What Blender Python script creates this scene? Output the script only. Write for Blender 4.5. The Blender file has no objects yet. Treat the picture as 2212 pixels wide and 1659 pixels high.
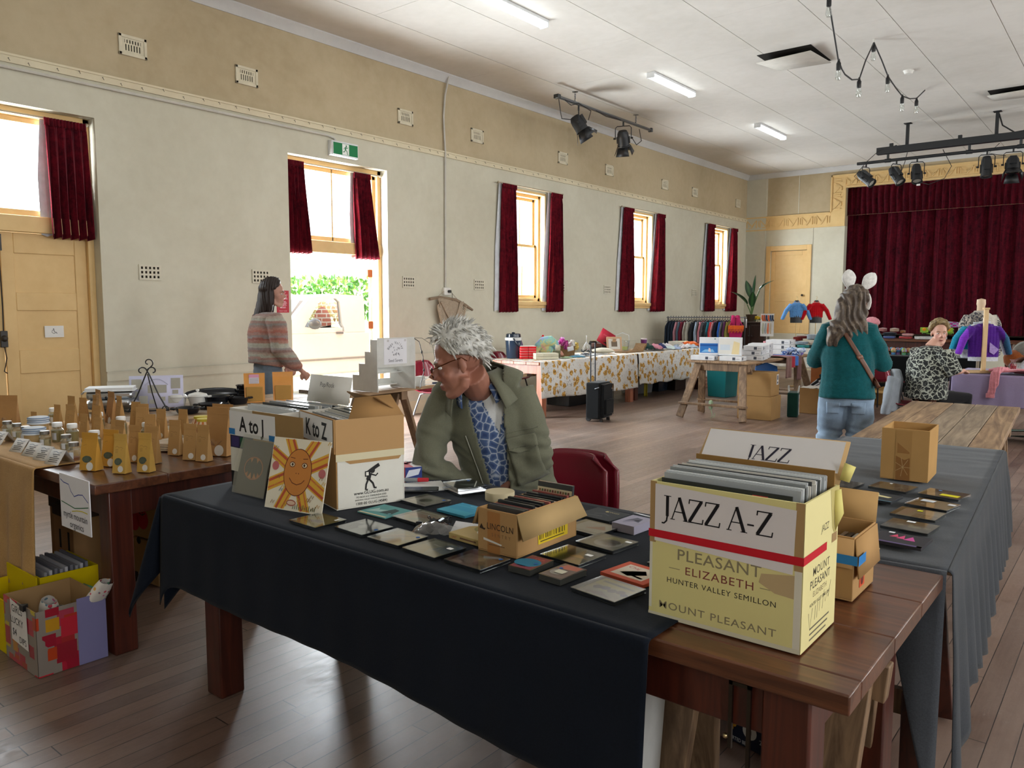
import bpy,bmesh,math,random
from mathutils import Vector,Matrix,noise,Euler
R=math.radians
PI=math.pi
SC=bpy.context.scene
COL=SC.collection

# ------------------------------------------------------------ camera
CAM_Z=1.48
YAW,PITCH,ROLL,FPX=-0.677995,-0.095579,0.001593,1695.57
_c,_s=math.cos(YAW),math.sin(YAW)
CF=Vector((_s*math.cos(PITCH),_c*math.cos(PITCH),math.sin(PITCH)))
_r=Vector((_c,-_s,0));_u=_r.cross(CF)
CR=_r*math.cos(ROLL)+_u*math.sin(ROLL)
CU=-_r*math.sin(ROLL)+_u*math.cos(ROLL)
cam=bpy.data.cameras.new('camera')
cam.sensor_width=36.0
cam.lens=FPX/2212*36.0
cam.clip_start=0.05
camo=bpy.data.objects.new('camera',cam);COL.objects.link(camo)
camo.matrix_world=Matrix(((CR.x,CU.x,-CF.x,0),(CR.y,CU.y,-CF.y,0),(CR.z,CU.z,-CF.z,CAM_Z),(0,0,0,1)))
SC.camera=camo

# ------------------------------------------------------------ exposure, world, daylight
SC.view_settings.view_transform='Standard'
SC.view_settings.look='None'
SC.view_settings.gamma=1.0
SC.view_settings.use_curve_mapping=False
SC.view_settings.exposure=0.2
SC.cycles.max_bounces=7
SC.cycles.diffuse_bounces=4
SC.cycles.glossy_bounces=3
SC.cycles.transmission_bounces=4
SC.cycles.transparent_max_bounces=10
SC.cycles.caustics_reflective=False
SC.cycles.caustics_refractive=False
SC.cycles.sample_clamp_indirect=4.0
SC.cycles.use_denoising=True

w=bpy.data.worlds.new('overcast_sky');SC.world=w;w.use_nodes=True
_n=w.node_tree.nodes;_l=w.node_tree.links
_bg=_n['Background'];_bg.inputs['Strength'].default_value=4.0
_tc=_n.new('ShaderNodeTexCoord');_sep=_n.new('ShaderNodeSeparateXYZ');_rp=_n.new('ShaderNodeValToRGB')
_rp.color_ramp.elements[0].position=0.0;_rp.color_ramp.elements[0].color=(1.0,0.99,0.96,1)
_rp.color_ramp.elements[1].position=0.8;_rp.color_ramp.elements[1].color=(0.80,0.90,1.0,1)
_l.new(_tc.outputs['Generated'],_sep.inputs[0]);_l.new(_sep.outputs['Z'],_rp.inputs['Fac']);_l.new(_rp.outputs['Color'],_bg.inputs['Color'])

def lamp(name,kind,loc,power,color=(1,1,1),size=(1,1),direction=None,spread=None):
 d=bpy.data.lights.new(name,kind);d.energy=power;d.color=color
 if kind=='AREA':
  d.shape='RECTANGLE';d.size,d.size_y=size
  if spread:d.spread=spread
 o=bpy.data.objects.new(name,d);COL.objects.link(o);o.location=loc
 if direction is not None:
  o.rotation_euler=Vector(direction).to_track_quat('-Z','Z').to_euler()
 return o
sun=lamp('sun','SUN',(-20,-10,20),8.0,(1.0,0.95,0.86),direction=(0.10,0.72,-0.9));sun.data.angle=R(1.0)
DAY=(0.86,0.94,1.0)
# daylight coming in through each window and the open door of the left wall
for _nm,_y,_z,_sy,_sz,_p in(('daylight_door',6.49,1.75,1.5,2.9,520),('daylight_fanlight',2.73,2.75,1.4,0.85,130),
('daylight_sash',10.38,2.5,0.8,1.7,230),('daylight_sash',14.07,2.5,0.8,1.7,230),('daylight_sash',17.78,2.5,0.8,1.7,230)):
 lamp(_nm,'AREA',(-8.42,_y,_z),_p,DAY,(_sz,_sy),(1,0,-0.12))
 # the same tall sashes along the right-hand wall, out of frame
for _y in(-1.2,2.6,6.4,10.2,14.0,17.6):
 lamp('daylight_sash','AREA',(3.72,_y,2.4),95,(0.95,0.97,1.0),(1.8,0.9),(-1,0,-0.15))

 # ------------------------------------------------------------ helpers
def lin(c):
 def f(v):return v/12.92 if v<=0.04045 else((v+0.055)/1.055)**2.4
 if isinstance(c,str):c=tuple(int(c[i:i+2],16)/255 for i in(0,2,4))
 return tuple(f(v) for v in c)

class NT:
 def __init__(s,name):
  s.m=bpy.data.materials.new(name);s.m.use_nodes=True
  s.t=s.m.node_tree;s.n=s.t.nodes;s.b=s.n['Principled BSDF']
  s.co=None
 def new(s,kind,**kw):
  x=s.n.new('ShaderNode'+kind)
  for k,v in kw.items():
   if k.startswith('i_'):x.inputs[k[2:].replace('_',' ')].default_value=v
   elif k.startswith('n') and k[1:].isdigit():x.inputs[int(k[1:])].default_value=v
   else:setattr(x,k,v)
  return x
 def link(s,a,b):s.t.links.new(a,b)
 def coord(s,scale=(1,1,1),rot=(0,0,0),kind='Object'):
  tc=s.new('TexCoord');mp=s.new('Mapping')
  mp.inputs['Scale'].default_value=scale;mp.inputs['Rotation'].default_value=rot
  s.link(tc.outputs[kind],mp.inputs['Vector']);return mp.outputs['Vector']
 def noise(s,vec,scale=5,detail=4,rough=0.6,dist=0.0):
  x=s.new('TexNoise',i_Scale=scale,i_Detail=detail,i_Roughness=rough,i_Distortion=dist);s.link(vec,x.inputs['Vector']);return x
 def ramp(s,fac,stops):
  x=s.new('ValToRGB');e=x.color_ramp.elements
  while len(e)<len(stops):e.new(0.5)
  for i,(p,c) in enumerate(stops):
   e[i].position=p;e[i].color=tuple(c)+(1,) if len(c)==3 else c
  s.link(fac,x.inputs['Fac']);return x.outputs['Color']
 def mix(s,fac,a,b,mode='MIX'):
  x=s.new('MixRGB',blend_type=mode)
  for k,v in(('Fac',fac),('Color1',a),('Color2',b)):
   if isinstance(v,(int,float)):x.inputs[k].default_value=v
   elif isinstance(v,tuple):x.inputs[k].default_value=v+(1,) if len(v)==3 else v
   else:s.link(v,x.inputs[k])
  return x.outputs['Color']
 def math(s,op,a,b=0.0):
  x=s.new('Math',operation=op)
  for i,v in enumerate((a,b)):
   if isinstance(v,(int,float)):x.inputs[i].default_value=v
   else:s.link(v,x.inputs[i])
  return x.outputs[0]
 def base(s,c):
  if isinstance(c,tuple):s.b.inputs['Base Color'].default_value=c+(1,) if len(c)==3 else c
  else:s.link(c,s.b.inputs['Base Color'])
 def set(s,**kw):
  for k,v in kw.items():
   i=s.b.inputs[k.replace('_',' ')]
   if isinstance(v,(int,float,tuple)):i.default_value=v
   else:s.link(v,i)
 def bump(s,h,strength=0.3,dist=0.01):
  x=s.new('Bump',i_Strength=strength,i_Distance=dist);s.link(h,x.inputs['Height']);s.link(x.outputs['Normal'],s.b.inputs['Normal'])

def mat_paint(name,rough=0.6,metal=0.0,nscale=9.0,namt=0.12,bump=0.0,bscale=60.0,sheen=0.0,spec=0.5,coat=0.0):
 """colour comes from the mesh's own Col attribute, broken up by a little noise"""
 m=NT(name);a=m.new('Attribute',attribute_name='Col')
 v=m.coord();n=m.noise(v,nscale,3)
 g=m.ramp(n.outputs['Fac'],[(0.3,(1-namt,)*3),(0.7,(1+0,)*3)])
 m.base(m.mix(1.0,a.outputs['Color'],g,'MULTIPLY'))
 m.set(Roughness=rough,Metallic=metal)
 m.b.inputs['Specular IOR Level'].default_value=spec
 if sheen:m.set(Sheen_Weight=sheen)
 if coat:m.set(Coat_Weight=coat)
 if bump:m.bump(m.noise(v,bscale,4).outputs['Fac'],bump,0.004)
 return m.m
M={
'matte':mat_paint('matte_paint',0.85,spec=0.25),
'satin':mat_paint('satin_paint',0.45),
'gloss':mat_paint('gloss_plastic',0.18,namt=0.04),
'cloth':mat_paint('woven_cloth',0.95,bump=0.35,bscale=160,sheen=0.15,spec=0.1,namt=0.2),
'knit':mat_paint('knitted_wool',1.0,bump=0.6,bscale=110,sheen=0.2,spec=0.05,namt=0.25,nscale=40),
'card':mat_paint('corrugated_card',0.9,bump=0.06,bscale=40,spec=0.15,namt=0.10,nscale=6),
'paper':mat_paint('printed_paper',0.7,namt=0.03,spec=0.3),
'kraft':mat_paint('kraft_paper',0.75,bump=0.25,bscale=25,namt=0.10,spec=0.3),
'metal':mat_paint('brushed_metal',0.3,metal=1.0,namt=0.05),
'black_metal':mat_paint('black_metal',0.45,namt=0.1),
'leather':mat_paint('leather',0.4,bump=0.2,bscale=90),
'skin':mat_paint('skin',0.5,namt=0.10,nscale=30,bump=0.08,bscale=200,spec=0.4),
'hair':mat_paint('hair',0.55,namt=0.3,nscale=60,spec=0.4),
'leaf':mat_paint('leaf',0.4,namt=0.2),
}
M['skin'].node_tree.nodes['Principled BSDF'].inputs['Subsurface Weight'].default_value=0.0

def mat_wood(name,dark,light,axis='Y',rough=0.45,scale=1.0,coat=0.0,bump=0.15,grey=0.0):
 m=NT(name)
 sc={'X':(0.7,9,9),'Y':(9,0.7,9),'Z':(9,9,0.7)}[axis]
 v=m.coord(tuple(k*scale for k in sc))
 n=m.noise(v,2.2,6,0.62,1.6)
 big=m.noise(m.coord((1,1,1)),1.3,3)
 c=m.ramp(n.outputs['Fac'],[(0.28,dark),(0.48,tuple((a*.6+b*.4) for a,b in zip(dark,light))),(0.72,light)])
 c=m.mix(1.0,c,m.ramp(big.outputs['Fac'],[(0.3,(0.72,0.72,0.72)),(0.7,(1.1,1.1,1.1))]),'MULTIPLY')
 m.base(c);m.set(Roughness=rough)
 if coat:m.set(Coat_Weight=coat,Coat_Roughness=0.2)
 if bump:m.bump(n.outputs['Fac'],bump,0.004)
 return m.m

def mat_velvet(name,c,deep):
 m=NT(name);v=m.coord((1,1,1))
 n=m.noise(v,14,5,0.7,0.8);n2=m.noise(m.coord((6,6,0.8)),3,3)
 k=m.mix(0.5,n.outputs['Fac'],n2.outputs['Fac'])
 m.base(m.ramp(k,[(0.38,deep),(0.62,c)]))
 m.set(Roughness=0.9,Sheen_Weight=0.35,Sheen_Roughness=0.35)
 m.b.inputs['Sheen Tint'].default_value=(0.85,0.25,0.32,1)
 m.b.inputs['Specular IOR Level'].default_value=0.1
 m.bump(n.outputs['Fac'],0.25,0.006)
 return m.m

class MB:
 """collects faces; every face keeps a colour and a material slot"""
 def __init__(s,col=(0.5,0.5,0.5)):
  s.v=[];s.f=[];s.c=[];s.mi=[];s.col=lin(col) if isinstance(col,str) else col;s.slot=0;s.X=Matrix.Identity(4)
 def paint(s,c,slot=None):
  s.col=lin(c) if isinstance(c,str) else c
  if slot is not None:s.slot=slot
  return s
 def put(s,verts,faces,X=None,cols=None):
  b=len(s.v);T=s.X@X if X is not None else s.X
  s.v+=[T@Vector(p) for p in verts]
  for i,f in enumerate(faces):
   s.f.append(tuple(b+k for k in f));s.c.append(cols[i] if cols else s.col);s.mi.append(s.slot)
  return s
 def box(s,x0,y0,z0,x1,y1,z1,X=None,c=None):
  if c is not None:s.paint(c)
  v=[(x0,y0,z0),(x1,y0,z0),(x1,y1,z0),(x0,y1,z0),(x0,y0,z1),(x1,y0,z1),(x1,y1,z1),(x0,y1,z1)]
  return s.put(v,[(3,2,1,0),(4,5,6,7),(0,1,5,4),(1,2,6,5),(2,3,7,6),(3,0,4,7)],X)
 def cbox(s,x,y,z,sx,sy,sz,X=None,c=None):
  return s.box(x-sx/2,y-sy/2,z-sz/2,x+sx/2,y+sy/2,z+sz/2,X,c)
 def beam(s,p,q,wx,wy,up=(0,0,1),c=None):
  """rectangular bar from p to q"""
  if c is not None:s.paint(c)
  p,q=Vector(p),Vector(q);d=(q-p);L=d.length;d.normalize();u=Vector(up)
  x=u.cross(d)
  if x.length<1e-4:x=Vector((1,0,0)).cross(d)
  x.normalize();y=d.cross(x)
  X=Matrix(((x.x,y.x,d.x,p.x),(x.y,y.y,d.y,p.y),(x.z,y.z,d.z,p.z),(0,0,0,1)))
  return s.box(-wx/2,-wy/2,0,wx/2,wy/2,L,X)
 def tube(s,pts,r,n=8,cap=True,c=None,flat=None,xd=None):
  """round bar along a path; r may be one radius or one per point; flat=(a,b) scales the section"""
  if c is not None:s.paint(c)
  P=[Vector(p) for p in pts];k=len(P)
  rr=r if isinstance(r,(list,tuple)) else[r]*k
  fa,fb=flat or(1,1)
  t0=(P[1]-P[0]).normalized();a=Vector((0,0,1)) if abs(t0.z)<0.9 else Vector((0,1,0))
  x=a.cross(t0).normalized() if xd is None else(Vector(xd)-t0*t0.dot(Vector(xd))).normalized();vs=[]
  for i in range(k):
   t=(P[min(i+1,k-1)]-P[max(i-1,0)])
   t=t.normalized() if t.length>1e-9 else t0
   x=x-t*x.dot(t)
   x=x.normalized() if x.length>1e-6 else t.orthogonal().normalized()
   y=t.cross(x)
   for j in range(n):
    an=2*PI*j/n
    vs.append(P[i]+x*(math.cos(an)*rr[i]*fa)+y*(math.sin(an)*rr[i]*fb))
  fs=[(i*n+j,i*n+(j+1)%n,(i+1)*n+(j+1)%n,(i+1)*n+j) for i in range(k-1) for j in range(n)]
  if cap:fs+=[tuple(range(n-1,-1,-1)),tuple(range((k-1)*n,k*n))]
  return s.put(vs,fs)
 def lathe(s,prof,n=20,X=None,c=None,sx=1.0,sy=1.0):
  if c is not None:s.paint(c)
  vs=[];k=len(prof)
  for(r,z) in prof:
   for j in range(n):
    a=2*PI*j/n;vs.append((math.cos(a)*r*sx,math.sin(a)*r*sy,z))
  fs=[(i*n+j,i*n+(j+1)%n,(i+1)*n+(j+1)%n,(i+1)*n+j) for i in range(k-1) for j in range(n)]
  if prof[0][0]>1e-6:fs.append(tuple(range(n-1,-1,-1)))
  if prof[-1][0]>1e-6:fs.append(tuple(range((k-1)*n,k*n)))
  return s.put(vs,fs,X)
 def ball(s,p,rx,ry=None,rz=None,n=14,X=None,c=None):
  ry=rx if ry is None else ry;rz=rx if rz is None else rz
  if c is not None:s.paint(c)
  T=Matrix.Translation(p)@(X if X is not None else Matrix.Identity(4))@Matrix.Diagonal((rx,ry,rz,1))
  m=max(6,n//2);pr=[(math.sin(PI*i/m),-math.cos(PI*i/m)) for i in range(m+1)]
  pr[0]=(1e-4,-1);pr[-1]=(1e-4,1)
  return s.lathe(pr,n,T)
 def prism(s,poly,z0,z1,X=None,c=None):
  if c is not None:s.paint(c)
  n=len(poly);vs=[(x,y,z0) for x,y in poly]+[(x,y,z1) for x,y in poly]
  fs=[tuple(range(n-1,-1,-1)),tuple(range(n,2*n))]+[(i,(i+1)%n,n+(i+1)%n,n+i) for i in range(n)]
  return s.put(vs,fs,X)
 def grid(s,fn,nu,nv,X=None,c=None,colfn=None,closed=False):
  if c is not None:s.paint(c)
  vs=[fn(i/nu,j/nv) for i in range(nu+1) for j in range(nv+1)]
  fs=[];cs=[]
  for i in range(nu):
   for j in range(nv):
    fs.append((i*(nv+1)+j,(i+1)*(nv+1)+j,(i+1)*(nv+1)+j+1,i*(nv+1)+j+1))
    cs.append(colfn((i+.5)/nu,(j+.5)/nv) if colfn else s.col)
  return s.put(vs,fs,X,cs)
  # flat printing on a plane: X maps (x right, y up, z out)
 def print_poly(s,pts,X,c,lift=0.0003):
  s.paint(c);return s.put([(x,y,lift) for x,y in pts],[tuple(range(len(pts)))],X)
 def print_rect(s,x0,y0,x1,y1,X,c,lift=0.0003):
  return s.print_poly([(x0,y0),(x1,y0),(x1,y1),(x0,y1)],X,c,lift)
 def print_disc(s,x,y,r,X,c,lift=0.0003,ry=None,n=20):
  ry=r if ry is None else ry
  return s.print_poly([(x+r*math.cos(2*PI*i/n),y+ry*math.sin(2*PI*i/n)) for i in range(n)],X,c,lift)
 def print_line(s,pts,wd,X,c,lift=0.0004):
  s.paint(c);P=[Vector((p[0],p[1])) for p in pts];vs=[];fs=[]
  for i,p in enumerate(P):
   t=(P[min(i+1,len(P)-1)]-P[max(i-1,0)]).normalized();nn=Vector((-t.y,t.x))*wd/2
   vs+=[(p.x+nn.x,p.y+nn.y,lift),(p.x-nn.x,p.y-nn.y,lift)]
  fs=[(2*i,2*i+1,2*i+3,2*i+2) for i in range(len(P)-1)]
  return s.put(vs,fs,X)
 def print_text(s,txt,X,x,y,size,c,bold=0.0,align='CENTER',sx=1.0,lift=0.0004,track=1.0,shear=0.0):
  vs,fs=glyphs(txt,bold,align,track,shear)
  s.paint(c);return s.put([(x+p[0]*size*sx,y+p[1]*size,lift) for p in vs],fs,X)
 def mesh(s,name,smooth=30):
  me=bpy.data.meshes.new(name);me.from_pydata([tuple(p) for p in s.v],[],s.f)
  at=me.color_attributes.new('Col','FLOAT_COLOR','CORNER');buf=[]
  for f,c in zip(s.f,s.c):buf+=[c[0],c[1],c[2],1.0]*len(f)
  at.data.foreach_set('color',buf)
  me.polygons.foreach_set('material_index',s.mi)
  if smooth:
   me.polygons.foreach_set('use_smooth',[True]*len(me.polygons))
   try:me.set_sharp_from_angle(angle=R(smooth))
   except Exception:pass
  me.update();return me
 def build(s,name,m='matte',parent=None,smooth=30,bevel=0.0,solid=0.0,loc=None,subd=0):
  me=s.mesh(name,smooth)
  for x in(m if isinstance(m,(list,tuple)) else[m]):me.materials.append(M[x] if isinstance(x,str) else x)
  o=bpy.data.objects.new(name,me);COL.objects.link(o)
  if parent:o.parent=parent
  if loc:o.location=loc
  if solid:
   k=o.modifiers.new('thickness','SOLIDIFY');k.thickness=solid;k.offset=0
  if subd:
   k=o.modifiers.new('subdivision','SUBSURF');k.levels=k.render_levels=subd
  if bevel:
   k=o.modifiers.new('bevel','BEVEL');k.width=bevel;k.segments=2;k.limit_method='ANGLE';k.angle_limit=R(50)
  return o

_gl={}
def glyphs(txt,bold=0.0,align='CENTER',track=1.0,shear=0.0):
 key=(txt,bold,align,track,shear)
 if key not in _gl:
  cu=bpy.data.curves.new('lettering','FONT');cu.body=txt;cu.align_x=align;cu.offset=bold;cu.resolution_u=3
  cu.space_character=track;cu.shear=shear;cu.fill_mode='FRONT'
  o=bpy.data.objects.new('lettering',cu);COL.objects.link(o)
  dg=bpy.context.evaluated_depsgraph_get();dg.update()
  me=o.evaluated_get(dg).to_mesh()
  _gl[key]=([(p.co.x,p.co.y) for p in me.vertices],[tuple(f.vertices) for f in me.polygons])
  o.evaluated_get(dg).to_mesh_clear()
  bpy.data.objects.remove(o);bpy.data.curves.remove(cu)
 return _gl[key]

def plane(o,xd,yd=(0,0,1)):
 """matrix of a printing plane: origin o, x along xd, y along yd, z out"""
 x=Vector(xd).normalized();y=Vector(yd);y=(y-x*y.dot(x)).normalized();z=x.cross(y);o=Vector(o)
 return Matrix(((x.x,y.x,z.x,o.x),(x.y,y.y,z.y,o.y),(x.z,y.z,z.z,o.z),(0,0,0,1)))

def tag(o,label=None,cat=None,group=None,kind=None):
 if label:o['label']=label
 if cat:o['category']=cat
 if group:o['group']=group
 if kind:o['kind']=kind
 return o
def thing(name,label,cat,loc=(0,0,0),rz=0.0,group=None):
 o=bpy.data.objects.new(name,None);o.empty_display_size=0.05;COL.objects.link(o)
 o.location=loc;o.rotation_euler=(0,0,rz);return tag(o,label,cat,group)
def struct(o):o['kind']='structure';return o
def dup(root,loc=None,rz=None,label=None,group=None):
 def cp(o,parent):
  c=o.copy();COL.objects.link(c);c.parent=parent
  for ch in kids.get(o.name,[]):cp(ch,c)
  return c
 kids={}
 for o in COL.objects:
  if o.parent:kids.setdefault(o.parent.name,[]).append(o)
 r=cp(root,None)
 if loc is not None:r.location=loc
 if rz is not None:r.rotation_euler=(0,0,rz)
 if label:r['label']=label
 if group:r['group']=group
 return r
def organic(mb,name,m,parent=None,voxel=0.008,smooth=4,colfn=None,dispfn=None):
 """fuse overlapping volumes into one continuous skin"""
 me=bpy.data.meshes.new('tmp');me.from_pydata([tuple(p) for p in mb.v],[],mb.f)
 o=bpy.data.objects.new('tmp',me);COL.objects.link(o)
 k=o.modifiers.new('r','REMESH');k.mode='VOXEL';k.voxel_size=voxel;k.use_smooth_shade=True
 if smooth:
  k=o.modifiers.new('s','SMOOTH');k.iterations=smooth;k.factor=0.5
 dg=bpy.context.evaluated_depsgraph_get();dg.update()
 out=bpy.data.meshes.new_from_object(o.evaluated_get(dg));out.name=name
 bpy.data.objects.remove(o);bpy.data.meshes.remove(me)
 if dispfn:
  nr=[v.normal.copy() for v in out.vertices]
  for v,n in zip(out.vertices,nr):v.co=v.co+n*dispfn(v.co,n)
 for a in list(out.color_attributes):out.color_attributes.remove(a)
 at=out.color_attributes.new('Col','FLOAT_COLOR','POINT')
 base=mb.col;buf=[]
 for v in out.vertices:
  c=colfn(v.co,v.normal) if colfn else base
  buf+=[c[0],c[1],c[2],1.0]
 at.data.foreach_set('color',buf)
 out.polygons.foreach_set('use_smooth',[True]*len(out.polygons))
 out.materials.clear();out.materials.append(M[m] if isinstance(m,str) else m)
 ob=bpy.data.objects.new(name,out);COL.objects.link(ob)
 if parent:ob.parent=parent
 return ob
def nz(x,y,z,s=1.0):return noise.noise(Vector((x*s,y*s,z*s)))

# ------------------------------------------------------------ the hall
XL,XR,YB,YF,ZC=-8.0,3.5,19.37,-3.2,4.8
def mat_plaster(name,c,c2,rough=0.85):
 m=NT(name);v=m.coord()
 n=m.noise(v,0.7,5,0.62,0.4);n2=m.noise(v,9,4)
 k=m.mix(0.25,n.outputs['Fac'],n2.outputs['Fac'])
 m.base(m.ramp(k,[(0.35,c2),(0.62,c)]));m.set(Roughness=rough)
 m.b.inputs['Specular IOR Level'].default_value=0.25
 m.bump(n2.outputs['Fac'],0.12,0.01);return m.m
M['wall_low']=mat_plaster('cream_plaster',lin((0.82,0.805,0.735)),lin((0.77,0.75,0.675)))
M['wall_high']=mat_plaster('buff_plaster',lin((0.75,0.69,0.575)),lin((0.69,0.625,0.505)))
M['trim_white']=mat_plaster('white_gloss_trim',lin((0.82,0.82,0.81)),lin((0.77,0.77,0.77)),0.5)
M['trim_cream']=mat_plaster('cream_gloss_trim',lin((0.86,0.82,0.71)),lin((0.82,0.77,0.66)),0.5)
M['door_paint']=mat_plaster('apricot_gloss_paint',lin((0.90,0.77,0.55)),lin((0.85,0.71,0.49)),0.45)
M['frieze']=mat_plaster('apricot_plaster',lin((0.90,0.78,0.56)),lin((0.85,0.72,0.50)),0.7)
M['ceiling']=mat_plaster('ceiling_board',lin((0.86,0.845,0.82)),lin((0.81,0.795,0.765)),0.8)

def mat_floor():
 m=NT('worn_floorboards');tc=m.new('TexCoord');sp=m.new('SeparateXYZ');m.link(tc.outputs['Object'],sp.inputs[0])
 u=m.math('DIVIDE',sp.outputs['X'],0.085);iu=m.math('FLOOR',u);fu=m.math('FRACT',u)
 wn=m.new('TexWhiteNoise',noise_dimensions='1D');m.link(iu,wn.inputs['W'])
 y2=m.math('ADD',m.math('DIVIDE',sp.outputs['Y'],2.6),m.math('MULTIPLY',wn.outputs['Value'],7.0))
 iy=m.math('FLOOR',y2);fy=m.math('FRACT',y2)
 cv=m.new('CombineXYZ');m.link(iu,cv.inputs[0]);m.link(iy,cv.inputs[1])
 wb=m.new('TexWhiteNoise',noise_dimensions='2D');m.link(cv.outputs[0],wb.inputs['Vector'])
 grain=m.noise(m.coord((40,1.6,1)),1.6,6,0.65,0.8)
 wear=m.noise(m.coord((1,0.7,1)),1.1,6,0.68,0.6)
 scuff=m.noise(m.coord((7,3,1)),5.0,6,0.72,1.2)
 tone=m.mix(0.55,wb.outputs['Value'],grain.outputs['Fac'])
 c=m.ramp(tone,[(0.1,lin((0.31,0.235,0.20))),(0.5,lin((0.42,0.33,0.285))),(0.9,lin((0.52,0.42,0.365)))])
 c=m.mix(m.ramp(wear.outputs['Fac'],[(0.40,(0,0,0)),(0.72,(0.5,0.5,0.5))]),c,lin((0.60,0.53,0.48)))
 c=m.mix(m.ramp(scuff.outputs['Fac'],[(0.60,(0,0,0)),(0.78,(0.4,0.4,0.4))]),c,lin((0.68,0.63,0.59)))
 g1=m.math('LESS_THAN',fu,0.035);g2=m.math('LESS_THAN',fy,0.0016);gap=m.math('MAXIMUM',g1,g2)
 c=m.mix(gap,c,lin((0.08,0.055,0.045)));m.base(c)
 m.set(Roughness=m.ramp(m.mix(0.5,scuff.outputs['Fac'],wear.outputs['Fac']),[(0.35,(0.30,)*3),(0.65,(0.52,)*3)]))
 m.b.inputs['Specular IOR Level'].default_value=0.75
 h=m.math('SUBTRACT',m.math('MULTIPLY',scuff.outputs['Fac'],0.25),gap)
 m.bump(h,0.25,0.004);return m.m
M['floor']=mat_floor()
f=MB();f.box(XL-0.3,YF-.2,-0.12,XR+.2,20.6,0.0);struct(f.build('floor','floor'))

# --- ceiling boards with cover joints
c=MB();c.box(XL-.3,YF-.2,ZC+.012,XR+.2,20.6,ZC+.1);struct(c.build('ceiling','ceiling'))
joints=[-8.0,-7.05,-6.08,-5.09,-4.11,-3.14,-2.48,-1.52,-0.55,0.4,1.35,2.3,3.5]
c=MB();random.seed(4)
for i in range(len(joints)-1):
 x0,x1=joints[i]+.005,joints[i+1]-.005
 ys=[YF]+[y+(i%2)*1.25 for y in(-.6,3.1,5.0,8.73,12.43,15.62)]+[YB]
 for a,b in zip(ys,ys[1:]):
  c.box(x0,a+.002,ZC,x1,b-.002,ZC+.013)
struct(c.build('ceiling_panels','ceiling'))

# --- left wall with its openings  (y0, y1, z0, z1)
OPEN=[(1.94,3.52,0.0,3.30),(5.71,7.27,0.0,3.31),(9.94,10.82,1.60,3.40),(13.63,14.51,1.60,3.40),(17.34,18.22,1.60,3.40)]
RAIL=3.66
wl=MB()
def wall_piece(b,y0,y1,z0,z1):
 for a,c_,s in((0,RAIL,0),(RAIL,6,1)):
  lo,hi=max(z0,a),min(z1,c_)
  if hi>lo:b.slot=s;b.box(XL-.3,y0,lo,XL,y1,hi)
y=YF-.2
for(a,b_,z0,z1) in OPEN:
 wall_piece(wl,y,a,0,ZC+.1)
 if z0>0:wall_piece(wl,a,b_,0,z0)
 wall_piece(wl,a,b_,z1,ZC+.1);y=b_
wall_piece(wl,y,YB+.2,0,ZC+.1)
struct(wl.build('wall_left',['wall_low','wall_high']))
wr=MB()
for a,b_ in zip([YF-.2,-.8,3.0,6.8,10.6,14.4,18.0],[-1.6,2.2,6.0,9.8,13.6,17.2,20.6]):wr.box(XR,a,0,XR+.2,b_,ZC+.1)
for a in(-1.6,2.2,6.0,9.8,13.6,17.2):wr.box(XR,a,0,XR+.2,a+.8,1.5).box(XR,a,3.4,XR+.2,a+.8,ZC+.1)
struct(wr.build('wall_right','wall_low'))
wf=MB();wf.box(XL,YF-.2,0,XR,YF,ZC);struct(wf.build('wall_front','wall_low'))

# --- back wall with the stage opening and the small door
SX0,SX1,SZ0,SZ1=-5.62,0.9,0.90,4.30
wb=MB();wb.slot=0
wb.box(XL,YB,0,-7.36,YB+.2,3.42).box(-7.36,YB,2.91,-6.47,YB+.2,3.42).box(-7.36,YB,0,-6.47,YB+.2,0.88).box(-6.47,YB,0,SX0,YB+.2,3.42)
wb.box(SX1,YB,0,XR,YB+.2,3.42).box(SX0,YB,0,SX1,YB+.2,SZ0)
wb.slot=1;wb.box(XL,YB,3.42,SX0,YB+.2,ZC).box(SX0,YB,SZ1,SX1,YB+.2,ZC).box(SX1,YB,3.42,XR,YB+.2,ZC)
struct(wb.build('wall_back',['wall_low','wall_high']))
b=MB();b.box(SX0-.2,YB,SZ0-.1,SX1+.2,20.55,SZ0);struct(b.build('stage_floor','floor'))
b=MB();b.box(XL-.3,20.55,0,XR+.2,20.65,ZC);struct(b.build('wall_stage','wall_high'))
# cover strips on the back wall boards
b=MB()
for x in(-7.50,-6.72):b.box(x,YB-.008,3.78,x+.02,YB,4.68)
for x in(-6.36,):b.box(x,YB-.008,0.9,x+.02,YB,3.42)
b.box(XL,YB-.03,0,-7.50,YB,4.68)
struct(b.build('trim_back','wall_low'))

# --- frieze of zigzag plaster around the stage
def zig(b,p0,along,across,L,Wd,out):
 """raised zigzag ornament in a band; p0 corner, along/across unit vectors"""
 A=Vector(along);C=Vector(across);O=Vector(out);p0=Vector(p0);n=max(1,round(L/.34));st=L/n
 for i in range(n):
  q=p0+A*(i*st)
  for(u0,v0,u1,v1) in((.06,.12,.06,.88),(.06,.88,.42,.30),(.42,.30,.78,.88),(.78,.88,.78,.12),(.22,.12,.42,.12),(.42,.12,.62,.55),(.94,.2,.94,.8)):
   b.beam(q+A*(u0*st)+C*(v0*Wd)+O*.008,q+A*(u1*st)+C*(v1*Wd)+O*.008,.022,.016,up=out)
b=MB();o=(0,-1,0);FY=YB-.022
b.box(XL,FY,3.42,SX0,YB,3.76);b.box(-5.96,FY,3.76,SX0,YB,4.60);b.box(SX0,FY,4.29,SX1,YB,4.60)
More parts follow.
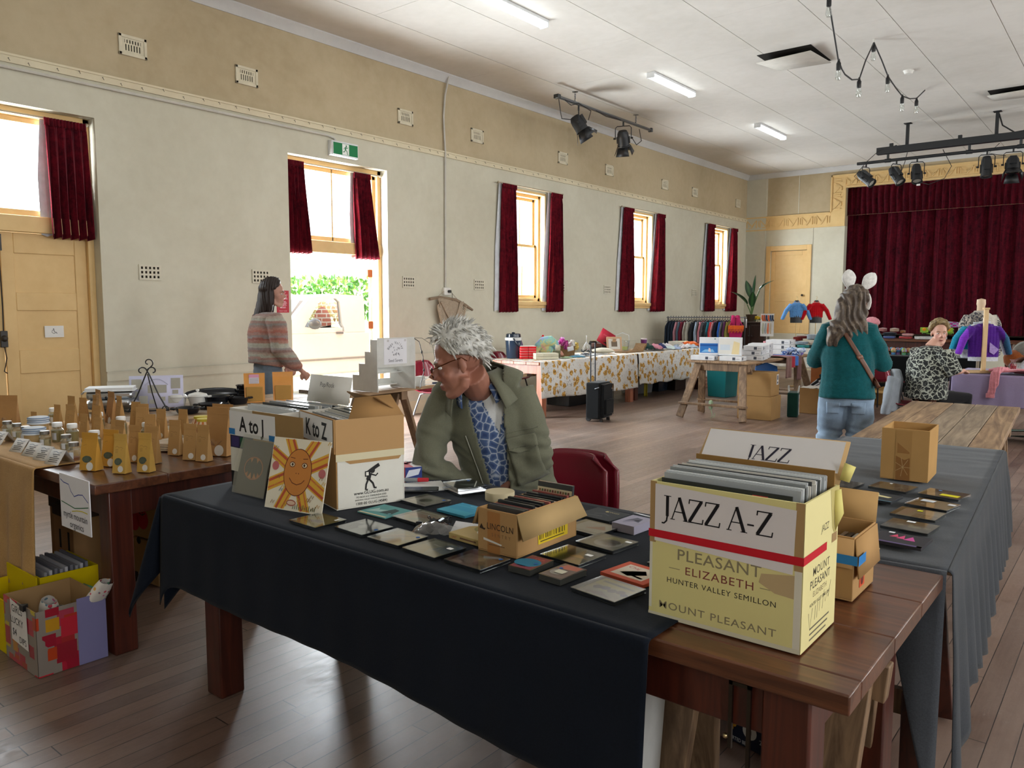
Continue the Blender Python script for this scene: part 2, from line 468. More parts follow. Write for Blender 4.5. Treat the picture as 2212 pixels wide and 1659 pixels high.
for(x0,z0,x1,z1) in((XL,3.42,SX0,3.45),(XL,3.73,-5.96,3.76),(-5.96,3.76,-5.93,4.60),(SX0-.05,3.45,SX0,4.32),(SX0,4.29,SX1,4.33),(-5.96,4.56,SX1,4.60)):
 b.box(x0,FY-.018,z0,x1,FY,z1)
zig(b,(XL,FY,3.47),(1,0,0),(0,0,1),2.04,.24,o);zig(b,(-5.70,FY,3.80),(0,0,1),(-1,0,0),.72,.22,o);zig(b,(-5.66,FY,4.34),(1,0,0),(0,0,1),6.4,.2,o)
struct(b.build('trim_stage_frieze','frieze'))

# --- cornice, picture rail, dado, skirting
b=MB()
prof=[(0,0),(.012,0),(.03,.035),(.06,.075),(.085,.10),(.085,.115),(0,.115)]
vs=[(XL+x,yy,4.685+z) for yy in(YF,YB) for x,z in prof];n=len(prof)
b.put(vs,[(i,(i+1)%n,n+(i+1)%n,n+i) for i in range(n)]);struct(b.build('trim_cornice','trim_white',smooth=20))
b=MB();vs=[(xx,YB-x,4.685+z) for xx in(XL,XR) for x,z in prof]
b.put(vs,[(i,n+i,n+(i+1)%n,(i+1)%n) for i in range(n)]);struct(b.build('trim_cornice_back','trim_white',smooth=20))
b=MB();b.box(XL,YF,3.645,XL+.022,YB,3.725);b.box(XL,YF,3.705,XL+.032,YB,3.725);struct(b.build('trim_picture_rail','trim_cream'))
b=MB();random.seed(2)
for i in range(92):
 yy=1.0+i*.2+random.uniform(-.05,.05);z=3.685+random.uniform(-.015,.02)
 b.tube([(XL+.02,yy,z),(XL+.04,yy,z),(XL+.045,yy,z-.015),(XL+.04,yy+.01,z-.022)],.0025,5,c='3a3530')
ob=b.build('picture_hooks','black_metal');tag(ob,'row of small dark screw hooks along the cream picture rail','hooks',kind='stuff')
segs=[(YF,1.94),(3.52,5.71),(7.27,YB)]
b=MB()
for a,c_ in segs:b.box(XL,a,.755,XL+.014,c_,.85);b.box(XL,a,.84,XL+.02,c_,.85)
struct(b.build('trim_dado','wall_low'))
b=MB()
for a,c_ in segs:b.box(XL,a,0,XL+.02,c_,.17);b.box(XL,a,.17,XL+.012,c_,.18)
struct(b.build('baseboard_left','trim_cream'))
b=MB();b.box(XL,YB-.02,0,XR,YB,.17);struct(b.build('baseboard_back','trim_cream'))

# --- glass
def mat_glass():
 m=NT('window_glass');tr=m.new('BsdfTransparent');gl=m.new('BsdfGlossy',i_Roughness=0.05);mx=m.new('MixShader',i_Fac=0.06)
 m.link(tr.outputs[0],mx.inputs[1]);m.link(gl.outputs[0],mx.inputs[2]);m.link(mx.outputs[0],m.n['Material Output'].inputs[0]);return m.m
M['pane']=mat_glass()
def mat_clear(name,tint=(0.95,0.97,0.97),fac=0.14,rough=0.08):
 m=NT(name);tr=m.new('BsdfTransparent');tr.inputs[0].default_value=tint+(1,);gl=m.new('BsdfGlossy',i_Roughness=rough);lw=m.new('LayerWeight',i_Blend=0.35)
 mx=m.new('MixShader');k=m.math('ADD',m.math('MULTIPLY',lw.outputs['Facing'],0.5),fac);m.link(k,mx.inputs['Fac'])
 m.link(tr.outputs[0],mx.inputs[1]);m.link(gl.outputs[0],mx.inputs[2]);m.link(mx.outputs[0],m.n['Material Output'].inputs[0]);return m.m
M['clear']=mat_clear('clear_plastic');M['jarglass']=mat_clear('jar_glass',(0.93,0.96,0.95),0.16,0.05)

# --- sash windows 3,4,5
def sash_window(idx,y0,y1,z0,z1):
 root=struct(tag(thing('window_%d'%idx,'tall double-hung sash window in apricot frame','window'),kind='structure'))
 b=MB();xi=XL-.10
 for(a,c_,d,e) in((y0,z0,y0+.07,z1),(y1-.07,z0,y1,z1),(y0,z1-.09,y1,z1),(y0,z0,y1,z0+.06)):
  b.box(XL-.26,a,c_,xi,d,e)
 for(a,c_,d,e) in((y0,z0,y0+.03,z1),(y1-.03,z0,y1,z1),(y0,z1-.04,y1,z1)):
  b.box(XL-.1,a,c_,XL+.012,d,e)
 b.build('frame','door_paint',root,bevel=.006)
 zm=(z0+z1)/2+.02
 for(x,a,c_) in((XL-.21,zm-.02,z1-.09),(XL-.165,z0+.06,zm+.03)):
  b=MB();ya,yb=y0+.07,y1-.07
  for(p,q,r_,s_) in((ya,a,ya+.045,c_),(yb-.045,a,yb,c_),(ya,c_-.045,yb,c_),(ya,a,yb,a+.05)):b.box(x-.02,p,q,x+.02,r_,s_)
  ym=(y0+y1)/2;b.box(x-.012,ym-.009,a,x+.012,ym+.009,c_)
  b.build('sash','door_paint',root,bevel=.004)
  g=MB();g.box(x-.002,ya+.045,a+.05,x+.002,yb-.045,c_-.045);g.build('pane','pane',root)
 b=MB();b.box(XL-.12,y0-.05,z0-.06,XL+.05,y1+.05,z0).box(XL,y0-.03,z0-.11,XL+.025,y1+.03,z0-.06)
 b.build('sill','door_paint',root,bevel=.006)
for i,(a,b_,z0,z1) in enumerate(OPEN[2:]):sash_window(i+3,a,b_,z0,z1)

# --- fanlights and door frames of the two double doors
def door_frame(idx,y0,y1,z1,muntin):
 root=struct(thing('window_%d'%idx,'fanlight in apricot frame above double doors','window'))
 b=MB();x0,x1=XL-.27,XL-.13
 b.box(x0,y0,0,x1,y0+.06,z1).box(x0,y1-.06,0,x1,y1,z1).box(x0,y0,z1-.07,x1,y1,z1).box(x0,y0,2.18,x1+.01,y1,2.33)
 b.build('frame','door_paint',root,bevel=.006)
 b=MB();xa,xb=XL-.22,XL-.18;a,c_,p,q=y0+.06,y1-.06,2.33,z1-.07
 b.box(xa,a,p,xb,a+.05,q).box(xa,c_-.05,p,xb,c_,q).box(xa,a,q-.05,xb,c_,q).box(xa,a,p,xb,c_,p+.06)
 if muntin:b.box(xa,(a+c_)/2-.011,p,xb,(a+c_)/2+.011,q)
 b.build('sash','door_paint',root,bevel=.004)
 g=MB();g.box(XL-.202,a+.05,p+.06,XL-.198,c_-.05,q-.05);g.build('pane','pane',root)
door_frame(1,1.94,3.52,3.30,False);door_frame(2,5.71,7.27,3.31,True)
def door_leaf(name,w,h,rails,parent=None,two=0):
 """panelled leaf lying in its own YZ plane, hinge at y=0, facing +x; rails = list of (z0,z1) panels"""
 b=MB();t=.022
 b.box(-t,0,0,t*.45,w,h);st=.11
 zs=[0]+[v for p in rails for v in p]+[h]
 b.box(t*.45,0,0,t,st,h).box(t*.45,w-st,0,t,w,h)
 for i in range(0,len(zs),2):b.box(t*.45,st,zs[i],t,w-st,zs[i+1])
 for(p,q) in rails[:two]:b.box(t*.45,w/2-.05,p,t,w/2+.05,q)
 for s in(-1,):b.box(-t,0,0,-t,0,0) if False else None
 return b.build(name,'door_paint',parent,bevel=.006)
PAN=[(.22,.86),(1.08,1.45),(1.62,1.98)]
for i,(nm,hinge,w_,rz) in enumerate((('door_1',3.46,.75,PI),('door_2',2.0,.70,0))):
 root=struct(thing(nm,'closed apricot panelled leaf of the near double door','door'))
 lf=door_leaf('leaf',w_,2.17,PAN,root)
 if i==0:lf.scale=(1,-1,1)
 root.location=(XL-.2,hinge,.005)
 # meeting bolt of the closed doors
bt=thing('door_bolt','dark iron espagnolette bolt with cord down the meeting edge of the near double door','bolt',(XL-.17,2.69,0))
b=MB('2b2622');b.box(0,-.02,2.0,.035,.02,2.15).tube([(.015,0,2.0),(.015,.005,1.5),(.015,0,1.25)],.006,6);b.build('rod','black_metal',bt)
b=MB('2b2622');b.box(0,-.03,1.12,.03,.03,1.27).ball((.03,0,1.2),.03);b.build('lock_case','black_metal',bt,bevel=.004)
b=MB('4a4038');b.tube([(.02,0,1.12),(.03,.01,1.02),(.02,.0,.95),(.04,-.02,.90),(.02,.01,.88)],.005,6);b.build('cord','cloth',bt)
# open leaves of the far double door, swung outwards
for i,(yy,sgn) in enumerate(((7.19,-1),(5.79,1))):
 root=struct(thing('door_%d'%(3+i),'open apricot leaf of the far double door swung outwards','door',(XL-.28,yy,.005),R(49) if sgn<0 else R(125)))
 lf=door_leaf('leaf',.72,2.17,PAN,root)
 if sgn>0:lf.scale=(-1,1,1)
 for z in(.35,1.2,1.9):
  h=MB('b0603a');h.box(-.03,-.012,z,.03,.012,z+.1);h.build('hinge','metal',root)
  # --- door 5 at the back, its architrave
root=struct(thing('door_5','apricot panelled door in the back wall','door',(-7.36,YB+.06,.89),-PI/2))
lf=door_leaf('leaf',.88,2.01,[(.2,.78),(1.0,1.9)],root,1);
k=MB('2a2420');k.ball((.05,.80,.93),.028).tube([(.02,.8,.93),(.05,.8,.93)],.012,8);k.build('knob','gloss',root)
b=MB()
for(a,c_,d,e) in((-7.47,.88,-7.36,3.03),(-6.47,.88,-6.36,3.03),(-7.36,2.91,-6.47,3.03)):b.box(a,YB-.025,c_,d,YB,e)
struct(b.build('trim_door_back','door_paint',bevel=.006))

# --- outside: ground, bank, hedge, brick wall, parked ute
def mat_ground():
 m=NT('pale_gravel');n=m.noise(m.coord(),40,5,.7);m.base(m.ramp(n.outputs['Fac'],[(.3,lin((.66,.63,.58))),(.7,lin((.80,.78,.73)))]));m.set(Roughness=.95);m.bump(n.outputs['Fac'],.4,.01);return m.m
M['gravel']=mat_ground()
def mat_brick():
 m=NT('red_brick');br=m.new('TexBrick',i_Scale=1.0,i_Mortar_Size=.012,i_Brick_Width=.24,i_Row_Height=.086);br.inputs['Color1'].default_value=lin('8e4a38')+(1,);br.inputs['Color2'].default_value=lin('a4604a')+(1,);br.inputs['Mortar'].default_value=lin('b8aa9a')+(1,)
 tc=m.new('TexCoord');sp=m.new('SeparateXYZ');cb=m.new('CombineXYZ');m.link(tc.outputs['Object'],sp.inputs[0]);m.link(sp.outputs['Y'],cb.inputs['X']);m.link(sp.outputs['Z'],cb.inputs['Y']);m.link(cb.outputs[0],br.inputs['Vector']);m.base(br.outputs['Color']);m.set(Roughness=.9);return m.m
M['brick']=mat_brick()
b=MB();y=YF-.2
for(p,q,z0,z1) in OPEN+[(YB+.2,YB+.2,0,0)]:
 b.box(XL-.33,y,-.1,XL-.301,p,5)
 if q>p:b.box(XL-.33,p,z1,XL-.301,q,5)
 if z0>0:b.box(XL-.33,p,-.1,XL-.301,q,z0)
 y=q
struct(b.build('wall_outside','brick'))
b=MB();b.box(-40,-25,-.2,XL-.3,40,-.04);struct(b.build('ground','gravel'))
def mat_bank():
 m=NT('dry_grass_bank');n=m.noise(m.coord(),3,6,.7);m.base(m.ramp(n.outputs['Fac'],[(.35,lin((.45,.55,.28))),(.6,lin((.80,.78,.66)))]));m.set(Roughness=.95);return m.m
M['bank']=mat_bank()
b=MB();b.grid(lambda u,v:(-14.5-16*u,-14+54*v,-.05+4.2*u**.8+.15*nz(u*6,v*20,3)),14,40);struct(b.build('hillside','bank'))

# ------------------------------------------------------------ vents in the left wall
ORD=['first','second','third','fourth','fifth','sixth','seventh','eighth','ninth']
def upper_vent():
 r=thing('wall_vent','','vent')
 b=MB('d9d0b8');w_,h=.14,.1
 for(a,c_,d,e) in((-w_,-h,-w_+.03,h),(w_-.03,-h,w_,h),(-w_,h-.03,w_,h),(-w_,-h,w_,-h+.03)):b.box(0,a,c_,.018,d,e)
 b.build('rim','matte',r,bevel=.004)
 b=MB('d6cdb5')
 b.box(0,-.11,.055,.01,.11,.07).box(0,-.11,-.07,.01,.11,-.05).box(0,-.11,.010,.01,.11,.022)
 for i in range(7):y=-.082+i*.0273;b.box(0,y-.008,-.07,.01,y+.008,.012)
 for i in range(6):y=-.068+i*.0273;b.box(0,y-.008,.012,.01,y+.008,.07)
 b.box(0,-.11,-.07,.01,-.082,.07).box(0,.082,-.07,.01,.11,.07);b.build('grille','matte',r)
 b=MB('14110e');b.box(.0005,-.11,-.07,.003,.11,.07);b.build('shade_plate','matte',r)  # dark plate behind the bars, painted as the shade in the slots
 return r
v0=None
for i,y in enumerate((3.92,5.19,7.61,9.08,11.31,12.82,15.0,16.4,18.78)):
 lb='cream slotted vent above the picture rail, %s from the left of nine'%ORD[i]
 if v0 is None:v0=upper_vent();v0.location=(XL,y,4.06);v0['label']=lb;v0['group']='vents above the picture rail'
 else:dup(v0,(XL,y,4.06),label=lb)
def lower_vent():
 r=thing('air_brick','','vent',group='square-holed air bricks at head height');b=MB('d8d2c0');w_,h=.115,.078
 for i in range(6):y=-w_+.01+i*(2*w_-.02)/5;b.box(0,y-.01,-h,.012,y+.01,h)
 for i in range(4):z=-h+.01+i*(2*h-.02)/3;b.box(0,-w_,z-.01,.012,w_,z+.01)
 b.build('grille','matte',r)
 b=MB('241c16');b.box(.0005,-w_+.01,-h+.01,.002,w_-.01,h-.01);b.build('shade_plate','matte',r)  # dark sheet coloured as the shade inside the square holes
 return r
v0=None
for i,y in enumerate((4.0,5.30,7.64,9.12,11.29,12.8,14.98,16.48)):
 lb='cream square-holed air brick low on the left wall, %s from the left of eight'%ORD[i]
 if v0 is None:v0=lower_vent();v0.location=(XL,y,1.845);v0['label']=lb
 else:dup(v0,(XL,y,1.845),label=lb)

 # ------------------------------------------------------------ velvet curtains
M['velvet']=mat_velvet('burgundy_velvet',lin((0.44,0.075,0.13)),lin((0.22,0.03,0.075)))
M['stage_velvet']=mat_velvet('stage_velvet',lin((0.34,0.05,0.11)),lin((0.15,0.015,0.05)))
def window_curtain(label,x,yt0,yt1,yb0,yb1,zt,zb,folds=5,lining=0.05,seed=0,flare=0.0,group=None):
 r=thing('curtain',label,'curtain',(x,(yt0+yt1)/2,zb),group=group or 'burgundy velvet window curtains');yc=(yt0+yt1)/2
 def fn(u,v):
  z=zt-(zt-zb)*v;k=v**1.4
  y=(yt0+(yt1-yt0)*u)*(1-k)+(yb0+(yb1-yb0)*u)*k
  am=(.012 if v<.06 else.018+.03*min(1,v*1.5))
  ph=2*PI*folds*u+seed+.5*nz(u*3,v*2,seed)
  return(am*math.sin(ph)+.03*flare*v,y-yc+.006*math.sin(2*ph),z-zb+(.01*math.sin(ph) if v>.98 else 0))
 b=MB();b.grid(fn,folds*12,26);b.build('drape','velvet',r,smooth=80,solid=.006)
 if lining:
  b=MB('d9dce2')
  def fl(u,v):
   p=fn(u*.8,v);k=min(1,v*2)
   return(-.045-.02*(1-u)*k,p[1]-lining*(1-u)*(.35+.65*k),p[2]+.02)
  b.grid(fl,16,12);b.build('lining','cloth',r,smooth=80)
 hd=MB();hd.grid(lambda u,v:(.012+.007*math.sin(2*PI*folds*2.5*u),yt0-yc+(yt1-yt0)*u,zt-zb+.015-.07*v),folds*20,3);hd.build('heading_tape','velvet',r,smooth=80,solid=.006)
 return r
def rod(label,x,y0,y1,z,col='b9ab93'):
 r=thing('curtain_rod',label,'curtain rod',(x,(y0+y1)/2,z));h=(y1-y0)/2
 b=MB(col);b.tube([(0,-h,0),(0,h,0)],.011,8);b.build('rail','satin',r)
 b=MB(col)
 for s in(-1,1):b.tube([(0,s*(h-.05),0),(-.10,s*(h-.05),0)],.009,6).ball((0,s*h,0),.018)
 b.build('bracket','satin',r)
CX=XL+.085
window_curtain('burgundy velvet curtain on the right of the fanlight over the closed door',XL-.09,3.10,3.47,3.11,3.49,3.23,2.14,5,.06,1)
window_curtain('burgundy velvet curtain on the left of the fanlight over the open doorway',XL-.06,5.73,5.97,5.72,6.05,3.23,2.15,5,0.0,2)
window_curtain('burgundy velvet curtain on the right of the fanlight over the open doorway',XL-.09,6.77,7.05,6.80,7.18,3.22,2.13,5,.03,3)
rod('thin curtain wire across the fanlight over the closed door',XL-.10,1.97,3.49,3.24);rod('thin curtain wire across the fanlight over the open doorway',XL-.10,5.74,7.24,3.24)
NW=['tall window nearest the open doorway','middle tall window of the three','tall window nearest the stage corner']
for i,(a,b_) in enumerate(((9.56,11.20),(13.24,14.90),(16.96,18.62))):
 window_curtain('burgundy velvet curtain left of the '+NW[i],CX,a+.02,a+.37,a-.01-(.06 if i else 0),a+.40+(.03 if i else 0),3.41,1.43,5,.09,i+4)
 window_curtain('burgundy velvet curtain right of the '+NW[i],CX,b_-.33,b_-.01,b_-(.42 if i==0 else.50),b_,3.41,1.43,5,.07,i+9)
 rod('white curtain rod above the '+NW[i],CX-.01,a-.06,b_+.02,3.43)
 # stage curtain and its pelmet
r=thing('stage_curtain','dark burgundy velvet stage curtain hanging in heavy folds','stage curtain',((SX0+SX1)/2,YB+.35,SZ0))
def stg(u,v):
 x=(u-.5)*(SX1-SX0+.5);a=x*2*PI/.25+1.6*nz(x*1.3,v*.6,1)
 am=(.05+.03*nz(x*2.1,0,5))*(.6+.4*v)
 return(x+.02*math.sin(a*2),am*math.sin(a)+.03*math.sin(a*.5+1),(SZ1-SZ0+.1)*(1-v)+.02)
b=MB();b.grid(stg,420,14);b.build('drape','stage_velvet',r,smooth=80)
r=thing('stage_pelmet','gathered burgundy velvet pelmet along the top of the stage curtain','pelmet',((SX0+SX1)/2,YB+.13,3.66))
b=MB();b.grid(lambda u,v:((u-.5)*(SX1-SX0+.3),.03*math.sin(u*330+2*nz(u*9,v,2))*(.5+.5*v),.74*(1-v)+.012*math.sin(u*330)),520,6);b.build('drape','stage_velvet',r,smooth=80)
b=MB('8a6a50');b.box(-(SX1-SX0)/2-.1,-.05,.0,(SX1-SX0)/2,-.04,.004);b.build('braid','cloth',r)

# ------------------------------------------------------------ exit sign, notices, conduits
r=thing('exit_sign','green running-man exit sign on a white box above the open doorway','exit sign',(XL,6.51,3.45))
b=MB('e6e8ea');b.box(0,-.21,-.085,.075,.21,.095).box(.075,-.20,-.075,.085,.20,.085);b.build('housing','satin',r,bevel=.018)
b=MB('0f7a46');b.box(.085,-.19,-.068,.088,.19,.072);b.build('panel','gloss',r)
X=plane((.0882,0,0),(0,1,0));b=MB()
b.print_rect(-.055,-.064,.05,.068,X,'f4f8f4');g='0f7a46'
b.print_disc(.008,.046,.011,X,g,.0008)
b.print_line([(.004,.034),(-.008,.0)],.018,X,g,.0008);b.print_line([(.0,.030),(.022,.022),(.036,.032)],.008,X,g,.0008);b.print_line([(.0,.030),(-.022,.020),(-.032,.004)],.008,X,g,.0008)
b.print_line([(-.006,.002),(.016,-.018),(.024,-.052),(.036,-.052)],.010,X,g,.0008);b.print_line([(-.010,.0),(-.020,-.026),(-.045,-.030)],.010,X,g,.0008)
b.build('pictogram','gloss',r)
r=thing('notice','small red notice board with white text beside the open doorway','notice',(XL,5.59,1.56))
b=MB('b8152e');b.box(0,-.085,-.13,.004,.085,.13);b.build('board','satin',r)
b=MB();X=plane((.0042,0,0),(0,1,0));b.print_text('NOTICE',X,0,.10,.022,'f3d7da')
for i,(w_,z) in enumerate(((.13,.075),(.06,.063),(.12,.04),(.13,.028),(.08,.0),(.10,-.01),(.11,-.022),(.09,-.034),(.10,-.046),(.08,-.066),(.07,-.078))):b.print_rect(-w_/2,z,w_/2,z+.006,X,'e8b8c0')
b.print_text('PENALTY  $1,000',X,0,-.115,.014,'f3d7da');b.build('lettering','paper',r)
r=thing('paper_sign','small white paper sign taped to the closed apricot door','sign',(XL-.176,3.13,1.255))
b=MB('eceae6');b.box(0,-.085,-.055,.001,.085,.055);b.build('sheet','paper',r)
b=MB();X=plane((.0012,0,0),(0,1,0));b.print_line([(.0,.015),(-.018,.012),(-.022,-.008),(-.005,-.02),(.012,-.012)],.004,X,'2a2a2a');b.print_line([(-.004,.018),(.0,-.004),(.014,-.006),(.024,-.02)],.005,X,'2a2a2a');b.print_disc(-.006,.024,.005,X,'2a2a2a');b.build('symbol','paper',r)
b=MB('cdc9c0');b.tube([(XL+.02,-2,3.60),(XL+.02,6.28,3.60),(XL+.02,6.38,3.585),(XL+.03,6.42,3.54)],.014,8);tag(b.build('conduit','satin'),'grey conduit under the picture rail running to the exit sign','conduit')
b=MB('c6c3bb');b.tube([(XL+.06,8.42,4.79),(XL+.035,8.36,4.5),(XL+.022,8.34,4.2),(XL+.034,8.36,3.7),(XL+.02,8.37,3.5),(XL+.018,8.36,1.79)],.014,8);tag(b.build('conduit','satin'),'vertical grey conduit dropping down the left wall to a power point','conduit')
r=thing('power_point','white power point with black plug below the vertical conduit','socket',(XL,8.38,1.73))
b=MB('e9e7e1');b.box(0,-.07,-.055,.045,.07,.055);b.build('plate','satin',r,bevel=.008)
b=MB('1a1a1a');b.tube([(.045,.02,0),(.085,.02,0)],.022,10);b.build('plug','gloss',r)
b=MB('2a2826');b.tube([(.08,.02,0),(.09,.05,-.03),(.07,.06,-.2),(.05,.07,-.5),(.04,.06,-.9),(.03,.05,-1.6)],.004,6);b.build('lead','black_metal',r)
# macrame hanging on a driftwood stick
r=thing('macrame_hanging','natural cotton macrame hanging knotted on a driftwood stick','wall hanging',(XL+.05,8.42,1.08))
b=MB('8d7a66');b.tube([(.0,-.42,.535),(.01,-.2,.565),(.02,.1,.53),(.03,.30,.45),(.03,.46,.38)],[.022,.02,.024,.026,.018],9);b.build('stick','matte',r)
b=MB('b9a893');random.seed(7)
b.tube([(.0,-.27,.56),(-.02,-.03,.70),(.01,.2,.50)],.004,6)
for i in range(34):
 u=i/33;y=-.26+.5*u;zt=.55-.1*max(0,u-.4);d=abs(u-.5)*2;ln=.34+.12*d
 yb=y*(.45+.4*d)
 b.tube([(.02,y,zt),(.035,y*.92,zt-.12),(.03,(y+yb)/2,zt-.24-.05*d),(.03,yb,zt-ln)],[.008,.009,.008,.006],5)
for i in range(26):
 s=-1 if i%2 else 1;k=i//2/12;y=s*(.27-.12*k);z=.46-.34*k
 b.tube([(.03,y,z),(.045,y+s*.03,z-.03),(.04,y+s*.025,z-.10)],[.012,.013,.003],5)
for s in(-1,1):
 for j in range(3):b.tube([(.05,s*(.24-.03*j),.50),(.055,s*(.13-.02*j),.34-.02*j),(.05,s*.01,.19-.03*j)],.012,6)
for i in range(14):b.tube([(.03,-.17+i*.026,.22),(.03,-.17+i*.026,-.02-.03*(i%3))],.006,5)
b.build('cords','knit',r)

# ------------------------------------------------------------ ceiling lights
def mat_emit(name,c,s):
 m=NT(name);m.base((0.9,0.9,0.9));m.b.inputs['Emission Color'].default_value=c+(1,);m.b.inputs['Emission Strength'].default_value=s;return m.m
M['tube']=mat_emit('lit_diffuser',(0.90,0.97,1.0),9.0)
def batten_light():
 r=thing('ceiling_light','','ceiling light',group='fluorescent battens on the ceiling')
 b=MB('e9ecee');b.box(-.06,-.64,-.035,.06,.64,0).box(-.062,-.655,-.085,.062,-.64,0).box(-.062,.64,-.085,.062,.655,0);b.build('tray','satin',r,bevel=.004)
 b=MB('ffffff');b.prism([(-.055,-.035),(-.05,-.07),(-.03,-.085),(.03,-.085),(.05,-.07),(.055,-.035)],-.64,.64,Matrix(((1,0,0,0),(0,0,1,0),(0,1,0,0),(0,0,0,1))));b.build('diffuser','tube',r)
 return r
LB=['lit fluorescent batten at the top edge, nearest of three','lit fluorescent batten in the middle of the ceiling row','lit fluorescent batten farthest along the ceiling, nearest the stage']
l0=None
for i,y in enumerate((6.94,10.75,14.65)):
 if l0 is None:l0=batten_light();l0.location=(-5.64,y,ZC);l0['label']=LB[0]
 else:dup(l0,(-5.64,y,ZC),label=LB[i])
for(x,y) in((-5.64,3.1),(-5.64,-.7),(1.3,3.1),(1.3,6.94),(1.3,10.75),(1.3,14.65)): # unseen battens added for extra light: row continued, second row assumed
 dup(l0,(x,y,ZC),label='unseen fluorescent batten added outside the picture for extra light',group='added fluorescent battens outside the picture')

def hatch(label,x0,y0,x1,y1,drop):
 cx,cy=(x0+x1)/2,(y0+y1)/2;r=thing('ceiling_hatch',label,'ceiling hatch',(cx,cy,ZC));w_,h=(x1-x0)/2,(y1-y0)/2
 b=MB('17130f');b.box(-w_,-h,-.004,w_,h,-.001);b.build('shade_plate','matte',r)  # flat black plate stands in for the shade of the hole
 b=MB('cfcac1');b.put([(-w_,-h,-drop),(w_,-h,-drop*.8),(w_,h,-.03),(-w_,h,-.008)],[(0,1,2,3)]);b.build('panel','matte',r,solid=.01)
hatch('hinged white ceiling panel hanging open at one edge above the festoon lights',-4.20,10.33,-3.50,11.15,.10)
hatch('white ceiling panel hanging slightly open beyond the string of bulbs',-2.10,14.15,-1.45,14.85,.08)
r=thing('smoke_detector','small white round smoke detector on the ceiling beside the festoon','detector',(-2.80,12.30,ZC));b=MB('e4e2dc');b.lathe([(.001,-.05),(.05,-.045),(.06,-.02),(.075,0)],16);b.build('body','satin',r)

# festoon of clear bulbs
FP=[(8.3,4.79),(8.86,4.74),(9.04,4.51),(9.26,4.23),(9.40,4.16),(9.52,4.13),(9.79,4.13),(10.08,4.20),(10.31,4.47),(10.63,4.76),(11.03,4.64),(11.35,4.52),(11.78,4.46),(12.15,4.43),(12.57,4.48),(12.99,4.57),(13.49,4.79)]
r=thing('festoon_lights','black string of clear festoon bulbs looped across the ceiling','string lights',(-2.83,10.63,4.76))
b=MB('17171a');b.tube([(0,y-10.63,z-4.76) for y,z in FP],.009,6);b.build('cable','black_metal',r)
for(y,z) in((8.87,4.78),(9.28,4.22),(10.08,4.20),(10.63,4.75),(11.35,4.52),(12.15,4.43),(12.99,4.56)):
 s=MB('141416');s.lathe([(.022,-.10),(.026,-.09),(.026,-.03),(.016,-.01),(.01,.02)],10,Matrix.Translation((0,y-10.63,z-4.76)));so=s.build('socket','black_metal',r)
 g=MB();g.lathe([(.001,-.21),(.022,-.205),(.033,-.175),(.03,-.14),(.018,-.10)],12,Matrix.Translation((0,y-10.63,z-4.76)));g.build('bulb','jarglass',so)
b=MB('d8d4cc');b.tube([(0,0,.0),(0,0,.04)],.012,8);b.build('hook','satin',r)

# ------------------------------------------------------------ stage lanterns
def spot_body(r,tilt,az,barn=True,L=.30,rad=.085):
 """lantern hanging from r's origin: yoke, body, barn doors"""
 X=Matrix.Translation((0,0,-.26))@Matrix.Rotation(az,4,'Z')@Matrix.Rotation(tilt,4,'Y')
 y=MB('17181b');W_=rad+.035
 a=Matrix.Rotation(az,4,'Z')
 y.X=a;y.tube([(0,-W_,-.26),(0,-W_,-.09),(0,-W_+.03,-.06),(0,W_-.03,-.06),(0,W_,-.09),(0,W_,-.26)],.008,6).tube([(0,0,-.06),(0,0,.03)],.014,8)
 for s in(-1,1):y.tube([(0,s*(W_-.01),-.26),(0,s*(W_+.03),-.26)],.016,8)
 y.build('yoke','black_metal',r)
 k=MB('1d1f22');k.X=X
 k.lathe([(.02,-L*.5),(rad*.7,-L*.48),(rad*.95,-L*.3),(rad,-L*.1),(rad,L*.42),(rad*1.08,L*.43),(rad*1.08,L*.5),(rad*.9,L*.5),(rad*.88,L*.4)],12,Matrix.Rotation(PI/2,4,'Y'))
 k.box(-L*.35,-rad*.5,rad*.8,L*.2,rad*.5,rad*1.2).box(-L*.1,-rad*1.12,-.02,L*.3,rad*1.12,.02);k.build('housing','black_metal',r,smooth=40)
 g=MB('b8b8b0');g.X=X;g.lathe([(.001,L*.44),(rad*.86,L*.41)],14,Matrix.Rotation(PI/2,4,'Y'));g.build('lens','gloss',r)
 if barn:
  for j in range(4):
   d=MB('16171a');d.X=X@Matrix.Rotation(j*PI/2,4,'X')
   sp=.05 if j%2 else.075
   d.put([(L*.5,-rad*.8,rad),(L*.5,rad*.8,rad),(L*.5+.13,rad*1.15,rad+sp),(L*.5+.13,-rad*1.15,rad+sp)],[(0,1,2,3)]);d.build('barn_door','black_metal',r,solid=.003)
   # pipe near the left wall with two fresnels
r=thing('lighting_bar','silver pipe hung on chains near the left wall carrying two spotlights','lighting bar',(-7.05,11.24,4.635))
b=MB('9aa0a6');b.tube([(0,-1.42,0),(0,1.42,0)],.026,12);b.build('pipe','metal',r)
b=MB('5c5e60');b.cbox(0,-1.42,0,.09,.07,.06).cbox(0,1.42,0,.07,.05,.07);b.build('end_clamp','metal',r,bevel=.006)
for yy in(-.95,.9):
 b=MB('7b7f84')
 b.lathe([(.045,.16),(.05,.165)],10,Matrix.Translation((0,yy,0)))
 for j in range(5):b.tube([(.012*math.cos(a),yy+(.0 if j%2 else.012*math.cos(a)),.03+j*.027+.018*math.sin(a)) if j%2 else(0,yy+.012*math.cos(a),.03+j*.027+.018*math.sin(a)) for a in[k*PI/4 for k in range(9)]],.004,5)
 b.build('chain','metal',r)
b=MB('17171a')
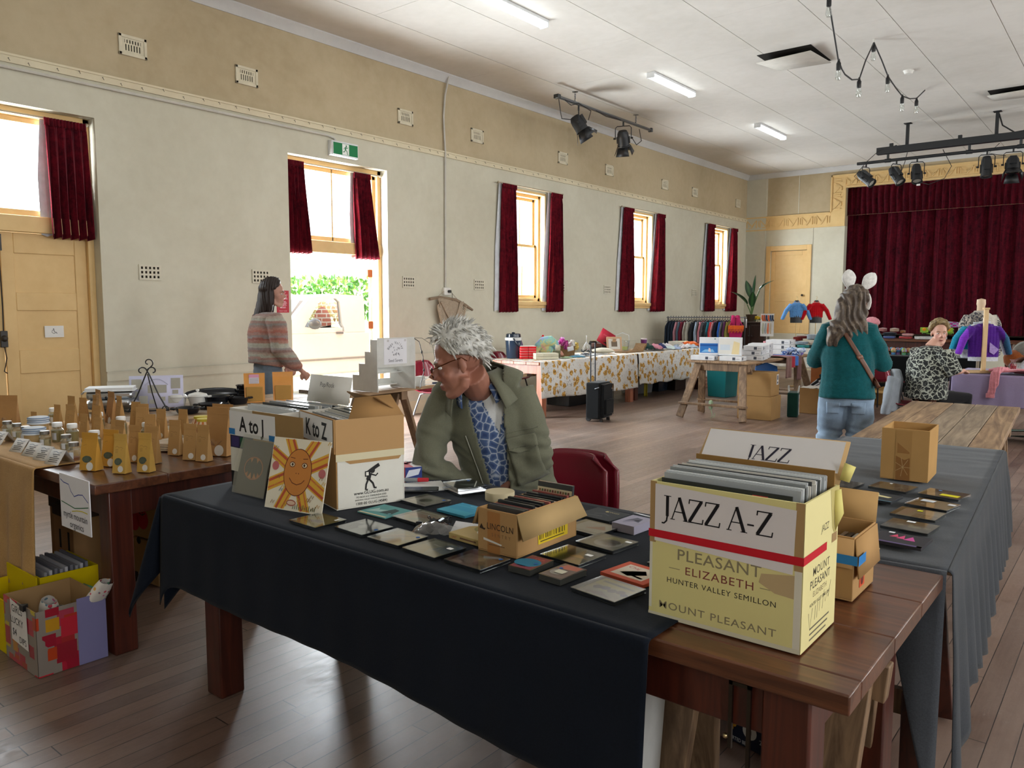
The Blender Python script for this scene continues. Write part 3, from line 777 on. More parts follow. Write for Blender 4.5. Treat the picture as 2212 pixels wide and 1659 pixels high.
b.tube([(0,-1.38,-.03),(.02,-1.36,-.22),(.0,-1.30,-.30),(0,-1.05,-.27)],.007,6).tube([(0,-1.35,.02),(.03,-1.1,-.07),(.03,-.9,.0),(.03,-.55,-.05),(.03,-.62,-.2)],.007,6).tube([(.03,-.4,-.02),(.03,-.1,-.05),(.03,.35,-.03)],.007,6).tube([(0,1.02,-.05),(.03,1.05,-.25),(.02,.9,-.34),(0,.8,-.25)],.007,6)
b.build('cable','black_metal',r)
for i,(y,az) in enumerate(((10.39,R(35)),(11.73,R(110)))):
 s=thing('spotlight',['black spotlight with barn doors, nearer end of the silver pipe','black spotlight with barn doors, farther end of the silver pipe'][i],'spotlight',(-7.05,y,4.60),group='spotlights on the silver pipe');spot_body(s,R([58,62][i]),az,True,.26,.10)
 # black beam and pipe before the stage
r=thing('stage_lighting_truss','black steel beam and pipe hung from the ceiling before the stage','lighting bar',(-2.2,15.7,4.36))
b=MB('1f2226');b.box(-1.84,-.06,-.06,3.0,.06,.06);b.build('beam','black_metal',r,bevel=.006)
b=MB('1f2226');b.tube([(-2.18,0,-.18),(3.0,0,-.18)],.028,12);b.build('pipe','black_metal',r)
for x in(-1.34,.04,1.6):b=MB('1f2226');b.cbox(x,0,.25,.05,.05,.40).cbox(x,0,.435,.12,.12,.01);b.build('hanger','black_metal',r)
b=MB('26292c')
for x in(-1.65,-.35,.4,1.7):b.tube([(x,0,-.06),(x,0,-.18)],.022,8).lathe([(.036,-.05),(.036,.05)],10,Matrix.Translation((x,0,-.18))@Matrix.Rotation(PI/2,4,'Y'))
for x in(-1.6,-.5):b.cbox(x,0,.09,.06,.05,.06)
b.build('clamp','black_metal',r)
b=MB('141416')
b.tube([(.06,0,.40),(.12,.0,.2),(.3,0,.06),(.6,0,.08)],.012,6).tube([(-1.5,-.04,.07),(-1.8,-.06,0),(-2.0,-.06,-.17),(-2.2,-.08,-.42),(-2.12,-.05,-.5)],.006,5).tube([(-1.3,-.05,0),(-1.35,-.06,-.25),(-1.43,-.06,-.5)],.006,5).tube([(-.75,-.05,-.1),(-.6,-.06,-.4),(-.7,-.06,-.6),(-.95,-.05,-.68),(-1.1,-.05,-.62)],.006,5).tube([(.1,-.05,-.1),(-.05,-.06,-.25),(.2,-.06,-.32)],.006,5)
b.build('cable','black_metal',r)
LL=['black lantern at the left end of the stage pipe, tipped down to the right','second black lantern from the left end of the stage pipe','third black lantern from the left, white tag under it','upright black lantern, fourth along the stage pipe','black lantern nearest the right edge of the stage pipe']
for i,(x,az,ti,bn) in enumerate(((-4.22,-.3,40,False),(-3.70,-.5,52,False),(-3.36,-1.2,62,False),(-2.28,-1.3,80,False),(-1.9,-1.4,66,True))):
 s=thing('stage_lantern',LL[i],'stage light',(x,15.7,4.16),group='lanterns on the stage pipe');spot_body(s,R(ti),az,bn,.36 if i!=4 else.26,.085 if i!=4 else.10)
 if i==2:b=MB('e8e4e0');b.cbox(.05,-.06,-.47,.06,.004,.03);b.build('tag','paper',s)

 # ------------------------------------------------------------ tables
M['hall_wood']=mat_wood('varnished_jarrah',lin((0.23,0.115,0.07)),lin((0.45,0.27,0.17)),'X',0.30,1.0,0.25,0.08)
M['hall_leg']=mat_wood('varnished_jarrah_leg',lin((0.20,0.075,0.05)),lin((0.36,0.16,0.105)),'Z',0.35,1.0,0.2,0.08)
M['pale_leg']=mat_wood('pale_varnished_leg',lin((0.55,0.30,0.21)),lin((0.78,0.52,0.40)),'Z',0.4,1.0,0.1,0.08)
M['plank']=mat_wood('weathered_pine_plank',lin((0.38,0.27,0.18)),lin((0.74,0.61,0.46)),'Y',0.6,0.8,0.0,0.2)
M['grey_plank']=mat_wood('greyed_pine',lin((0.40,0.33,0.26)),lin((0.66,0.58,0.48)),'Y',0.65,0.9,0.0,0.2)
M['trestle']=mat_wood('trestle_pine',lin((0.34,0.25,0.17)),lin((0.62,0.50,0.38)),'Z',0.65,0.9,0.0,0.2)
def mat_fabric(name,c,c2,scale=220,bump=0.25,rough=0.95,sheen=0.1):
 m=NT(name);v=m.coord();n=m.noise(v,scale,3,.6);big=m.noise(v,2.2,4)
 m.base(m.ramp(m.mix(.5,n.outputs['Fac'],big.outputs['Fac']),[(.35,c2),(.65,c)]));m.set(Roughness=rough,Sheen_Weight=sheen)
 m.b.inputs['Specular IOR Level'].default_value=0.15;m.bump(n.outputs['Fac'],bump,.002);return m.m
M['navy_cloth']=mat_fabric('navy_black_cloth',lin((0.075,0.10,0.145)),lin((0.05,0.07,0.105)),sheen=0.04)
M['grey_cloth']=mat_fabric('charcoal_cotton',lin((0.255,0.265,0.285)),lin((0.20,0.21,0.225)))
M['hessian']=mat_fabric('hessian',lin((0.78,0.63,0.42)),lin((0.62,0.47,0.28)),300,.5)
M['lilac_cloth']=mat_fabric('lilac_cloth',lin((0.62,0.57,0.70)),lin((0.54,0.49,0.62)))
M['white_cloth']=mat_fabric('white_cloth',lin((0.84,0.82,0.78)),lin((0.76,0.74,0.70)))
M['black_cloth']=mat_fabric('black_cloth',lin((0.06,0.065,0.07)),lin((0.035,0.04,0.045)))

def hall_table(root,x0,x1,y0,y1,zt,along='X',legs=None,boards=4,wood='hall_wood',legm='hall_leg',gap=None):
 """plank-topped hall table in local coordinates"""
 th=.042;b=MB();fr=boards if isinstance(boards,list) else[k/boards for k in range(boards+1)];n=len(fr)-1
 for i in range(n):
  if along=='X':a,c_=y0+(y1-y0)*fr[i],y0+(y1-y0)*fr[i+1];b.box(x0,a+.0006,zt-th,x1,c_-.0006,zt)
  else:a,c_=x0+(x1-x0)*i/n,x0+(x1-x0)*(i+1)/n;b.box(a+.0012,y0,zt-th,c_-.0012,y1,zt)
 b.build('tabletop',wood,root,bevel=.004)
 lx=[x0+.10,x1-.10-.10];ly=[y0+.06,y1-.06-.10]
 if legs:lx,ly=legs
 for p in lx:
  for q in ly:b=MB();b.box(p,q,0,p+.10,q+.10,zt-th);b.build('leg',legm,root,bevel=.006)
 for q in(ly[0]+.012,ly[1]+.063):b=MB();b.box(lx[0]+.1,q,zt-th-.125,lx[1],q+.025,zt-th);b.build('apron',legm,root,bevel=.003)
 for p in(lx[0]+.012,lx[1]+.063):b=MB();b.box(p,ly[0]+.1,zt-th-.125,p+.025,ly[1],zt-th);b.build('apron',legm,root,bevel=.003)
TZ=.765
t1=thing('hall_table','long brown plank-topped table under the navy cloth in front, its bare end at the right','table',(0,0,0))
hall_table(t1,-2.86,-.385,1.48,2.34,TZ,'X',([-2.745,-.57],[1.53,2.14]),[0,.09,.39,.7,1])
b=MB('4a4640');b.box(-.640,1.527,.55,-.632,1.535,.70).box(-.600,1.527,.52,-.592,1.535,.70).box(-.640,1.527,.692,-.592,1.535,.70);b.build('leg_bracket','metal',t1)
b=MB('c8b48a');b.ball((-.645,1.528,.575),.006);b.build('bolt','metal',t1)

def cloth_on(name,label,m,top,front,left=None,right=None,back=None,z=TZ+.006,folds=0.0,group=None,seed=0,wr=0.0,solid=.003):
 """cloth draped over a table top. top=(x0,x1,y0,y1); each side is a function s->hem height (s from 0 to 1), or None"""
 x0,x1,y0,y1=top;r=thing(name,label,'tablecloth',(x0,y0,z),group=group)
 O=Vector((x0,y0,z));rad=.014
 def wav(x,y):return wr*(nz(x*2.2,y*14,seed)+.6*nz(x*5,y*30,seed+3))*.5
 b=MB();nx,ny=max(8,int((x1-x0)/.03)),max(8,int((y1-y0)/.03))
 b.grid(lambda u,v:Vector((x0+(x1-x0)*u,y0+(y1-y0)*v,z+max(0,wav(x0+(x1-x0)*u,y0+(y1-y0)*v))))-O,nx,ny)
 b.build('top_sheet',m,r,smooth=180,solid=solid)
 def drop(fn_edge,nrm,hem,L,nm,f):
  N=Vector(nrm);b=MB();n=max(20,int(L/.02))
  def fn(u,v):
   e=Vector(fn_edge(u));zb=hem(u);d=z-zb
   if v<.12:
    a=v/.12*PI/2;p=e+N*(rad*math.sin(a))+Vector((0,0,z-rad+rad*math.cos(a)))
   else:
    k=(v-.12)/.88;s=u*L
    am=f*(.2+.8*k)*min(1,k*3);ph=s*2*PI/.17+2.2*nz(s*1.7,k*.5,seed+7)
    p=e+N*(rad+max(-.008,am*(math.sin(ph)+.5*nz(s*9,0,seed))+am*.9+.02*k))+Vector((0,0,z-rad-(d-rad)*k))
   return p-O
  b.grid(fn,n,22);b.build(nm,m,r,smooth=180,solid=solid)
 if front:drop(lambda u:(x0+(x1-x0)*u,y0,0),(0,-1,0),front,x1-x0,'front_drop',folds)
 if back:drop(lambda u:(x0+(x1-x0)*u,y1,0),(0,1,0),back,x1-x0,'back_drop',folds)
 if left:drop(lambda u:(x0,y0+(y1-y0)*u,0),(-1,0,0),left,y1-y0,'left_drop',folds)
 if right:drop(lambda u:(x1,y0+(y1-y0)*u,0),(1,0,0),right,y1-y0,'right_drop',folds)
 return r
r=cloth_on('tablecloth','navy black cloth covering most of the long front table','navy_cloth',(-2.885,-.79,1.462,2.37),
lambda u:.465-.075*u-.12*math.exp(-u*2.1/.055)-.012*math.sin(u*9),lambda u:.31+.16*min(1,u*5)+.02*u,None,lambda u:.58,folds=.0016,seed=3,wr=.002)
# pointed corner tail at the left
b=MB()
def tail(u,v):
 a=-PI+u*PI/2;k=v;rad=.016+(.03+.10*math.sin(PI*u))*k
 d=.30+(.17*(1-abs(u-.5)*2))
 return(rad*math.cos(a),rad*math.sin(a),-.01-d*k)
b.grid(tail,18,16);b.build('corner_tail','navy_cloth',r,smooth=180,solid=.003)

# plank trestle table on the right with its grey cloth
TR=3.6
t3=thing('plank_table','long weathered plank table on the right, half under a charcoal cloth','table',(-.40,2.36,0),R(TR))
random.seed(5)
for i in range(5):
 b=MB();x=-.72+i*.144;b.box(x+.002,.01,TZ-.035,x+.142,4.45+random.uniform(-.02,.02),TZ);b.build('plank',['plank','plank','grey_plank','grey_plank','plank'][i],t3,bevel=.004)
for yy in(.45,2.0,3.75):
 b=MB();b.box(-.70,yy-.05,TZ-.125,-.02,yy+.05,TZ-.036);b.build('trestle_rail','trestle',t3,bevel=.004)
 for s in(-.62,-.09):
  for d in(-1,1):
   b=MB();b.beam((s,yy+d*.055,TZ-.07),(s+(.04 if s>-.3 else-.04),yy+d*.30,0.012),.085,.035,up=(0,1,0));b.build('leg','hall_leg' if yy<1 else 'trestle',t3,bevel=.004)
 b=MB();b.box(-.66,yy-.215,.22,-.05,yy-.19,.30);b.build('brace','trestle',t3)
c=cloth_on('tablecloth','charcoal grey cotton cloth wrinkled over the near half of the plank table','grey_cloth',(-.745,.02,0.0,2.25),
lambda u:.70-(.62*max(0,(u-.80)/.2)**1.0),lambda u:.62,lambda u:.07+.23*min(1,u*7)+.03*math.sin(u*13)+.05*u,None,folds=.016,seed=12,wr=.012)
c.location=t3.matrix_basis@Vector((0,0,0));c.matrix_basis=Matrix.Translation((-.40,2.36,0))@Matrix.Rotation(R(TR),4,'Z')@Matrix.Translation((-.745,0.0,TZ+.006))

# organics table on the left with hessian
ta=thing('hall_table','brown wooden hall table of the tea stall at the left, hessian over one end','table',(0,0,0))
hall_table(ta,-5.25,-3.27,1.37,2.25,TZ,'X',([-5.1,-3.435],[1.45,2.08]),[0,.35,.7,1])
cloth_on('tablecloth','tan hessian cloth over the left end of the tea stall table','hessian',(-5.27,-3.80,1.352,2.27),
lambda u:.18+.03*math.sin(u*7)+.05*u,None,None,lambda u:.6,folds=.012,seed=21,wr=.004,solid=.004)
r=thing('hanging_sign','white myrtle mountain organics sheet hung on the tea stall table edge','sign',(-3.415,1.352,.67))
b=MB('e9e8ee');b.box(-.142,-.002,-.115,.142,.002,.115);b.build('sheet','paper',r)
X=plane((0,-.0024,0),(1,0,0));b=MB()
b.print_line([(-.13,.09),(-.10,.08),(-.05,.077),(-.03,.05),(0,.032),(.04,.045),(.08,.05),(.13,.025)],.004,X,'3b4f9e')
b.print_line([(-.13,-.005),(-.06,-.012),(0,-.018),(.06,-.008),(.13,.005)],.004,X,'2f6f4a');b.print_line([(-.03,-.035),(.02,-.025),(.07,-.02),(.12,-.022)],.004,X,'d8c83a')
b.print_text('myrtle mountain',X,0,-.066,.040,'1f1f24',align='CENTER',sx=.86);b.print_text('organics',X,.01,-.105,.040,'1f1f24');b.build('lettering','paper',r)

# two plank tables along the left wall
def plank_table(label,loc,rz,L,W,z,mats=('grey_plank','plank'),trest=(.2,.85)):
 r=thing('plank_table',label,'table',loc,R(rz));n=4
 for i in range(n):b=MB();b.box(-W+i*W/n+.002,0,z-.034,-W+(i+1)*W/n-.002,L,z);b.build('plank',mats[i%2],r,bevel=.004)
 for t in trest:
  yy=L*t;b=MB();b.box(-W+.02,yy-.04,z-.115,-.03,yy+.04,z-.035);b.build('trestle_rail','trestle',r)
  for s in(-W+.09,-.10):
   for d in(-1,1):b=MB();b.beam((s,yy+d*.045,z-.06),(s+(.03 if s>-.3 else-.03),yy+d*.27,.012),.085,.032,up=(0,1,0));b.build('leg','trestle',r,bevel=.004)
 return r
tb=plank_table('plank table of cookware standing beyond the tea stall',(-4.98,2.30,0),2,1.85,.85,.74,trest=(.12,.8))
tc=plank_table('plank table by the open doorway carrying the white seed rack',(-5.40,4.45,0),3.5,2.75,.70,.73,trest=(.26,.85))

# floral-covered tables along the window wall
def mat_floral():
 m=NT('floral_cotton');v=m.coord((1,1,1));n=m.noise(v,24,5,.7,.6);big=m.new('TexVoronoi',i_Scale=9.5);m.link(v,big.inputs['Vector'])
 n3=m.noise(v,42,3,.6)
 spot=m.math('LESS_THAN',m.math('ADD',big.outputs['Distance'],m.math('MULTIPLY',n.outputs['Fac'],.9)),.84)
 c=m.mix(spot,lin((.86,.85,.83)),m.ramp(n3.outputs['Fac'],[(.42,lin((.50,.37,.16))),(.52,lin((.85,.62,.22))),(.62,lin((.80,.72,.52)))]))
 leaf=m.math('GREATER_THAN',m.noise(m.coord((1,1,1),(.4,.9,.2)),30,4,.7,1.0).outputs['Fac'],.60)
 c=m.mix(m.math('MULTIPLY',leaf,m.math('SUBTRACT',1.0,spot)),c,lin((.62,.60,.58)));m.base(c);m.set(Roughness=.9);return m.m
M['floral']=mat_floral()
td=thing('hall_table','pale-legged table under the nearer floral cloth by the windows','table',(0,0,0));hall_table(td,-7.22,-6.34,8.45,11.0,.76,'Y',([-7.15,-6.42],[8.5,10.85]),4,'pale_leg','pale_leg')
te=thing('hall_table','dark-legged table under the farther floral cloth by the windows','table',(0,0,0));hall_table(te,-7.22,-6.34,11.06,13.6,.76,'Y',([-7.15,-6.48],[11.1,13.42]),4)
cloth_on('tablecloth','white cloth with yellow flowers on the nearer window table','floral',(-7.24,-6.32,8.44,11.02),None,lambda u:.45,lambda u:.27-.05*u+.008*math.sin(u*14),None,z=.766,folds=.006,seed=31)
cloth_on('tablecloth','white cloth with yellow flowers on the farther window table','floral',(-7.24,-6.31,11.05,13.62),None,lambda u:.45,lambda u:.27-.03*u+.012*math.sin(u*30),lambda u:.30,z=.766,folds=.006,seed=33)

# trestle table in the middle
tt=thing('trestle_table','sawhorse table in the middle of the hall carrying white boxes','table',(-4.42,9.98,0),R(0))
b=MB();
for i in range(3):b.box(-.52+i*.30,.02,.745,-.52+(i+1)*.30-.004,2.55,.78)
b.build('tabletop','plank',tt,bevel=.006)
for yy,hw in((.12,.36),(2.2,.36)):
 b=MB();b.box(-.42,yy-.05,.64,.34,yy+.05,.744);b.build('trestle_rail','trestle',tt,bevel=.005)
 for s in(-1,1):
  for d in(-1,1):
   b=MB();b.beam((-.04+s*(hw-.04),yy+d*.062,.72),(-.04+s*(hw+.09),yy+d*.34,.012),.10,.034,up=(0,1,0));b.build('leg','trestle',tt,bevel=.004)
 for d in(-1,1):b=MB();b.beam((-.04-hw-.12,yy+d*.29,.20),(-.04+hw+.12,yy+d*.29,.20),.028,.085,up=(0,1,0));b.build('brace','trestle',tt,bevel=.004)
r=thing('cord','pale green cord tied round the brace of the sawhorse','cord',(-4.46,9.78,.2))
b=MB('a8c0a0')
for k in range(3):b.tube([(-.03+k*.012+.05*0*math.sin(a),.03+.035*math.cos(a),.0+.06*math.sin(a)) for a in[j*PI/6 for j in range(13)]],.005,5)
b.tube([(0,-.01,-.05),(.03,-.02,-.12),(.01,-.02,-.17),(.05,-.01,-.15),(.06,-.01,-.1)],.005,5);b.build('loops','cloth',r)
# tables near the stage
tl=thing('cloth_table','table under a lilac cloth at the right edge, knitwear on top','table',(0,0,0));hall_table(tl,-1.68,.4,10.18,11.2,.745,'X',None,4)
cloth_on('tablecloth','lilac cloth draped over the knitwear table at the right edge','lilac_cloth',(-1.70,.42,10.16,11.22),lambda u:.40-.14*math.exp(-u*30),lambda u:.25+.1*u,None,None,z=.752,folds=.006,seed=41)
tw=thing('cloth_table','table under a white cloth below the small stage door','table',(0,0,0));hall_table(tw,-6.0,-3.9,14.75,15.5,.75,'X',None,4)
cloth_on('tablecloth','white cloth on the table of folded knitwear below the stage door','white_cloth',(-6.02,-3.88,14.73,15.52),lambda u:.40,lambda u:.4,None,None,z=.757,folds=.006,seed=43)
tk=thing('cloth_table','table under a black cloth carrying painted eggs','table',(0,0,0));hall_table(tk,-4.0,-1.9,13.5,14.3,.74,'X',None,4)
cloth_on('tablecloth','black cloth sagging over the table of painted eggs','black_cloth',(-4.02,-1.88,13.48,14.32),lambda u:.42-.25*math.sin(PI*min(1,u*1.1))**2,lambda u:.4,None,None,z=.747,folds=.01,seed=44)
ts=thing('shelf_table','dark wooden raised shelf of folded knitwear before the stage curtain','table',(0,0,0));hall_table(ts,-4.2,-1.6,15.3,16.0,.95,'X',None,3)

# ------------------------------------------------------------ boxes
KRAFT='b08a5c'
def carton(name,label,loc,rz,w,d,h,col=KRAFT,m='card',t=.005,inner='9c7a50',front=None,group=None,cat='box'):
 """open-topped carton; origin at its front right bottom corner, x to the left is negative, y into depth"""
 r=thing(name,label,cat,loc,R(rz),group)
 b=MB(col);b.box(-w,0,0,0,d,.004)
 b.box(-w,0,.004,0,t,h,c=front or col).box(-w,d-t,.004,0,d,h,c=col).box(-w,t,.004,-w+t,d-t,h).box(-t,t,.004,0,d-t,h)
 b.build('body',m,r,bevel=.0015);return r
def flap(r,pts,col=KRAFT,name='flap',m='card',t=.004):
 b=MB(col);b.put(pts,[(0,1,2,3)]);return b.build(name,m,r,solid=t)
def records(r,x0,x1,y0,y1,z0,n,zt,seed,cols,lean=.02,group=None,label='record sleeve'):
 """each sleeve is a record of its own, standing in the box r"""
 random.seed(seed);T=r.matrix_basis.copy()
 for i in range(n):
  y=y0+(y1-y0)*(i+.5)/n;z=zt+random.uniform(-.006,.006);dx=random.uniform(-.004,.004);c=random.choice(cols)
  o=thing('record',label,'record',(0,0,0),0,group);ln=lean+random.uniform(-.004,.004)
  b=MB(c);b.put([(x0+dx,y-.0015,z0),(x1+dx,y-.0015,z0),(x1+dx,y+.0015,z0),(x0+dx,y+.0015,z0),(x0+dx,y-.0015+ln,z),(x1+dx,y-.0015+ln,z),(x1+dx,y+.0015+ln,z),(x0+dx,y+.0015+ln,z)],
  [(3,2,1,0),(4,5,6,7),(0,1,5,4),(1,2,6,5),(2,3,7,6),(3,0,4,7)]);b.build('sleeve','gloss',o)
  o.matrix_basis=T
  # serif capitals drawn as strokes: J A Z - and a bar
SL=.0018
def serif(b,ch,X,x,y,s,c):
 k,th,sf=s,.14*s,.035*s
 def L(p,q,w_):b.print_line([(x+p[0]*k,y+p[1]*k),(x+q[0]*k,y+q[1]*k)],w_,X,c,SL)
 if ch=='A':L((.0,.02),(.33,1),.05*s);L((.33,1),(.66,.02),th);L((.12,.36),(.55,.36),.045*s);L((-.08,.015),(.14,.015),sf);L((.52,.015),(.80,.015),sf);return.74*s
 if ch=='J':L((.2,1),(.2,.1),th);b.print_line([(x+.2*k,y+.12*k),(x+.17*k,y-.1*k),(x+.05*k,y-.22*k),(x-.06*k,y-.22*k)],.07*s,X,c,SL);L((.03,.985),(.37,.985),sf);return.42*s
 if ch=='Z':L((.04,.975),(.66,.975),.05*s);L((.06,.98),(.04,.80),.05*s);L((.60,.96),(.07,.04),th);L((.02,.025),(.68,.025),.05*s);L((.66,.02),(.69,.22),.05*s);return.74*s
 if ch=='-':L((.05,.36),(.33,.36),.07*s);return.40*s
 return.32*s
def serif_word(b,txt,X,x,y,s,c):
 for ch in txt:x+=serif(b,ch,X,x,y,s,c)
SLV=['c9cdd0','b8bcbe','8f9394','dfe2e3','5c605f','a9adb0','d3cfc6','3b3d3d']
# JAZZ A-Z wine carton
jz=carton('record_box','pale yellow wine carton of records marked JAZZ A-Z at the bare table end',(-.515,1.588,TZ+.004),0,.352,.225,.318,'d8cd92','card',.005)
X=plane((-.176,-.0006,0),(1,0,0));b=MB()
b.print_rect(-.175,.0,.175,.317,X,'d9ce8e',.0002);b.print_rect(-.175,.02,-.168,.317,X,'d8d3c4',.0003);b.print_rect(.160,.0,.175,.317,X,'d6d0bf',.0003);b.print_rect(-.176,.0,.176,.01,X,'d0c9b2',.0004)
b.print_rect(-.176,.175,-.16,.318,X,'a5855a',.0004);b.print_rect(.158,.175,.176,.318,X,'a5855a',.0004);b.print_poly([(.09,.155),(.16,.165),(.16,.115),(.12,.118),(.085,.135)],X,'b8a078',.0006)
gr='8a7f63'
b.print_text('MOUNT',X,-.008,.176,.036,gr,.006,sx=1.18,track=1.1,lift=.0005);b.print_text('PLEASANT',X,-.008,.145,.036,gr,.006,sx=1.12,track=1.06,lift=.0005)
b.print_text('ELIZABETH',X,-.005,.114,.026,'7d3a38',0,sx=1.15,track=1.12,lift=.0005);b.print_rect(-.125,.122,-.098,.1235,X,gr,.0005);b.print_rect(.088,.122,.118,.1235,X,gr,.0005)
b.print_text('HUNTER VALLEY SEMILLON',X,-.003,.088,.0175,'2b2723',.001,sx=1.05,track=1.14,lift=.0005);b.print_text('MOUNT PLEASANT',X,-.012,.024,.024,gr,.005,sx=1.22,track=1.12,lift=.0005)
b.build('front_print','paper',jz)
b=MB();b.print_poly([(-.163,.180),(.156,.166),(.160,.302),(-.163,.313)],X,'d9d2d2',.0012);b.print_rect(-.178,.188,.178,.206,X,'bd1626',.002)
serif_word(b,'JAZZ A-Z',X,-.142,.236,.053,'17151a');b.v=b.v
b.build('paper_sign','paper',jz)
X2=plane((.0006,.1125,0),(0,1,0));b=MB()
b.print_rect(-.1125,0,.1125,.318,X2,'ddd196',.0002);b.print_rect(-.113,.188,.035,.206,X2,'bd1626',.001)
b.print_poly([(.05,.318),(.113,.318),(.10,.20),(.07,.23)],X2,'b9ab6c',.0006);b.print_rect(.07,.195,.105,.215,X2,'9c7d54',.0008)
b.print_text('MOUNT',X2,.005,.150,.026,'5a5443',.005,sx=1.1,track=1.1);b.print_text('PLEASANT',X2,.0,.124,.026,'5a5443',.012,sx=1.05,track=1.05);b.print_text('ELIZABETH',X2,0,.104,.017,'7a6a50',sx=1.1);b.print_text('HUNTER VALLEY SEMILLON',X2,0,.085,.0105,'3a362e',.003)
b.print_line([(-.07,.075),(-.06,.035),(-.045,.08)],.002,X2,'3b382f');b.print_line([(-.03,.05),(-.025,.08)],.002,X2,'3b382f');b.print_line([(-.015,.05),(-.012,.085),(.0,.06),(.004,.09)],.002,X2,'3b382f');b.print_line([(.02,.06),(.03,.10),(.04,.07),(.055,.09),(.06,.075),(.075,.11)],.002,X2,'3b382f')
b.print_text('JAZZ',X2,.02,.235,.022,'3b382f',shear=.2)
for k in range(3):b.print_rect(-.06,.035-k*.012,.07-k*.01,.039-k*.012,X2,'6a6350')
b.build('side_print','paper',jz)
b=MB('d8cc7a');b.put([(0,.19,.31),(.012,.20,.315),(.018,.205,.26),(.004,.195,.22),(0,.225,.33),(.02,.23,.325),(.03,.24,.36),(.01,.225,.37)],[(0,1,2,3),(4,5,6,7)]);b.build('torn_tape','paper',jz,solid=.001)
fl=flap(jz,[(-.352,.225,.318),(0,.225,.318),(.0,.30,.405),(-.345,.30,.405)],'b9986a')
X3=plane((-.175,.2955,.40),(1,0,0),(0,.655,.755));b=MB();b.print_rect(-.165,-.085,.168,.0,X3,'dad6d6',.004);SL=.0048;serif_word(b,'JAZZ',X3,-.05,-.075,.040,'2a2736');b.v=[p+Vector((0,-.003,.003)) for p in b.v];b.build('flap_sign','paper',jz)
records(jz,-.335,-.02,.02,.205,.006,22,.338,3,SLV,.006,'records in the JAZZ A-Z carton','record in a clear sleeve standing in the JAZZ A-Z carton')
o=thing('divider_card','brown card divider standing behind the jazz records','card');b=MB('94703f');b.box(-.34,.208,.006,-.006,.212,.352);b.build('card','card',o);o.matrix_basis=jz.matrix_basis.copy()
o=thing('record','front dark record with a red and white price sticker in the JAZZ A-Z carton','record');b=MB('2c302e');b.box(-.33,.011,.006,-.03,.0135,.326);b.build('sleeve','gloss',o)
b=MB();Xs=plane((-.115,.0105,.318),(1,0,0));b.print_rect(0,-.022,.034,0,Xs,'d8d8d4');b.print_rect(0,-.011,.034,0,Xs,'c8202c',.0006);b.build('price_sticker','paper',o);o.matrix_basis=jz.matrix_basis.copy()

# K to Z carton, A to J carton
WHT='d8d4ca'
aj=carton('record_box','white carton of records marked A to J behind the dark framed card',(-2.50,1.71,TZ+.010),0,.32,.33,.312,WHT,front=WHT)
X=plane((-.16,-.0006,0),(1,0,0));b=MB()
b.print_rect(-.16,.0,.16,.06,X,'15171c',.0003);b.print_rect(-.16,.06,.16,.16,X,'dcd8cc',.0003);b.print_rect(-.16,.155,.16,.205,X,'2a2745',.0004)
random.seed(3)
for i,cc in enumerate(('3a2f66','1f5a3a','14393f','2d5f8f','6a3a2a')):b.print_rect(-.15+i*.06,.16,-.10+i*.06,.20,X,cc,.0006)
b.print_text('BAROSSA',X,.08,.095,.02,'8a8678');b.build('front_print','paper',aj)
b=MB();b.print_rect(-.158,.205,.150,.302,X,'e3e2e2',.003);b.print_text('A to J',X,-.005,.226,.082,'1f1d1f',.022,sx=.86,lift=.0034);b.print_rect(-.162,.208,-.12,.232,X,'2c78b8',.0045);b.print_rect(.11,.205,.165,.228,X,'2c78b8',.0045);b.build('paper_sign','paper',aj)
b=MB('a08258');b.box(-.16,-.002,.19,.158,-.0002,.312);b.X=aj.matrix_basis.inverted();b.X=Matrix.Identity(4);b.build('backing_card','card',aj)
records(aj,-.31,-.008,.06,.31,.006,16,.318,5,SLV,.004,'records in the A to J carton','record in a clear sleeve standing in the A to J carton')
fl=flap(aj,[(-.27,.335,.312),(.0,.335,.312),(.0,.36,.425),(-.27,.36,.425)],'d9d5cd')
X3=plane((-.125,.331,.345),(1,0,0),(0,.21,.97));b=MB();b.print_text('Pop/Rock',X3,-.01,.035,.028,'4a4a4e',lift=.004,sx=.85);b.build('flap_print','paper',aj)
kz=carton('record_box','white and brown carton of records marked K to Z with a wine porter logo',(-2.165,1.712,TZ+.010),-16,.325,.265,.320,WHT,front='a88153')
X=plane((-.1625,-.0008,0),(1,0,0));b=MB();b.print_rect(-.16,.222,.155,.318,X,'e5e4e4',.006);b.print_text('K to Z',X,0,.242,.085,'1f1d1f',.022,sx=.88,lift=.0066);b.build('paper_sign','paper',kz)
b=MB('a88153');b.box(-.163,-.006,.20,.163,-.001,.322);b.X=Matrix.Translation((-.1625,0,0));b.v=[p+Vector((-.1625,0,0)) for p in b.v];b.build('backing_card','card',kz)
X2=plane((.0006,.1325,0),(0,1,0));b=MB()
b.print_rect(-.1325,.188,.1325,.32,X2,'b0895a',.0002);b.print_rect(-.1325,.172,.1325,.197,X2,'cfc4a4',.0004);b.print_poly([(-.10,.172),(.12,.172),(.11,.160),(-.08,.160)],X2,'a98252',.0004)
k='22201f' # porter with a bottle on the shoulder
b.print_disc(.005,.128,.010,X2,k);b.print_line([(-.005,.12),(-.012,.095)],.016,X2,k);b.print_line([(-.012,.097),(-.02,.08),(-.022,.062),(-.014,.06)],.007,X2,k);b.print_line([(-.008,.097),(.006,.082),(.012,.064),(.020,.064)],.007,X2,k)
b.print_line([(-.02,.118),(.0,.13),(.02,.141),(.032,.147)],.013,X2,k);b.print_line([(.0,.115),(.018,.108),(.026,.116)],.005,X2,k);b.print_rect(-.024,.108,-.006,.128,X2,k);b.print_rect(-.020,.112,-.010,.124,X2,'e0dcd2',.0007)
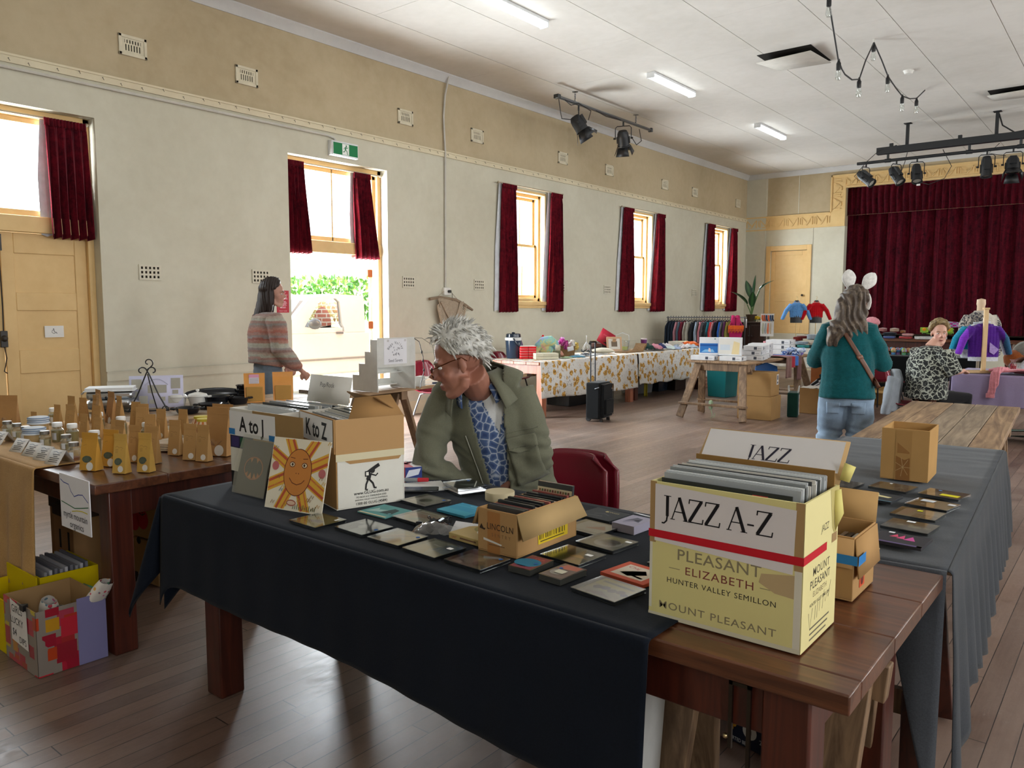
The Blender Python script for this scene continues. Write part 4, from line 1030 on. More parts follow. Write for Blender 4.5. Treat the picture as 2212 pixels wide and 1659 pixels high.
b.print_text('www.GLUG.com.au',X2,.0,.046,.0165,k,.008,sx=1.0);b.print_text('PO BOX 613 TANUNDA 5352',X2,0,.034,.009,k,.004);b.print_text('BAROSSA VALLEY SOUTH AUSTRALIA',X2,0,.024,.0075,k,.004);b.print_text('1300 00 GLUG (4584)',X2,0,.009,.0135,k,.008)
b.build('side_print','paper',kz)
b=MB();b.print_poly([(-.16+.27,.30-.03),(.155-.0,.27),(.165,.21),(.158,.21)],X,'b82a30',.002);b.build('red_label','paper',kz)
records(kz,-.315,-.01,.03,.25,.006,14,.318,8,SLV,.004,'records in the K to Z carton','record in a clear sleeve standing in the K to Z carton')
fl=flap(kz,[(-.01,.265,.32),(-.325,.265,.32),(-.29,.17,.385),(-.03,.17,.385)],'8d6a44')
fl=flap(kz,[(0,.262,.32),(0,.05,.32),(-.06,.10,.385),(-.055,.24,.39)],'a07a4e')
b=MB();X3=plane((-.17,.225,.347),(1,0,0),(0,.83,-.56));b.print_rect(-.07,-.035,.07,.035,X3,'c9c9cb',-.004);b.print_text('Pop/Rock',X3,0,-.008,.024,'3a3a3e',lift=-.0045,sx=.85);b.build('flap_print','paper',kz)

# LP-like child's sun drawing leaning on the K to Z carton
def leaning_panel(name,label,cat,base,rz,w,h,lean,t=.003,col='e4dcc8',m='paper'):
 r=thing(name,label,cat,base,R(rz));a=math.asin(lean/h);T=Matrix.Rotation(-a,4,'X');r.matrix_basis=Matrix.Translation(base)@Matrix.Rotation(R(rz),4,'Z')@T
 b=MB(col);b.box(-w/2,0,0,w/2,t,h);b.build('board',m,r);return r
sd=leaning_panel('painted_card','child-like orange sun painting on a cream card leaning on the K to Z carton','picture',(-2.275,1.606,TZ+.012),11,.262,.252,.06)
X=plane((0,-.0004,0),(1,0,0));b=MB();og,dk,ye,re='c5813f','6b3a26','d8a83e','b8553a'
cy=.135
for a in range(8):
 an=a*PI/4+.35;c_,s_=math.cos(an),math.sin(an);L=.155 if abs(c_)>.5 or abs(s_)>.8 else.16
 def PT(d,o):return(max(-.128,min(.128,c_*d-s_*o)),max(.004,min(.248,cy+s_*d+c_*o)))
 b.print_poly([PT(.05,-.022),PT(L,-.026),PT(L,.026),PT(.05,.022)],X,ye,.0002);b.print_line([PT(.05,-.012),PT(L,-.014)],.010,X,re,.0004);b.print_line([PT(.05,.012),PT(L,.014)],.006,X,'c9703c',.0004)
b.print_disc(0,cy,.064,X,dk,.0007,.083,32);b.print_disc(0,cy,.061,X,og,.0009,.080,32)
for s in(-1,1):
 b.print_disc(s*.028,cy+.026,.013,X,dk,.0012,.010);b.print_disc(s*.028,cy+.026,.010,X,'e4d6b8',.0014,.007);b.print_disc(s*.027,cy+.026,.005,X,'4a3a30',.0016)
 b.print_line([(s*.040,cy+.050),(s*.018,cy+.048)],.0025,X,dk,.0014);b.print_disc(s*.006,cy-.004,.002,X,dk,.0014)
b.print_line([(-.034,cy-.022),(-.018,cy-.038),(.004,cy-.043),(.024,cy-.036),(.036,cy-.024)],.003,X,dk,.0014)
random.seed(11)
for i in range(34):
 x,y=random.uniform(-.12,.12),random.uniform(.01,.24)
 if(x/.08)**2+((y-cy)/.10)**2<1:continue
 b.print_line([(x,y),(x+.006,y+.012),(x+.012,y),(x+.016,y+.01)],.003,X,random.choice(['c9a23c','8b6a3a','6d7f86','b8863a']),.0012)
for p in((-.105,.15),(.11,.14)):b.print_disc(p[0],p[1],.016,X,'b86a6a',.0011)
b.print_disc(-.01,.028,.022,X,'a8604e',.0012,.011);b.print_disc(-.01,.028,.018,X,'d8b8a0',.0014,.007)
for i in range(12):b.print_line([(.0+i*.009,.008),(.002+i*.009,.018+.004*(i%3))],.003,X,'5d6a4a',.0012)
b.build('painting','paper',sd)
bt=leaning_panel('framed_card','dark grey card with a bronze oval emblem leaning on the A to J carton','picture',(-2.612,1.650,TZ+.012),2,.185,.205,.055,.004,'4f4d48','gloss')
b=MB();b.print_disc(0,.10,.058,X,'b3714a',.0006,.044,30);b.print_disc(0,.10,.053,X,'4a4640',.0009,.039,30)
for s in(-1,1):
 b.print_poly([(s*.010,.138),(s*.018,.120),(s*.026,.136)],X,'c98a52',.0012);b.print_poly([(s*.045,.075),(s*.028,.066),(s*.030,.086)],X,'c07a48',.0012);b.print_poly([(s*.026,.064),(s*.004,.062),(s*.010,.084)],X,'c98a52',.0012)
b.build('emblem','gloss',bt)
b=MB();b.put([(-.10,-.004,-.004),(.10,-.004,-.004),(.10,-.012,.10),(.102,-.004,.225),(-.098,-.004,.225),(-.10,-.014,.11)],[(0,1,2,5),(5,2,3,4)]);b.build('plastic_sleeve','clear',bt,smooth=60)

# small brown box of CDs
ln=carton('cd_box','small brown carton of CDs with its flap hanging out on the navy cloth',(-1.345,1.692,TZ+.010),0,.145,.30,.128,KRAFT,t=.004)
flap(ln,[(.001,.0,.126),(.001,.30,.126),(.030,.312,.066),(.030,-.008,.058)],'b09468');flap(ln,[(-.146,.0,.126),(-.146,.30,.126),(-.165,.30,.08),(-.165,.0,.075)],'a5845a')
X=plane((-.0725,-.0006,0),(1,0,0));b=MB();b.print_rect(-.035,.0,.012,.122,X,'a5713f',.0003);b.print_text('LINCOLN',X,.012,.070,.026,'3a2c22',.006,sx=.86,track=1.05);b.print_text('SENTRY',X,.016,.050,.014,'7a5c40',0,track=1.8,sx=.9);b.print_poly([(-.066,.068),(-.058,.082),(-.050,.070),(-.042,.070),(-.046,.064)],X,'3a2c22',.0005);b.print_poly([(-.05,.042),(-.01,.036),(.02,.031),(.016,.027),(-.05,.035)],X,'d6d2cc',.0006)
b.print_rect(-.03,.024,.03,.026,X,'6a4e36',.0006);b.build('front_print','paper',ln)
X2=plane((.0006,.15,0),(0,1,0));b=MB();b.print_rect(-.05,.018,.10,.062,X2,'d6b820',.0006)
random.seed(6);xx=-.045
while xx<.09:
 w_=random.choice((.002,.003,.005));b.print_rect(xx,.032,xx+w_,.05,X2,'4a4014',.001);xx+=w_+random.choice((.003,.004,.008))
b.print_rect(-.04,.024,.08,.027,X2,'4a4014',.001);b.build('side_label','paper',ln)

# ------------------------------------------------------------ CDs
def cd_case(label,x,y,ang,art,z=TZ+.010,w=.142,d=.125,h=.0105,kind='jewel',group='CDs laid out on the navy cloth',name='cd_case'):
 r=thing(name,label,'CD',(x,y,z),R(ang),group);hw,hd=w/2,d/2
 if kind=='jewel':
  b=MB('15161a');b.box(-hw+.001,-hd+.002,.0012,hw-.003,hd-.002,h-.003);b.build('tray','gloss',r)
  b=MB();b.box(-hw,-hd,0,hw,hd,.001).box(-hw,-hd,.001,-hw+.0012,hd,h).box(hw-.0012,-hd,.001,hw,hd,h).box(-hw+.0012,-hd,.001,hw-.0012,-hd+.0012,h-.0015).box(-hw,-hd,h-.0012,hw,hd,h);b.build('case','clear',r)
  top=h-.0014
 elif kind=='digipak':
  b=MB(art[0]);b.box(-hw,-hd,0,hw,hd,h*.8);b.build('sleeve','paper',r,bevel=.001);top=h*.8
 else:
  b=MB('55534e');b.box(-hw,-hd,.001,hw,hd,h-.001);b.build('cassette','gloss',r);b=MB();b.box(-hw-.001,-hd-.001,0,hw+.001,hd+.001,h);b.build('case','clear',r);top=h+.0002
 b=MB();X=plane((0,0,top),(1,0,0),(0,1,0));x0=-hw+(.016 if kind=='jewel' else.002)
 b.print_rect(x0,-hd+.003,hw-.003,hd-.003,X,art[0],.0001 if kind!='jewel' else-.0008)
 for e in art[1:]:
  kd=e[0];lf=.0003 if kind!='jewel' else-.0005
  if kd=='r':b.print_rect(e[1]*w-hw,e[2]*d-hd,e[3]*w-hw,e[4]*d-hd,X,e[5],lf)
  elif kd=='d':b.print_disc(e[1]*w-hw,e[2]*d-hd,e[3]*d,X,e[4],lf,(e[5] if len(e)>5 else e[3])*d)
  elif kd=='p':b.print_poly([(p[0]*w-hw,p[1]*d-hd) for p in e[1]],X,e[2],lf)
  elif kd=='l':b.print_line([(p[0]*w-hw,p[1]*d-hd) for p in e[1]],e[2]*d,X,e[3],lf)
  elif kd=='t':b.print_text(e[1],X,e[2]*w-hw,e[3]*d-hd,e[4]*d,e[5],.004,lift=lf+.0001)
  elif kd=='s':b.print_rect(e[1]*w-hw,e[2]*d-hd,e[3]*w-hw,e[4]*d-hd,X,e[5],.0020)
  elif kd=='o':b.print_disc(e[1]*w-hw,e[2]*d-hd,.052*d,X,e[3],.0021)
 b.build('cover','paper',r);return r
BLU='2f66b0'
cd_case('yellow-cream CD with a purple figure at the left end of the front row',-2.092,1.576,-1,['c9b878',('p',[(.3,.4),(.5,.55),(.75,.5),(.7,.35),(.5,.3)],'8b6a8a'),('d',.35,.7,.10,'d8a84a'),('l',[(.2,.3),(.5,.2),(.9,.3)],.03,'a8884a'),('s',.84,.72,.92,.86,'e8e8e4')])
cd_case('CD with a grey photo cover and dark hair, second in the front row',-1.911,1.618,-3,['9a9890',('p',[(.12,.03),(.45,.03),(.42,.5),(.3,.68),(.12,.6)],'4f4e4c'),('d',.45,.55,.16,'c4c0b8'),('t','WILD',.72,.36,.17,'6a6864'),('t','Under',.62,.62,.12,'5c5a58'),('o',.93,.5,BLU)])
cd_case('CD with a tan and orange landscape cover, third in the front row',-1.746,1.611,-1,['b0935c',('p',[(.12,.2),(.5,.5),(.9,.45),(.95,.75),(.4,.8)],'c8954a'),('p',[(.3,.05),(.8,.05),(.7,.3),(.45,.4)],'8a7a5a'),('l',[(.2,.3),(.5,.6),(.8,.8)],.05,'6a5638'),('o',.9,.75,BLU)])
cd_case('pale blue and sand CD with a white sticker, fourth in the front row',-1.58,1.601,-4,['a9a796',('p',[(.12,.05),(.6,.05),(.4,.5),(.12,.6)],'b99f74'),('p',[(.5,.4),(.97,.3),(.97,.9),(.6,.95)],'8597a8'),('l',[(.3,.7),(.5,.66),(.7,.72)],.05,'d8d6cc'),('l',[(.55,.2),(.65,.45),(.6,.7)],.02,'c8ccd0'),('s',.74,.62,.88,.74,'f0f0ee')])
cd_case('CD with a busy crowd collage cover and red band, fifth in the front row',-1.413,1.602,-2,['8d8878',('r',.12,.72,.97,.97,'4a4640'),('p',[(.3,.8),(.8,.72),(.85,.82),(.35,.93)],'b03a34'),('d',.4,.35,.18,'a8a090'),('d',.7,.3,.15,'5c5a52'),('d',.55,.55,.12,'b8a888'),('p',[(.15,.1),(.4,.05),(.35,.3)],'c8beb0'),('o',.88,.8,BLU)])
cd_case('teal card CD sleeve with a leaping shape beside the K to Z carton',-2.023,1.807,0,['5f9a9a',('p',[(.1,.2),(.5,.35),(.55,.6),(.3,.5),(.2,.65)],'a4c4c0'),('p',[(.5,.3),(.9,.3),(.8,.75),(.6,.8)],'3c4f50'),('r',.02,.0,.98,.08,'cfc8a8'),('o',.86,.3,'7ab0c0')],kind='digipak',h=.006)
cd_case('CD with a pale pink ornate cover behind the teal sleeve',-2.008,1.993,-6,['cdbcb8',('p',[(.12,.2),(.5,.1),(.9,.5),(.6,.8),(.2,.7)],'d9cdc4'),('d',.5,.5,.2,'c09a94'),('d',.55,.55,.12,'b8b49a'),('l',[(.15,.15),(.6,.2),(.95,.1)],.06,'a8887f'),('o',.88,.82,BLU)])
cd_case('bright blue card CD behind the small brown carton',-1.815,1.986,-4,['3f93b4',('r',.0,.0,1,.35,'4aa0ba'),('t','ANYTHING',.62,.83,.09,'9fd0dc'),('r',.0,.72,1,.75,'5aaac4')],kind='digipak')
cd_case('CD with a peach and cream cover lying under the bag of clips',-1.863,1.821,-4,['d6c3ab',('p',[(.12,.4),(.97,.5),(.97,.75),(.12,.7)],'d9a48a'),('p',[(.3,.1),(.7,.2),(.6,.4)],'b8c4b8'),('l',[(.2,.8),(.8,.85)],.05,'c08a70')])
cd_case('lower CD of the pair beside the tape roll',-2.015,2.215,-18,['8f6a68',('r',.1,.1,.5,.9,'c8c4bc'),('s',.5,.7,.62,.82,'f0f0ee')],w=.142)
cd_case('upper CD of the pair beside the tape roll, dark green cover with a pale figure',-2.045,2.245,-22,['2f3f42',('p',[(.4,.3),(.7,.45),(.85,.75),(.55,.65)],'9aa8a0'),('p',[(.5,.5),(.6,.8),(.7,.6)],'c0c8bc'),('o',.22,.78,BLU)],z=TZ+.021)
cd_case('cassette with a blue oval on its cover at the front edge',-1.264,1.654,1,['8a4a44',('d',.4,.45,.36,'2f7896',.30),('r',.1,.05,.9,.2,'7a3a4a'),('t','OUR',.6,.75,.14,'c85a44'),('o',.78,.45,BLU)],w=.072,d=.110,h=.017,kind='cassette',group='cassettes on the navy cloth',name='cassette')
cd_case('cassette with a white price sticker at the front edge',-1.156,1.650,-4,['7a6a60',('p',[(.1,.6),(.9,.7),(.9,.95),(.2,.95)],'b8705c'),('d',.4,.4,.2,'9a948a'),('s',.3,.30,.72,.52,'d8d4c0'),('o',.28,.62,BLU)],w=.072,d=.110,h=.017,kind='cassette',group='cassettes on the navy cloth',name='cassette')
cd_case('CD with an olive and gold winged cover in front of the small brown carton',-1.229,1.805,-5,['5f5a34',('p',[(.12,.1),(.6,.1),(.5,.4),(.2,.6)],'7a7a3a'),('p',[(.3,.35),(.9,.45),(.6,.6)],'c08a34'),('d',.6,.25,.13,'8a5a4a'),('l',[(.3,.7),(.6,.8),(.8,.75)],.06,'4a4a34'),('s',.70,.62,.86,.74,'f0f0ec')])
cd_case('CD with a pale round portrait on its cover behind the olive CD',-1.221,1.972,-6,['8f8a72',('p',[(.3,.5),(.8,.5),(.8,.95),(.35,.95)],'c0b464'),('d',.56,.45,.36,'d8d0c4',.30),('d',.62,.42,.2,'c89a7a',.14),('p',[(.3,.4),(.6,.5),(.5,.65)],'a89a80'),('s',.8,.74,.95,.84,'f4f4f0')])
cd_case('CD in a red card wallet with a dark figure beside the jazz carton',-1.012,1.782,-8,['c4553c',('r',.14,.14,.86,.84,'d4c8b8'),('p',[(.25,.3),(.5,.2),(.75,.5),(.6,.7),(.4,.5)],'4a4640'),('l',[(.5,.3),(.8,.25)],.07,'4a4640'),('t','Chaj',.33,.66,.16,'b04a5a')],kind='digipak',h=.012)
cd_case('CD with a yellow topped cover of a marching band at the front edge',-1.007,1.635,-7,['b8a878',('r',.12,.6,.97,.97,'d0bc4a'),('d',.3,.45,.1,'5a5a62'),('d',.45,.5,.1,'3f4a6a'),('d',.62,.45,.1,'4a4650'),('d',.78,.5,.1,'5a4a4a'),('d',.9,.42,.08,'3f4a6a'),('r',.14,.05,.95,.35,'a89a84'),('p',[(.2,.1),(.5,.3),(.8,.1)],'8a5a6a'),('l',[(.2,.8),(.9,.76)],.08,'5a5a3a')])
cd_case('black card CD with faint gold lettering behind the small brown carton',-1.40,2.235,-5,['2c2f33',('t','SONGS',.6,.72,.14,'a89a74'),('d',.45,.76,.05,'c8b878'),('l',[(.3,.4),(.5,.55),(.7,.45)],.02,'5a5e62'),('l',[(.2,.2),(.6,.3)],.015,'6a6e70')],kind='digipak',h=.012)
cd_case('pale CD half hidden by the open flap of the small brown carton',-1.345,2.075,-5,['d0ccc8',('p',[(.4,.4),(.9,.5),(.7,.8)],'c07a74'),('r',.1,.1,.9,.2,'a8a8a8')])
cd_case('small black case with a lilac picture on top near the scissors',-1.247,2.174,-4,['9a96a8',('p',[(.2,.3),(.5,.5),(.8,.4),(.7,.75),(.4,.8)],'5a5a68'),('l',[(.3,.2),(.7,.6)],.05,'7a7688')],w=.085,d=.120,h=.034,kind='digipak',z=TZ+.009)
cd_case('dark blue CD peeping out behind the jazz carton',-.955,1.93,-6,['23283a',('r',.1,.1,.9,.9,'2a3048')])
GR='CDs laid out on the charcoal cloth'
ZG=TZ+.020
cd_case('CD with a grey photo cover at the left of the charcoal cloth',-.905,3.20,-6,['5a5c5e',('p',[(.2,.3),(.6,.5),(.8,.3)],'8a8c8c'),('p',[(.4,.6),(.7,.8),(.8,.6)],'3a3c3e')],z=ZG,group=GR)
cd_case('pale blue-grey CD half under the grey photo CD on the charcoal cloth',-.905,3.04,-6,['9aa2aa',('p',[(.3,.4),(.6,.6),(.8,.5)],'7a828c')],z=ZG,group=GR)
cd_case('CD with a silvery figure cover beside the large empty box',-.727,3.265,-8,['777468',('p',[(.3,.4),(.6,.3),(.9,.5),(.7,.6)],'a49c90'),('l',[(.35,.45),(.8,.4)],.06,'5a544c'),('s',.3,.8,.37,.9,'e8e8e8')],z=ZG,group=GR)
cd_case('black card CD with torn gold lettering on the charcoal cloth',-.735,3.06,-6,['24262a',('p',[(.2,.75),(.5,.72),(.45,.86),(.25,.85)],'d8cc98'),('p',[(.4,.5),(.8,.45),(.85,.6),(.5,.68)],'d0c490'),('p',[(.1,.45),(.3,.42),(.2,.55)],'c8bc88'),('r',.0,.0,1,.08,'4a6a7a')],kind='digipak',h=.012,z=ZG,group=GR)
cd_case('CD with a bright yellow barcode sticker, farthest in the right column',-.549,3.258,-9,['7a706c',('p',[(.2,.2),(.6,.3),(.5,.8),(.3,.7)],'a89a94'),('p',[(.5,.6),(.95,.7),(.9,.9)],'54607a'),('s',.48,.16,.92,.42,'d8cc1c'),('o',.32,.8,'5a90c8')],z=ZG,group=GR)
cd_case('CD back with a white barcode, second from the far end of the right column',-.55,3.057,-10,['5f5450',('s',.16,.62,.48,.88,'c8ccd0'),('r',.55,.1,.9,.5,'6a4a44'),('s',.8,.62,.97,.82,'d0d0d0'),('d',.32,.35,.06,'d8d8d8')],z=ZG,group=GR)
cd_case('CD with six small photos and a yellow dot in the right column',-.561,2.884,-5,['b8b0a0',('r',.45,.3,.62,.5,'7a7468'),('r',.64,.3,.8,.5,'6a645a'),('r',.82,.3,.96,.5,'7a7468'),('r',.45,.06,.62,.26,'6a645a'),('r',.64,.06,.8,.26,'7a7468'),('r',.82,.06,.96,.26,'6a645a'),('r',.14,.2,.35,.9,'c4a49c'),('s',.42,.7,.54,.84,'d8d420')],z=ZG,group=GR)
cd_case('CD with a brown cover of pale blossoms in the right column',-.546,2.700,-5,['5a4f38',('d',.6,.45,.16,'c8bc8a',.10),('d',.85,.5,.09,'a8a078'),('d',.3,.5,.09,'b0a880'),('d',.5,.6,.06,'c8bc8a'),('s',.34,.80,.52,.94,'f0f0f0')],z=ZG,group=GR)
cd_case('black and purple card CD with pink lettering, nearest in the right column',-.533,2.525,-3,['2e2b30',('r',0,0,1,.1,'5a4a74'),('r',0,0,.08,.1,'d8703a'),('r',.9,0,1,.1,'d89a5a'),('p',[(.25,.55),(.35,.85),(.42,.6)],'d04a6a'),('p',[(.4,.5),(.5,.85),(.56,.5)],'d04a7a'),('p',[(.55,.45),(.66,.82),(.78,.45)],'c8509a'),('s',.16,.84,.28,.96,'e8e8ec')],kind='digipak',h=.012,z=ZG,group=GR)
cd_case('CD half hidden behind the flap of the small box with blue tape',-.70,2.52,-8,['8a8a94',('p',[(.2,.2),(.8,.3),(.7,.7)],'5a5a66')],z=ZG,group=GR)
r=cd_case('cream booklet under the flap of the small box with blue tape',-.645,2.36,-12,['c8ae80',('l',[(.2,.5),(.8,.5)],.02,'8a7450'),('l',[(.2,.7),(.8,.7)],.02,'8a7450')],kind='digipak',h=.005,z=ZG,group=GR,name='booklet')
# standing CDs in the small carton
random.seed(9)
for i in range(17):
 y=.025+i*.0155;c=['1f2226','2a2d31','8a4a44','26292d','b8a48a','1d1f23'][i%6]
 o=thing('cd_case','front CD with a cream cover and red 95 logo standing in the small brown carton' if i==0 else('rear CD standing higher with a picture strip in the small brown carton' if i==16 else 'CD standing in the small brown carton'),'CD',(0,0,0),0,'CDs standing in the small brown carton' if 0<i<16 else None)
 hh=.130+(.028 if i==16 else random.uniform(-.004,.006))
 b=MB(c if 0<i<16 else '3a3c3e');k=.018;b.put([(-.139,y-.005,.006),(-.006,y-.005,.006),(-.006,y+.005,.006),(-.139,y+.005,.006),(-.139,y-.005+k,hh),(-.006,y-.005+k,hh),(-.006,y+.005+k,hh),(-.139,y+.005+k,hh)],[(3,2,1,0),(4,5,6,7),(0,1,5,4),(1,2,6,5),(2,3,7,6),(3,0,4,7)]);b.build('case','gloss',o)
 if i in(0,16):
  b=MB();Xc=plane((-.0725,y-.0056+k*.88,hh-.016),(1,0,0),(0,k,hh));b.print_rect(-.066,-.045,.066,0,Xc,'d4c6a8')
  if i==0:b.print_rect(-.05,-.042,-.015,-.006,Xc,'b8443c',.0006);b.print_text('95',Xc,-.032,-.034,.026,'e8dcc8',.02,lift=.001);b.print_rect(.02,-.044,.058,-.014,Xc,'b86a58',.0006);b.print_disc(.008,-.022,.012,Xc,'c0aa84',.0005)
  else:
   for j in range(12):b.print_rect(-.06+j*.01,-.018-.004*(j%3),-.053+j*.01,-.006,Xc,['8a6a4a','5f6a4a','7a4a44'][j%3],.0006)
  b.build('cover','paper',o)
 o.matrix_basis=ln.matrix_basis.copy()
 # yellow book half under the small carton
r=thing('book','thick cream book half under the small brown carton','book',(-1.56,1.79,TZ+.010),R(-4));b=MB('b9a26a');b.box(-.07,-.075,0,.06,.08,.020);b.build('cover','paper',r,bevel=.002)
b=MB();Xb=plane((0,0,.0202),(1,0,0),(0,1,0));b.print_disc(.0,.03,.045,Xb,'8f8450');b.print_disc(.02,.0,.03,Xb,'d8d0b8',.0005);b.print_disc(.02,.0,.022,Xb,'3a4a6a',.0007);Xf=plane((0,-.0752,0),(1,0,0));b.print_text('LAST',Xf,-.045,.006,.010,'a03a34');b.print_rect(-.02,.008,.05,.013,Xf,'7a5a44');b.build('print','paper',r)
# bag of clips
r=thing('clip_bag','clear plastic bag of black binder clips on the navy cloth','bag',(-1.705,1.735,TZ+.012),R(35))
b=MB();b.grid(lambda u,v:((u-.5)*.15,(v-.5)*.075,.004+.030*math.sin(PI*u)**.6*math.sin(PI*v)**.7+.006*nz(u*9,v*9,2)),22,14);b.build('film','clear',r,smooth=60)
for i,(x,y,z) in enumerate(((-.06,.04,.012),(-.02,.06,.018),(.01,.055,.022),(.02,.065,.012),(.03,.05,.02),(-.02,.01,.008),(.02,.0,.008))):
 b=MB('17171a');b.X=Matrix.Translation((x,y,z))@Euler((i*1.1,i*.7,i*2.1)).to_matrix().to_4x4();b.prism([(-.010,-.006),(.010,-.006),(0,.009)],-.012,.012);b.tube([(-.008,.008,-.006),(0,.022,-.004),(.0,.022,.004),(.008,.008,.006)],.0016,5);b.build('clip','black_metal',r)
b=MB('e8e8ea');b.put([(.05,-.02,.01),(.13,-.03,.004),(.14,.03,.02),(.06,.03,.03)],[(0,1,2,3)]);b.build('paper_tag','paper',r,solid=.001)
# masking tape, marker, notebook, phone, pouch, cartons of film, scissors
r=thing('masking_tape','cream roll of masking tape by the seated man','tape',(-1.833,2.205,TZ+.009));n_=32
b=MB('cbbd9b');b.lathe([(.042,.0005),(.0545,.0005),(.055,.002),(.055,.030),(.0545,.0315),(.042,.0315)],36);b.build('roll','paper',r,smooth=40)
b=MB('7d6a48');b.lathe([(.0385,.0008),(.042,.0008),(.042,.0312),(.0385,.0312),(.0385,.0008)],36);b.build('core','card',r,smooth=40)
r=thing('notebook','spiral notebook with a white page beside the pair of CDs','notebook',(-2.20,2.15,TZ+.010),R(-35));b=MB('dcdcd8');b.box(-.075,-.10,0,.075,.10,.006);b.build('pages','paper',r)
b=MB('2a2a2e')
for i in range(16):b.tube([(-.075+.006*math.cos(a)-.002,-.09+i*.012,.004+.007*math.sin(a)) for a in[k*PI/4 for k in range(9)]],.001,5)
b.build('spiral','black_metal',r)
r=thing('phone','dark mobile phone lying on the notebook','phone',(-2.14,2.09,TZ+.017),R(-48));b=MB('191b1f');b.box(-.036,-.074,0,.036,.074,.008);b.build('body','gloss',r,bevel=.006);b=MB('3a4148');b.box(-.032,-.066,.0082,.032,.066,.0084);b.build('screen','gloss',r)
r=thing('marker_pen','grey marker pen with a red cap on the notebook','pen',(-2.27,2.17,TZ+.025),R(28));b=MB('8a8e92');b.tube([(-.07,0,0),(.03,0,.004)],.008,10);b.build('barrel','satin',r);b=MB('c02230');b.tube([(.03,0,.004),(.072,0,.006)],[.0088,.0082],10);b.build('cap','gloss',r)
r=thing('pouch','brown leather pouch beside the K to Z carton','pouch',(-2.27,2.03,TZ+.010),R(25));b=MB('4a2c26');b.ball((0,0,.022),.075,.05,.024);b.build('body','leather',r);b=MB('3a211c');b.tube([(-.07,0,.03),(0,0,.046),(.07,0,.03)],.004,6);b.build('seam','leather',r)
for i,(x,y,a,tilt) in enumerate(((-2.42,2.24,20,0),(-2.345,2.235,-28,0))):
 r=thing('film_carton',['red and white small carton lying tipped behind the K to Z carton','small carton with a big figure 8 and blue end behind the marker pen'][i],'carton',(x,y,TZ+.009),R(a))
 b=MB('dcd6d2');b.box(-.06,-.035,0,.06,.035,.062);b.build('box','paper',r,bevel=.002)
 b=MB();Xf=plane((0,-.0353,0),(1,0,0));Xt=plane((0,0,.0622),(1,0,0),(0,1,0));Xr=plane((.0603,0,0),(0,1,0))
 if i==0:b.print_rect(-.06,.0,.06,.062,Xf,'c8303c');b.print_text('WASHERS',Xf,0,.036,.018,'e8e0e0',.01,lift=.0008);b.print_text('8 pack',Xf,0,.012,.014,'e8e0e0',.01,lift=.0008);b.print_poly([(-.06,-.035),(.06,-.035),(.06,.0)],Xt,'c8303c');b.print_rect(-.035,.0,.035,.03,Xr,'3a4a9a');b.print_disc(0,.045,.010,Xr,'e0c8c8',.0008)
 else:b.print_text('8',Xf,-.035,.010,.055,'2a2a30',.015,lift=.0008);b.print_poly([(-.01,0),(.06,0),(.06,.062),(.03,.062)],Xf,'c8303c');b.print_rect(-.06,-.035,.06,-.0,Xt,'b83a44');b.print_rect(-.035,.0,.035,.062,Xr,'2a3a7a');b.print_poly([(-.035,.02),(.02,.03),(.03,.055),(-.02,.05)],Xr,'d0d4e0',.0008)
 b.build('print','paper',r)
r=thing('scissors','steel scissors lying behind the small black case','scissors',(-1.205,2.30,TZ+.010),R(-15))
b=MB('b8bcc0');b.put([(-.13,.0,.004),(-.13,.004,.004),(0,.010,.006),(0,-.006,.006)],[(0,1,2,3)]).put([(-.13,-.012,.007),(-.128,-.008,.007),(0,.006,.009),(0,-.010,.009)],[(0,1,2,3)]);b.build('blade','metal',r,solid=.002)
b=MB('9a9ea2');b.ball((0,0,.012),.010,.010,.006);b.build('pivot','metal',r);b=MB('1c1d20')
for s in(-1,1):b.tube([(.0,s*.002,.006)]+[(.055+.03*math.cos(a),s*.024+.018*math.sin(a),.007) for a in[PI+k*PI/6 for k in range(13)]],.004,6)
b.build('handle','gloss',r)
# box with blue tape, large empty box
sb=carton('cd_box','small brown box with blue tape standing behind the jazz carton',(-.517,1.965,TZ+.004),0,.17,.19,.160,KRAFT,t=.004)
flap(sb,[(-.17,.19,.158),(0,.19,.158),(.0,.205,.235),(-.17,.205,.235)],'c09a66');flap(sb,[(.002,0.0,.156),(.002,.19,.156),(.013,.19,.06),(.013,.0,.06)],'b38c5c');flap(sb,[(-.17,-.002,.156),(-.0,-.002,.156),(.0,-.010,.085),(-.17,-.010,.085)],'b38c5c')
b=MB();X=plane((0,-.012,0),(1,0,0));b.print_rect(-.06,.095,.012,.118,X,'2c78b8');X2=plane((.0145,0,0),(0,1,0));b.print_rect(-.012,.094,.05,.118,X2,'2c78b8');b.build('blue_tape','paper',sb)
b=MB();X2=plane((.0006,0,0),(0,1,0));b.print_rect(.055,.020,.10,.058,X2,'c8502c');b.print_disc(.078,.036,.012,X2,'6a2a20',.0007);b.build('orange_label','paper',sb)
for i,(x,c) in enumerate(((-.03,'b8bcb8'),(-.045,'3a3c40'),(-.06,'7a6a5c'),(-.10,'2a2c30'),(-.115,'9a9488'))):
 o=thing('cd_case','CD standing in the small box with blue tape','CD',(0,0,0),0,'CDs standing in the box with blue tape');b=MB(c);b.box(x-.005,.012,.006,x+.005,.15,.132);b.build('case','gloss',o);o.matrix_basis=sb.matrix_basis.copy()
bb=carton('empty_box','open empty brown box standing alone on the charcoal cloth',(-.648,3.482,TZ+.016),3,.178,.235,.212,'b58d58',t=.005)
